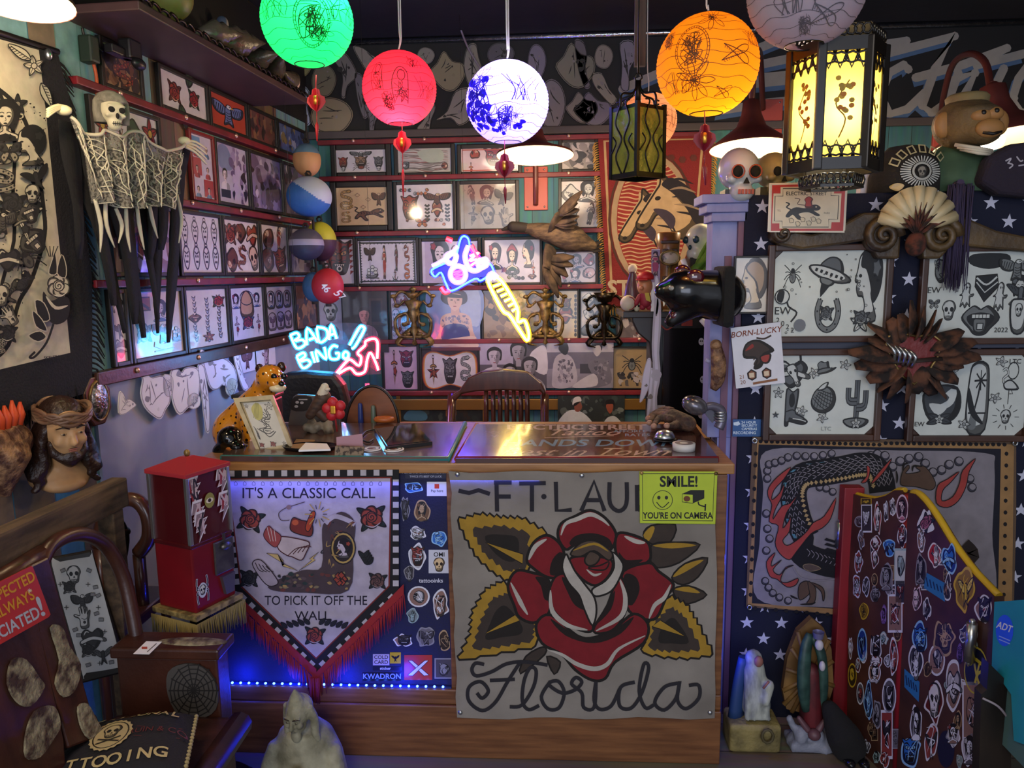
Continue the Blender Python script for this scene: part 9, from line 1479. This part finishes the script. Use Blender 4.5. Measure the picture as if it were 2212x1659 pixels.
LL=[(SA,s1,[(325,200,435,265,'y','rect'),(330,280,440,570,'w','rect'),(460,240,560,640,'r',0),(575,215,640,490,'w',0),(650,170,725,440,'w',0),(735,170,860,460,'k','oval'),(740,470,855,780,'w',0),(285,550,365,810,'w',0),(430,610,560,800,'r',0),(575,640,725,900,'b',0),(240,800,340,1070,'w',0),(430,780,535,1010,'r',0),(530,940,710,1310,'g',0),(715,800,845,1180,'t','rect'),(220,1050,325,1360,'w',0),(330,1070,425,1345,'w',0),(445,1070,510,1200,'o','oval'),(720,1150,825,1400,'w','rect'),(640,1330,790,1720,'w','rect'),(300,1400,410,1610,'y',0),(545,1430,620,1659,'p',0),(430,1200,540,1420,'g',0)]),
      (SB,s1,[(170,140,230,390,'w',0),(285,60,385,400,'b','oval'),(425,80,565,400,'w',0),(640,110,755,630,'w',0),(420,310,565,520,'r',0),(400,430,565,690,'w',0),(175,460,265,710,'y','oval'),(575,640,720,1010,'w','oval'),(275,680,350,910,'w','oval'),(355,660,460,1100,'b',0),(450,850,560,1210,'g',0),(560,1020,680,1520,'w','rect'),(540,1440,655,1659,'w',0),(250,380,320,560,'w',0)]),
      (SA,s2,[(975,310,1170,640,'w','rose'),(960,550,1070,810,'w',0),(1100,700,1255,1000,'r',0),(1255,710,1440,1080,'b',0),(935,840,1075,1230,'g',0),(1065,1060,1285,1370,'b','bar'),(1265,1060,1385,1400,'w',0),(1400,990,1635,1510,'y',0),(905,1200,1020,1510,'k',0),(1025,1330,1130,1620,'w',0),(1640,1270,1850,1659,'w',0)]),
      (SB,s2,[(910,-40,1110,340,'b',0),(1140,-60,1430,340,'o',0),(1450,0,1580,210,'w',0),(1590,0,1680,180,'w',0),(870,210,1040,660,'w',0),(835,530,990,870,'b','bar'),(1040,430,1150,600,'o',0),(1115,240,1285,570,'w','oval'),(1430,200,1510,470,'p',0),(1285,420,1510,990,'w',0),(1530,280,1780,780,'n','oval'),(1510,700,1710,1300,'w','rect'),(1060,620,1300,1160,'r',0),(880,900,1050,1390,'w',0),(1040,1110,1220,1610,'w',0),(1220,1250,1395,1630,'n','oval'),(1300,1120,1490,1410,'w',0),(1395,1000,1500,1240,'o',0),(1480,1220,1690,1640,'w',0),(780,1260,1030,1659,'b',0),(1420,1490,1500,1659,'t',0)])]
for s_,x0,x1 in ((s1,1856,1950),(s2,1992,2120)):
    for i in range(14):
        x,y=rng.uniform(x0,x1),rng.uniform(1110,1640);w_,h_=rng.uniform(7,12),rng.uniform(12,22)
        if s_ is s2 and y < 1100+(x-1992)*1.45: y += 230
        a=PxArt(s_.off(.0301),eps=.00005);sticker(a,None,x-w_,y-h_,x+w_,y+h_,rng.choice('wwgot'),rng,rng.choice(('blob','blob','oval','rect')));mk('sticker',a,STICK,LF[id(s_)])
for cr,s_,its in LL:
    for x0,y0,x1,y1,c_,k in its:
        a=PxArt(s_.off(.0305),*cr,eps=.0001);mx,my=(x1-x0)*.07,(y1-y0)*.07;x0,x1,y0,y1=x0-mx,x1+mx,y0-my,y1+my
        if k == 'rose': sticker(a,o,x0,y0,x1,y1,c_,rng,'blob',1);rose(a.sub((x0+x1)/2,(y0+y1)/2,(x1-x0)*.36,.5,1,ky=-(y1-y0)*.36),Pal('231a24','9a5a74','2f3a44','b08aa0','6a4a60','d8d0dc'))
        elif k == 'bar': a.P([(x0,y0),(x1,y0+(y1-y0)*.4),(x1-10,y1),(x0,y1-(y1-y0)*.45)],'2f74b0');[a.S([(x0+(x1-x0)*(.1+.16*i),y0+(y1-y0)*(.2+.07*i)),(x0+(x1-x0)*(.18+.16*i),y0+(y1-y0)*(.5+.05*i))],14,'16305a') for i in range(5)]
        else:
            q=sticker(a,o,x0,y0,x1,y1,c_,rng,k or 'blob',1 if c_ == 'n' else None)
            if c_ == 'n' and y0 < 1000: q.C(0,0,.93,.93,.08,'b8a83c',n=22);q.S([(-.7,.2),(-.2,.5),(.7,.1),(.2,-.1)],.14,'c8b83c');q.S([(-.2,.5),(.1,-.3),(.5,-.8)],.14,'c8b83c');q.S([(.2,-.1),(-.1,-.5),(.3,.3)],.12,'c8b83c')
        mk('sticker',a,STICK,LF[id(s_)])
# teal box and dark stand at the right edge
X0=at(2150,1300,1.78).x;TS=Surf((X0,0,0),(0,-1,0));o=thing('teal_box','teal painted box with a round blue emblem at the right edge','box',(X0+.1,1.65,.5));b=NB();prism(b,[TS.uv(*p) for p in [(2148,1300),(2300,1290),(2300,1640),(2190,1600),(2184,1500),(2142,1440)]],.01,y0=.01);b.transform(TS.M);mk('side',b,mat('teal_box_paint','17809a',.5,noise_=('1f8fa4',6,(6,1,1),.3,.7)),o);b=NB();zt_=at(2150,1300,1.78).z;boxp(b,(X0+.01,1.5,zt_-.34),(X0+.2,1.78,zt_-.002));mk('body',b,mat('grey_teal','4a6a6a',.6),o)
a=PxArt(TS.off(.0005));a.E(2170,1362,19,34,'1f5cff',n=20);a.m(2170,1355,1,-.35).T('ADT',0,0,21,'e4e8f4',.02,0,'CENTER',.8);[a.L([(2158,1374+7*i),(2182,1384+7*i)],2,'9ab4ff') for i in range(2)];mk('emblem',a,PRINT,o)
b=NB();box(b,(X0+.14,1.64,(zt_-.34)/2),(.1,.14,zt_-.34));mk('pedestal',b,BLACK,o)
o=thing('dark_stand','dark leather covered stand in front of the gate at the right edge','stand',at(2150,1659,1.8));DS=SY(1.72);b=NB();prism(b,[DS.uv(*p) for p in [(2136,1432),(2182,1478),(2186,1800),(2110,1800),(2120,1500),(2132,1490)]],.03,Matrix.Translation((0,1.75,0)));mk('panel',b,mat('dark_hide','17120f',.35,noise_=('2e241c',8,(1,1,.4),.4,.7)),o);b=NB();tube(b,[DS.px(2122,1508,.0),DS.px(2150,1520,.01),DS.px(2178,1552,.0)],.003,6,sm=4);mk('seam',b,mat('grey_cord','8a8088',.6),o)
# ------------------------------------------------------------------ bench, vending machine and beam at the left
BWD=mat('bench_wood','321812',.35,noise_=('48261a',5,(1,5,1),.35,.7),bump=.1);CARVE=mat('worn_carving','8d8468',.7,noise_=('3e2a20',28,(1,1,1),.4,.6),bump=1,bscale=60)
o=thing('carved_bench','dark carved wooden bench with worn carvings on its slats and arm','bench',(-1.1,1.5,0));BK=Surf((-1.24,1.7,.93),(0,1,0),None,(-.2,0,1))
def bprism(pts,d,m,nm,off=0,mods=None,lab=None): b=NB();prism(b,[BK.uv(*p) for p in pts],d,y0=-off);b.transform(BK.M);return mk(nm,b,m,o,label=lab,mods=mods)
BV=[('BEVEL',dict(width=.006,segments=2))]
bprism([(-60,1300),(40,1228),(60,1330),(118,1600),(128,1720),(-60,1720)],.025,BWD,'slat',mods=BV);bprism([(44,1225),(86,1205),(120,1330),(180,1545),(182,1600),(130,1620),(62,1380)],.025,BWD,'slat',mods=BV)
b=NB();tube(b,[BK.px(*p,.0) for p in [(84,1232),(104,1186),(140,1160),(185,1155),(230,1180),(264,1240),(282,1310),(298,1395)]],.019,10,sm=4);mk('arched_post',b,BWD,o)
b=NB();tube(b,[BK.px(-60,1300,-.01),BK.px(60,1222,-.01),BK.px(100,1196,-.01)],.026,10);mk('back_rail',b,BWD,o);b=NB();tube(b,[BK.px(-60,1720,-.01),BK.px(200,1560,-.01)],.026,10);mk('back_rail',b,BWD,o)
def carve(s,pts,m=CARVE,nm='carving',off=.026,parent=None):
    b=NB();prism(b,[s.uv(*(p.x,p.y)) for p in smooth([(*p,0) for p in pts],3,True)],.005,y0=-off);b.transform(s.M);mk(nm,b,m,parent or o)
carve(BK,[(0,1430),(30,1430),(60,1470),(70,1490),(40,1530),(10,1520),(-10,1480)]);carve(BK,[(50,1540),(90,1530),(105,1570),(90,1600),(60,1640),(30,1640),(30,1590)]);carve(BK,[(85,1360),(110,1360),(125,1400),(150,1440),(140,1490),(115,1510),(95,1480),(105,1430)]);carve(BK,[(145,1530),(165,1525),(185,1560),(200,1590),(170,1600),(150,1570)])
AX0,AX1,AY0,AY1,AZ=-1.2,-.918,1.83,1.9,.655
b=NB();boxp(b,(AX0,AY0,0),(AX1,AY1,AZ-.03),.006);mk('arm_panel',b,BWD,o);b=NB();boxp(b,(AX0-.01,AY0-.012,AZ-.03),(AX1+.012,AY1+.02,AZ),.006);mk('arm_rest',b,BWD,o)
ASF=SY(AY0);carve(ASF,[(365,1450),(400,1432),(440,1440),(470,1480),(468,1530),(430,1552),(390,1545),(365,1500)],mat('dark_carving_web','3f3a36',.7),'web_roundel',.001);a=PxArt(SY(AY0-.0068));[a.L([(418,1492),(418+54*cos(t),1492+60*sin(t))],2.5,'15100e') for t in [i*pi/7 for i in range(14)]];[a.C(418,1492,52*k,58*k,2.2,'15100e',n=14) for k in (.25,.45,.65,.82,.98)];mk('web_lines',a,PRINT,o)
b=NB();p=HZ(AZ).px(395,1392);ell(b,(p.x+.02,(AY0+AY1)/2,AZ),(.1,.024,.004));mk('carving',b,CARVE,o)
b=NB();boxp(b,(-1.22,.7,.41),(-.86,AY0,.46),.02);mk('seat',b,BWD,o);b=NB();tube(b,[(-.865,AY0,.437),(-.86,1.5,.44),(-.86,.8,.44)],.034,10);mk('seat_roll',b,BWD,o);carve(SY(1.8),[(470,1570),(490,1580),(488,1620),(462,1640),(440,1600)],off=0)
for x,y in ((-.9,.8),(-1.2,.8)): b=NB();box(b,(x,y,.21),(.05,.05,.42),bev=.006);mk('leg',b,BWD,o)
CS_=Surf(BK.o,BK.u,BK.n,BK.v).off(.05);o2=thing('painted_sign','red sign lettered RESPECTED ALWAYS APPRECIATED, hung on the bench back','sign',CS_.px(20,1330));b=NB();prism(b,[CS_.uv(*p) for p in [(-90,1300),(63,1224),(66,1226),(104,1328),(100,1334),(-60,1424)]],.006);b.transform(CS_.M);mk('board',b,mat('red_sign','b42a1e',.4),o2)
a=PxArt(CS_.off(.0065));ro=.5
for t,x,y,s_,c_ in (('RESPECTED',74,1244,32,'d89a1c'),('ALWAYS',72,1284,32,'d89a1c'),('APPRECIATED',84,1322,36,'b8c0cc')): q=a.m(x,y,1,ro);q.T(t,0,0,s_,c_,.02,.15,'RIGHT',.8)
a.m(88,1312,1,ro-.15).T('!',0,0,60,'b8c0cc',.02);[a.m(64,1276,5,k).L([(-1,0),(1,0)],.2,'e0d8c0') for k in (0,.8,1.6,2.4)];mk('lettering',a,PRINT,o2)
PS=Surf(at(180,1330,1.93),(.78,.62,0),None,(-.13,.16,1));PS=Surf(PS.o,PS.u,PS.u.cross(PS.v).normalized(),PS.v);o2=thing('flash_panel','tall narrow black framed panel of ink drawings leaning at the bench end','picture',PS.px(215,1465));cs=[(94,1206),(198,1186),(276,1448),(166,1476)];b=NB();prism(b,[PS.uv(*p) for p in cs],.02);b.transform(PS.M);mk('frame',b,BLACK,o2,mods=[('BEVEL',dict(width=.006,segments=2))])
a=PxArt(PS.off(.0205));a.eps=.000015;a.OB([(113,1220),(130,1214),(194,1203),(202,1206),(262,1432),(258,1441),(186,1453),(176,1448)],'b9b9b8',1,'b9b9b8',3)
IK=Pal('17171a','2b2b2d','4a4a4c','77777a','333336','b9b9b8');[m_(a.m(x,y,k,.12),IK) for m_,x,y,k in ((skull,160,1242,20),(rose,150,1268,17),(eagle,178,1300,24),(hand,180,1332,24),(heart,200,1378,26),(rose,190,1404,18),(bird,222,1415,22))];[a.m(x,y,5,r).OP([(-1,-.7),(1,-.7),(1,.7),(-1,.7)],'77777a',.25,'17171a') for x,y,r in ((136,1232,.4),(192,1232,-.4),(206,1268,.2),(200,1284,0),(212,1286,.5),(208,1325,.3),(218,1338,0),(162,1360,.4),(170,1372,0),(240,1430,.2),(190,1436,.3))];[a.L([(x-5,y),(x+5,y)],1.4,'17171a') or a.L([(x,y-5),(x,y+5)],1.4,'17171a') for x,y in ((130,1262),(190,1262),(143,1312),(212,1312),(226,1364),(215,1432))];mk('ink_panel',a,PRINT,o2)
o2=thing('bench_card','small white card with a red mark on the bench arm','card',HZ(AZ).px(318,1400));mk('card',slab([(288,1412),(322,1413),(350,1386),(316,1385)],AZ+.001,.001),WHITEP,o2);a=PxArt(HZ(AZ+.0025),eps=.00003);a.R(306,1397,318,1402,'b04434');a.L([(318,1408),(338,1390)],2,'6a6468');mk('print',a,PRINT,o2)
# cushion
TL,TR,BR,BL=at(150,1592,1.78),at(424,1548,1.72),at(392,1700,1.4),at(40,1760,1.42);cn=(TR-TL).cross(TL-BL).normalized()
def pil(s_,t_,d=0): p=(TL*(1-s_)/2+TR*(1+s_)/2)*(1+t_)/2+(BL*(1-s_)/2+BR*(1+s_)/2)*(1-t_)/2;return p+cn*(.055*(max(0,1-s_**4)*max(0,1-t_**4))**.5+d)
o=thing('lettered_cushion','black cushion lettered TRADITIONAL TATTOOING with a skull emblem, on the bench','cushion',(TL+BR)/2);b=NB();N_=16
for sg in (1,-1): gv=[[b.verts.new(pil(-1+2*i/N_,-1+2*j/N_) if sg > 0 else pil(-1+2*i/N_,-1+2*j/N_)-cn*.11*(max(0,1-(-1+2*i/N_)**4)*max(0,1-(-1+2*j/N_)**4))**.5) for i in range(N_+1)] for j in range(N_+1)];[b.faces.new((gv[j][i],gv[j][i+1],gv[j+1][i+1],gv[j+1][i])) for j in range(N_) for i in range(N_)]
bmesh.ops.remove_doubles(b,verts=b.verts,dist=.0005);mk('cover',b,mat('black_canvas','15151d',.9,bump=.3,bscale=120),o,smooth=True)
a=Art(lambda u,v,d: pil(u,v,.003+d*2));CR='c9b884'
def arc(t,y0,k,sz,c_,sp): n=len(t);[a.sub(-sp*(n-1)/2+sp*i,y0+k*(1-((i-(n-1)/2)/(n/2))**2),1,-.0,1).T(ch,0,0,sz,c_,.02,0,'CENTER',.75) for i,ch in enumerate(t)]
arc('TRADITIONAL',.62,.14,.3,CR,.16);arc('TATTOOING',-.5,-.1,.34,CR,.19);a.T('SAILORS',-.62,.1,.2,'6a2420',0,0,'CENTER',.8);a.T('RUIN & CO',.62,.1,.2,'6a2420',0,0,'CENTER',.75);[a.L([(s_*.34,y),(s_*.93,y)],.015,'6a2420') for s_ in (-1,1) for y in (.24,-.04)]
a.P([(.3*cos(t)*(1 if i % 2 else .93),.1+.46*sin(t)*(1 if i % 2 else .93)) for i,t in enumerate([k*pi/20 for k in range(40)])],CR);a.C(0,.1,.24,.38,.02,'2a2418',n=24);skull(a.sub(0,.18,.17,0,1,ky=.2),Pal('1c1812','3a3020','3a3020','8a7c50','6a5c38',CR));[a.L([(-.16*s_,-.14),(.16*s_,-.0)],.035,'2a2418') for s_ in (-1,1)];mk('print',a,PRINT,o)
b=NB();cd=[pil(s_,t_) for s_,t_ in [(-1+2*i/20,1) for i in range(21)]+[(1,1-2*i/20) for i in range(1,21)]];[ell(b,p,.006,n=6) for p in cd];mk('piping',b,mat('cream_piping','a89a70',.8),o,kind='stuff')
# vending machine
o=thing('vending_machine','old red coin vending machine with lightning stickers on a fringed stand','vending machine',(-1.075,2.12,0));vc=V((-1.112,2.13,0));MV=Matrix.Translation(vc) @ Matrix.Rotation(RD(68),4,'Z');RV=mat('vending_red','740d18',.35,noise_=('5c0a12',4,(1,1,1),.4,.7));hw=.078
b=NB();boxp(b,(-hw,-hw,.655),(hw,hw,.86),.006);mk('base_body',b,RV,o,M=MV);b=NB();boxp(b,(-hw*.97,-hw*.97,.86),(hw*.97,hw*.97,1.075),.004);boxp(b,(-hw*1.02,-hw*1.02,.855),(hw*1.02,hw*1.02,.868),.003);mk('upper_body',b,mat('vending_dark_red','430a10',.3,coat=.4),o,M=MV)
b=NB();r=bmesh.ops.create_cone(b,segments=4,radius1=hw*1.55,radius2=hw*.25,depth=.03,matrix=Matrix.Translation((0,0,1.1)) @ Matrix.Rotation(pi/4,4,'Z'),cap_ends=True);boxp(b,(-hw*1.1,-hw*1.1,1.072),(hw*1.1,hw*1.1,1.086),.003);mk('lid',b,mat('lid_red','9c2c34',.3),o,M=MV);b=NB();ell(b,(0,0,1.124),(.009,.009,.011));mk('knob',b,BRASS,o,M=MV)
for sx,sy in ((-1,-1),(1,-1),(-1,1),(1,1)): b=NB();boxp(b,(sx*hw*.985-.006,sy*hw*.985-.006,.868),(sx*hw*.985+.006,sy*hw*.985+.006,1.072),.002);mk('chrome_corner',b,STEEL,o,M=MV)
b=NB();boxp(b,(.0,-hw-.008,.745),(.075,-hw,.85),.004);ell(b,(.04,-hw-.014,.83),(.02,.01,.012));boxp(b,(.034,-hw-.013,.84),(.04,-hw-.006,.87));mk('coin_plate',b,mat('worn_zinc','5a5658',.35,.8,noise_=('77746e',20,(1,1,1),.4,.65)),o,M=MV)
b=NB();prism(b,[(.018,.735),(.07,.735),(.062,.675),(.03,.675)],.012,Matrix.Translation((0,-hw,0)));mk('chute_flap',b,mat('zinc_flap','77757a',.35,.8),o,M=MV)
a=Art(lambda u,v,d: MV @ V((u,-hw-.0015-d,v)))
def bolt_(x,z,k): q=a.sub(x,z,k);BO=[(-.3,1),(.45,1),(.2,.45),(.6,.5),(.15,-.05),(.5,0),(-.2,-1),(.0,-.25),(-.4,-.3),(-.05,.2),(-.5,.15)];q.P(BO,'d4cdd0');q.sub(0,.02,.82).P(BO,'8a7478');rg=random.Random(int(x*999));[q.S([(rg.uniform(-.3,.3),rg.uniform(-.6,.9)) for _ in range(3)],.12,rg.choice(['2a2428','c0a8a8','8a2a2c'])) for _ in range(6)]
[bolt_(x,z,.048) for x,z in ((-.055,1.025),(.052,1.03),(-.048,.95),(.052,.95),(-.04,.915))];a.E(.0,.985,.019,.024,'8a8440');a.E(.0,.985,.014,.008,'d4c8b0');a.E(.0,.985,.006,.006,'2a1c14');mk('sticker',a,STICK,o)
a=Art(lambda u,v,d: MV @ V((u,-hw-.0015-d,v)));q=a.sub(-.05,.72,.032);[q.S([(0,.2),(s_*.6,.5-.3*i),(s_*.55,1.3-.85*i)],.2,'c8c8cc') for s_ in (-1,1) for i in range(4)];[q.S([(0,.2),(s_*.6,.5-.3*i),(s_*.55,1.25-.83*i)],.1,'1c1c20') for s_ in (-1,1) for i in range(4)];q.E(0,0,.5,.75,'c8c8cc');skull(q.sub(0,0,.5),INKY);mk('sticker',a,STICK,o)
b=NB();boxp(b,(-hw*1.2,-hw*1.2,.638),(hw*1.2,hw*1.2,.655),.003);mk('stand_top',b,mat('gold_braid','9c8650',.7,noise_=('5a4a28',40,(1,1,1),.4,.6)),o,M=MV);b=NB();rng=random.Random(15);e=hw*1.22;tops=[MV @ V((-e+2*e*i/60,-e,.632)) for i in range(61)]+[MV @ V((-e,-e+2*e*i/60,.632)) for i in range(61)]+[MV @ V((e,-e+2*e*i/60,.632)) for i in range(61)];strands(b,tops,.075,.0021,rng,.006,n=3);mk('fringe',b,mat('gold_thread','8d7c48',.7),o)
b=NB();tube(b,[vc+V((0,0,.62)),vc+V((0,0,.02))],.03,12);lathe(b,[(.14,0),(.12,.02),(.04,.04)],Matrix.Translation(vc),20);mk('pedestal',b,BLKMET,o)
# timber beam and bentwood chair behind the bench
OLD=mat('old_timber','5e4a36',.8,noise_=('3a2c20',4,(12,1.2,12),.35,.65),bump=.6,bscale=20);o=thing('timber_beam','weathered grey brown timber beam along the plank wall behind the bench','beam',(-1.29,1.6,0));p0,p1=at(-40,1260,1.5),at(281,1092,2.05);q1=at(274,1030,2.05);hb=q1.z-p1.z;b=NB();d=(p1-p0);Mb=Matrix.Translation(p1) @ V((d.x,d.y,0)).to_track_quat('Y','Z').to_matrix().to_4x4();boxp(b,(-.05,-1.1,0),(0,0,hb),.008);mk('beam',b,OLD,o,M=Mb);b=NB();[box(b,Mb @ V((-.03,y,0)) - V((0,0,p1.z/2)),(.05,.05,p1.z),bev=.004) for y in (-.05,-.95)];mk('upright',b,OLD,o)
o=thing('bentwood_chair','dark bentwood chair behind the bench with a round back opening','chair',(-1.36,2.3,0));g=lambda x,y,d=0: at_(x,y,2.25,d);b=NB();tube(b,[g(212,1180),g(225,1120),g(255,1085),g(292,1080),(g(318,1110)),g(322,1160),g(300,1195)],.024,10,sm=4);mk('bent_back',b,CH,o);b=NB();tube(b,[g(262,1200),g(268,1150),g(245,1110)],[.02,.016,.012],8,sm=3);ell(b,g(258,1150),(.035,.03,.02));mk('iron_bracket',b,BLKMET,o);b=NB();box(b,(g(250,1180).x-.04,2.25,.56),(.3,.3,.04),bev=.01);tube(b,[g(215,1180),V((g(215,1180).x,2.25,.56))],.02,8);tube(b,[g(300,1195),V((g(300,1195).x,2.25,.56))],.02,8);mk('seat',b,CH,o)
for sx in (-1,1):
    for sy in (-1,1): b=NB();cx_=g(250,1180).x-.04;tube(b,[(cx_+sx*.12,2.25+sy*.12,.55),(cx_+sx*.13,2.25+sy*.13,0)],.016,8);mk('leg',b,CH,o)
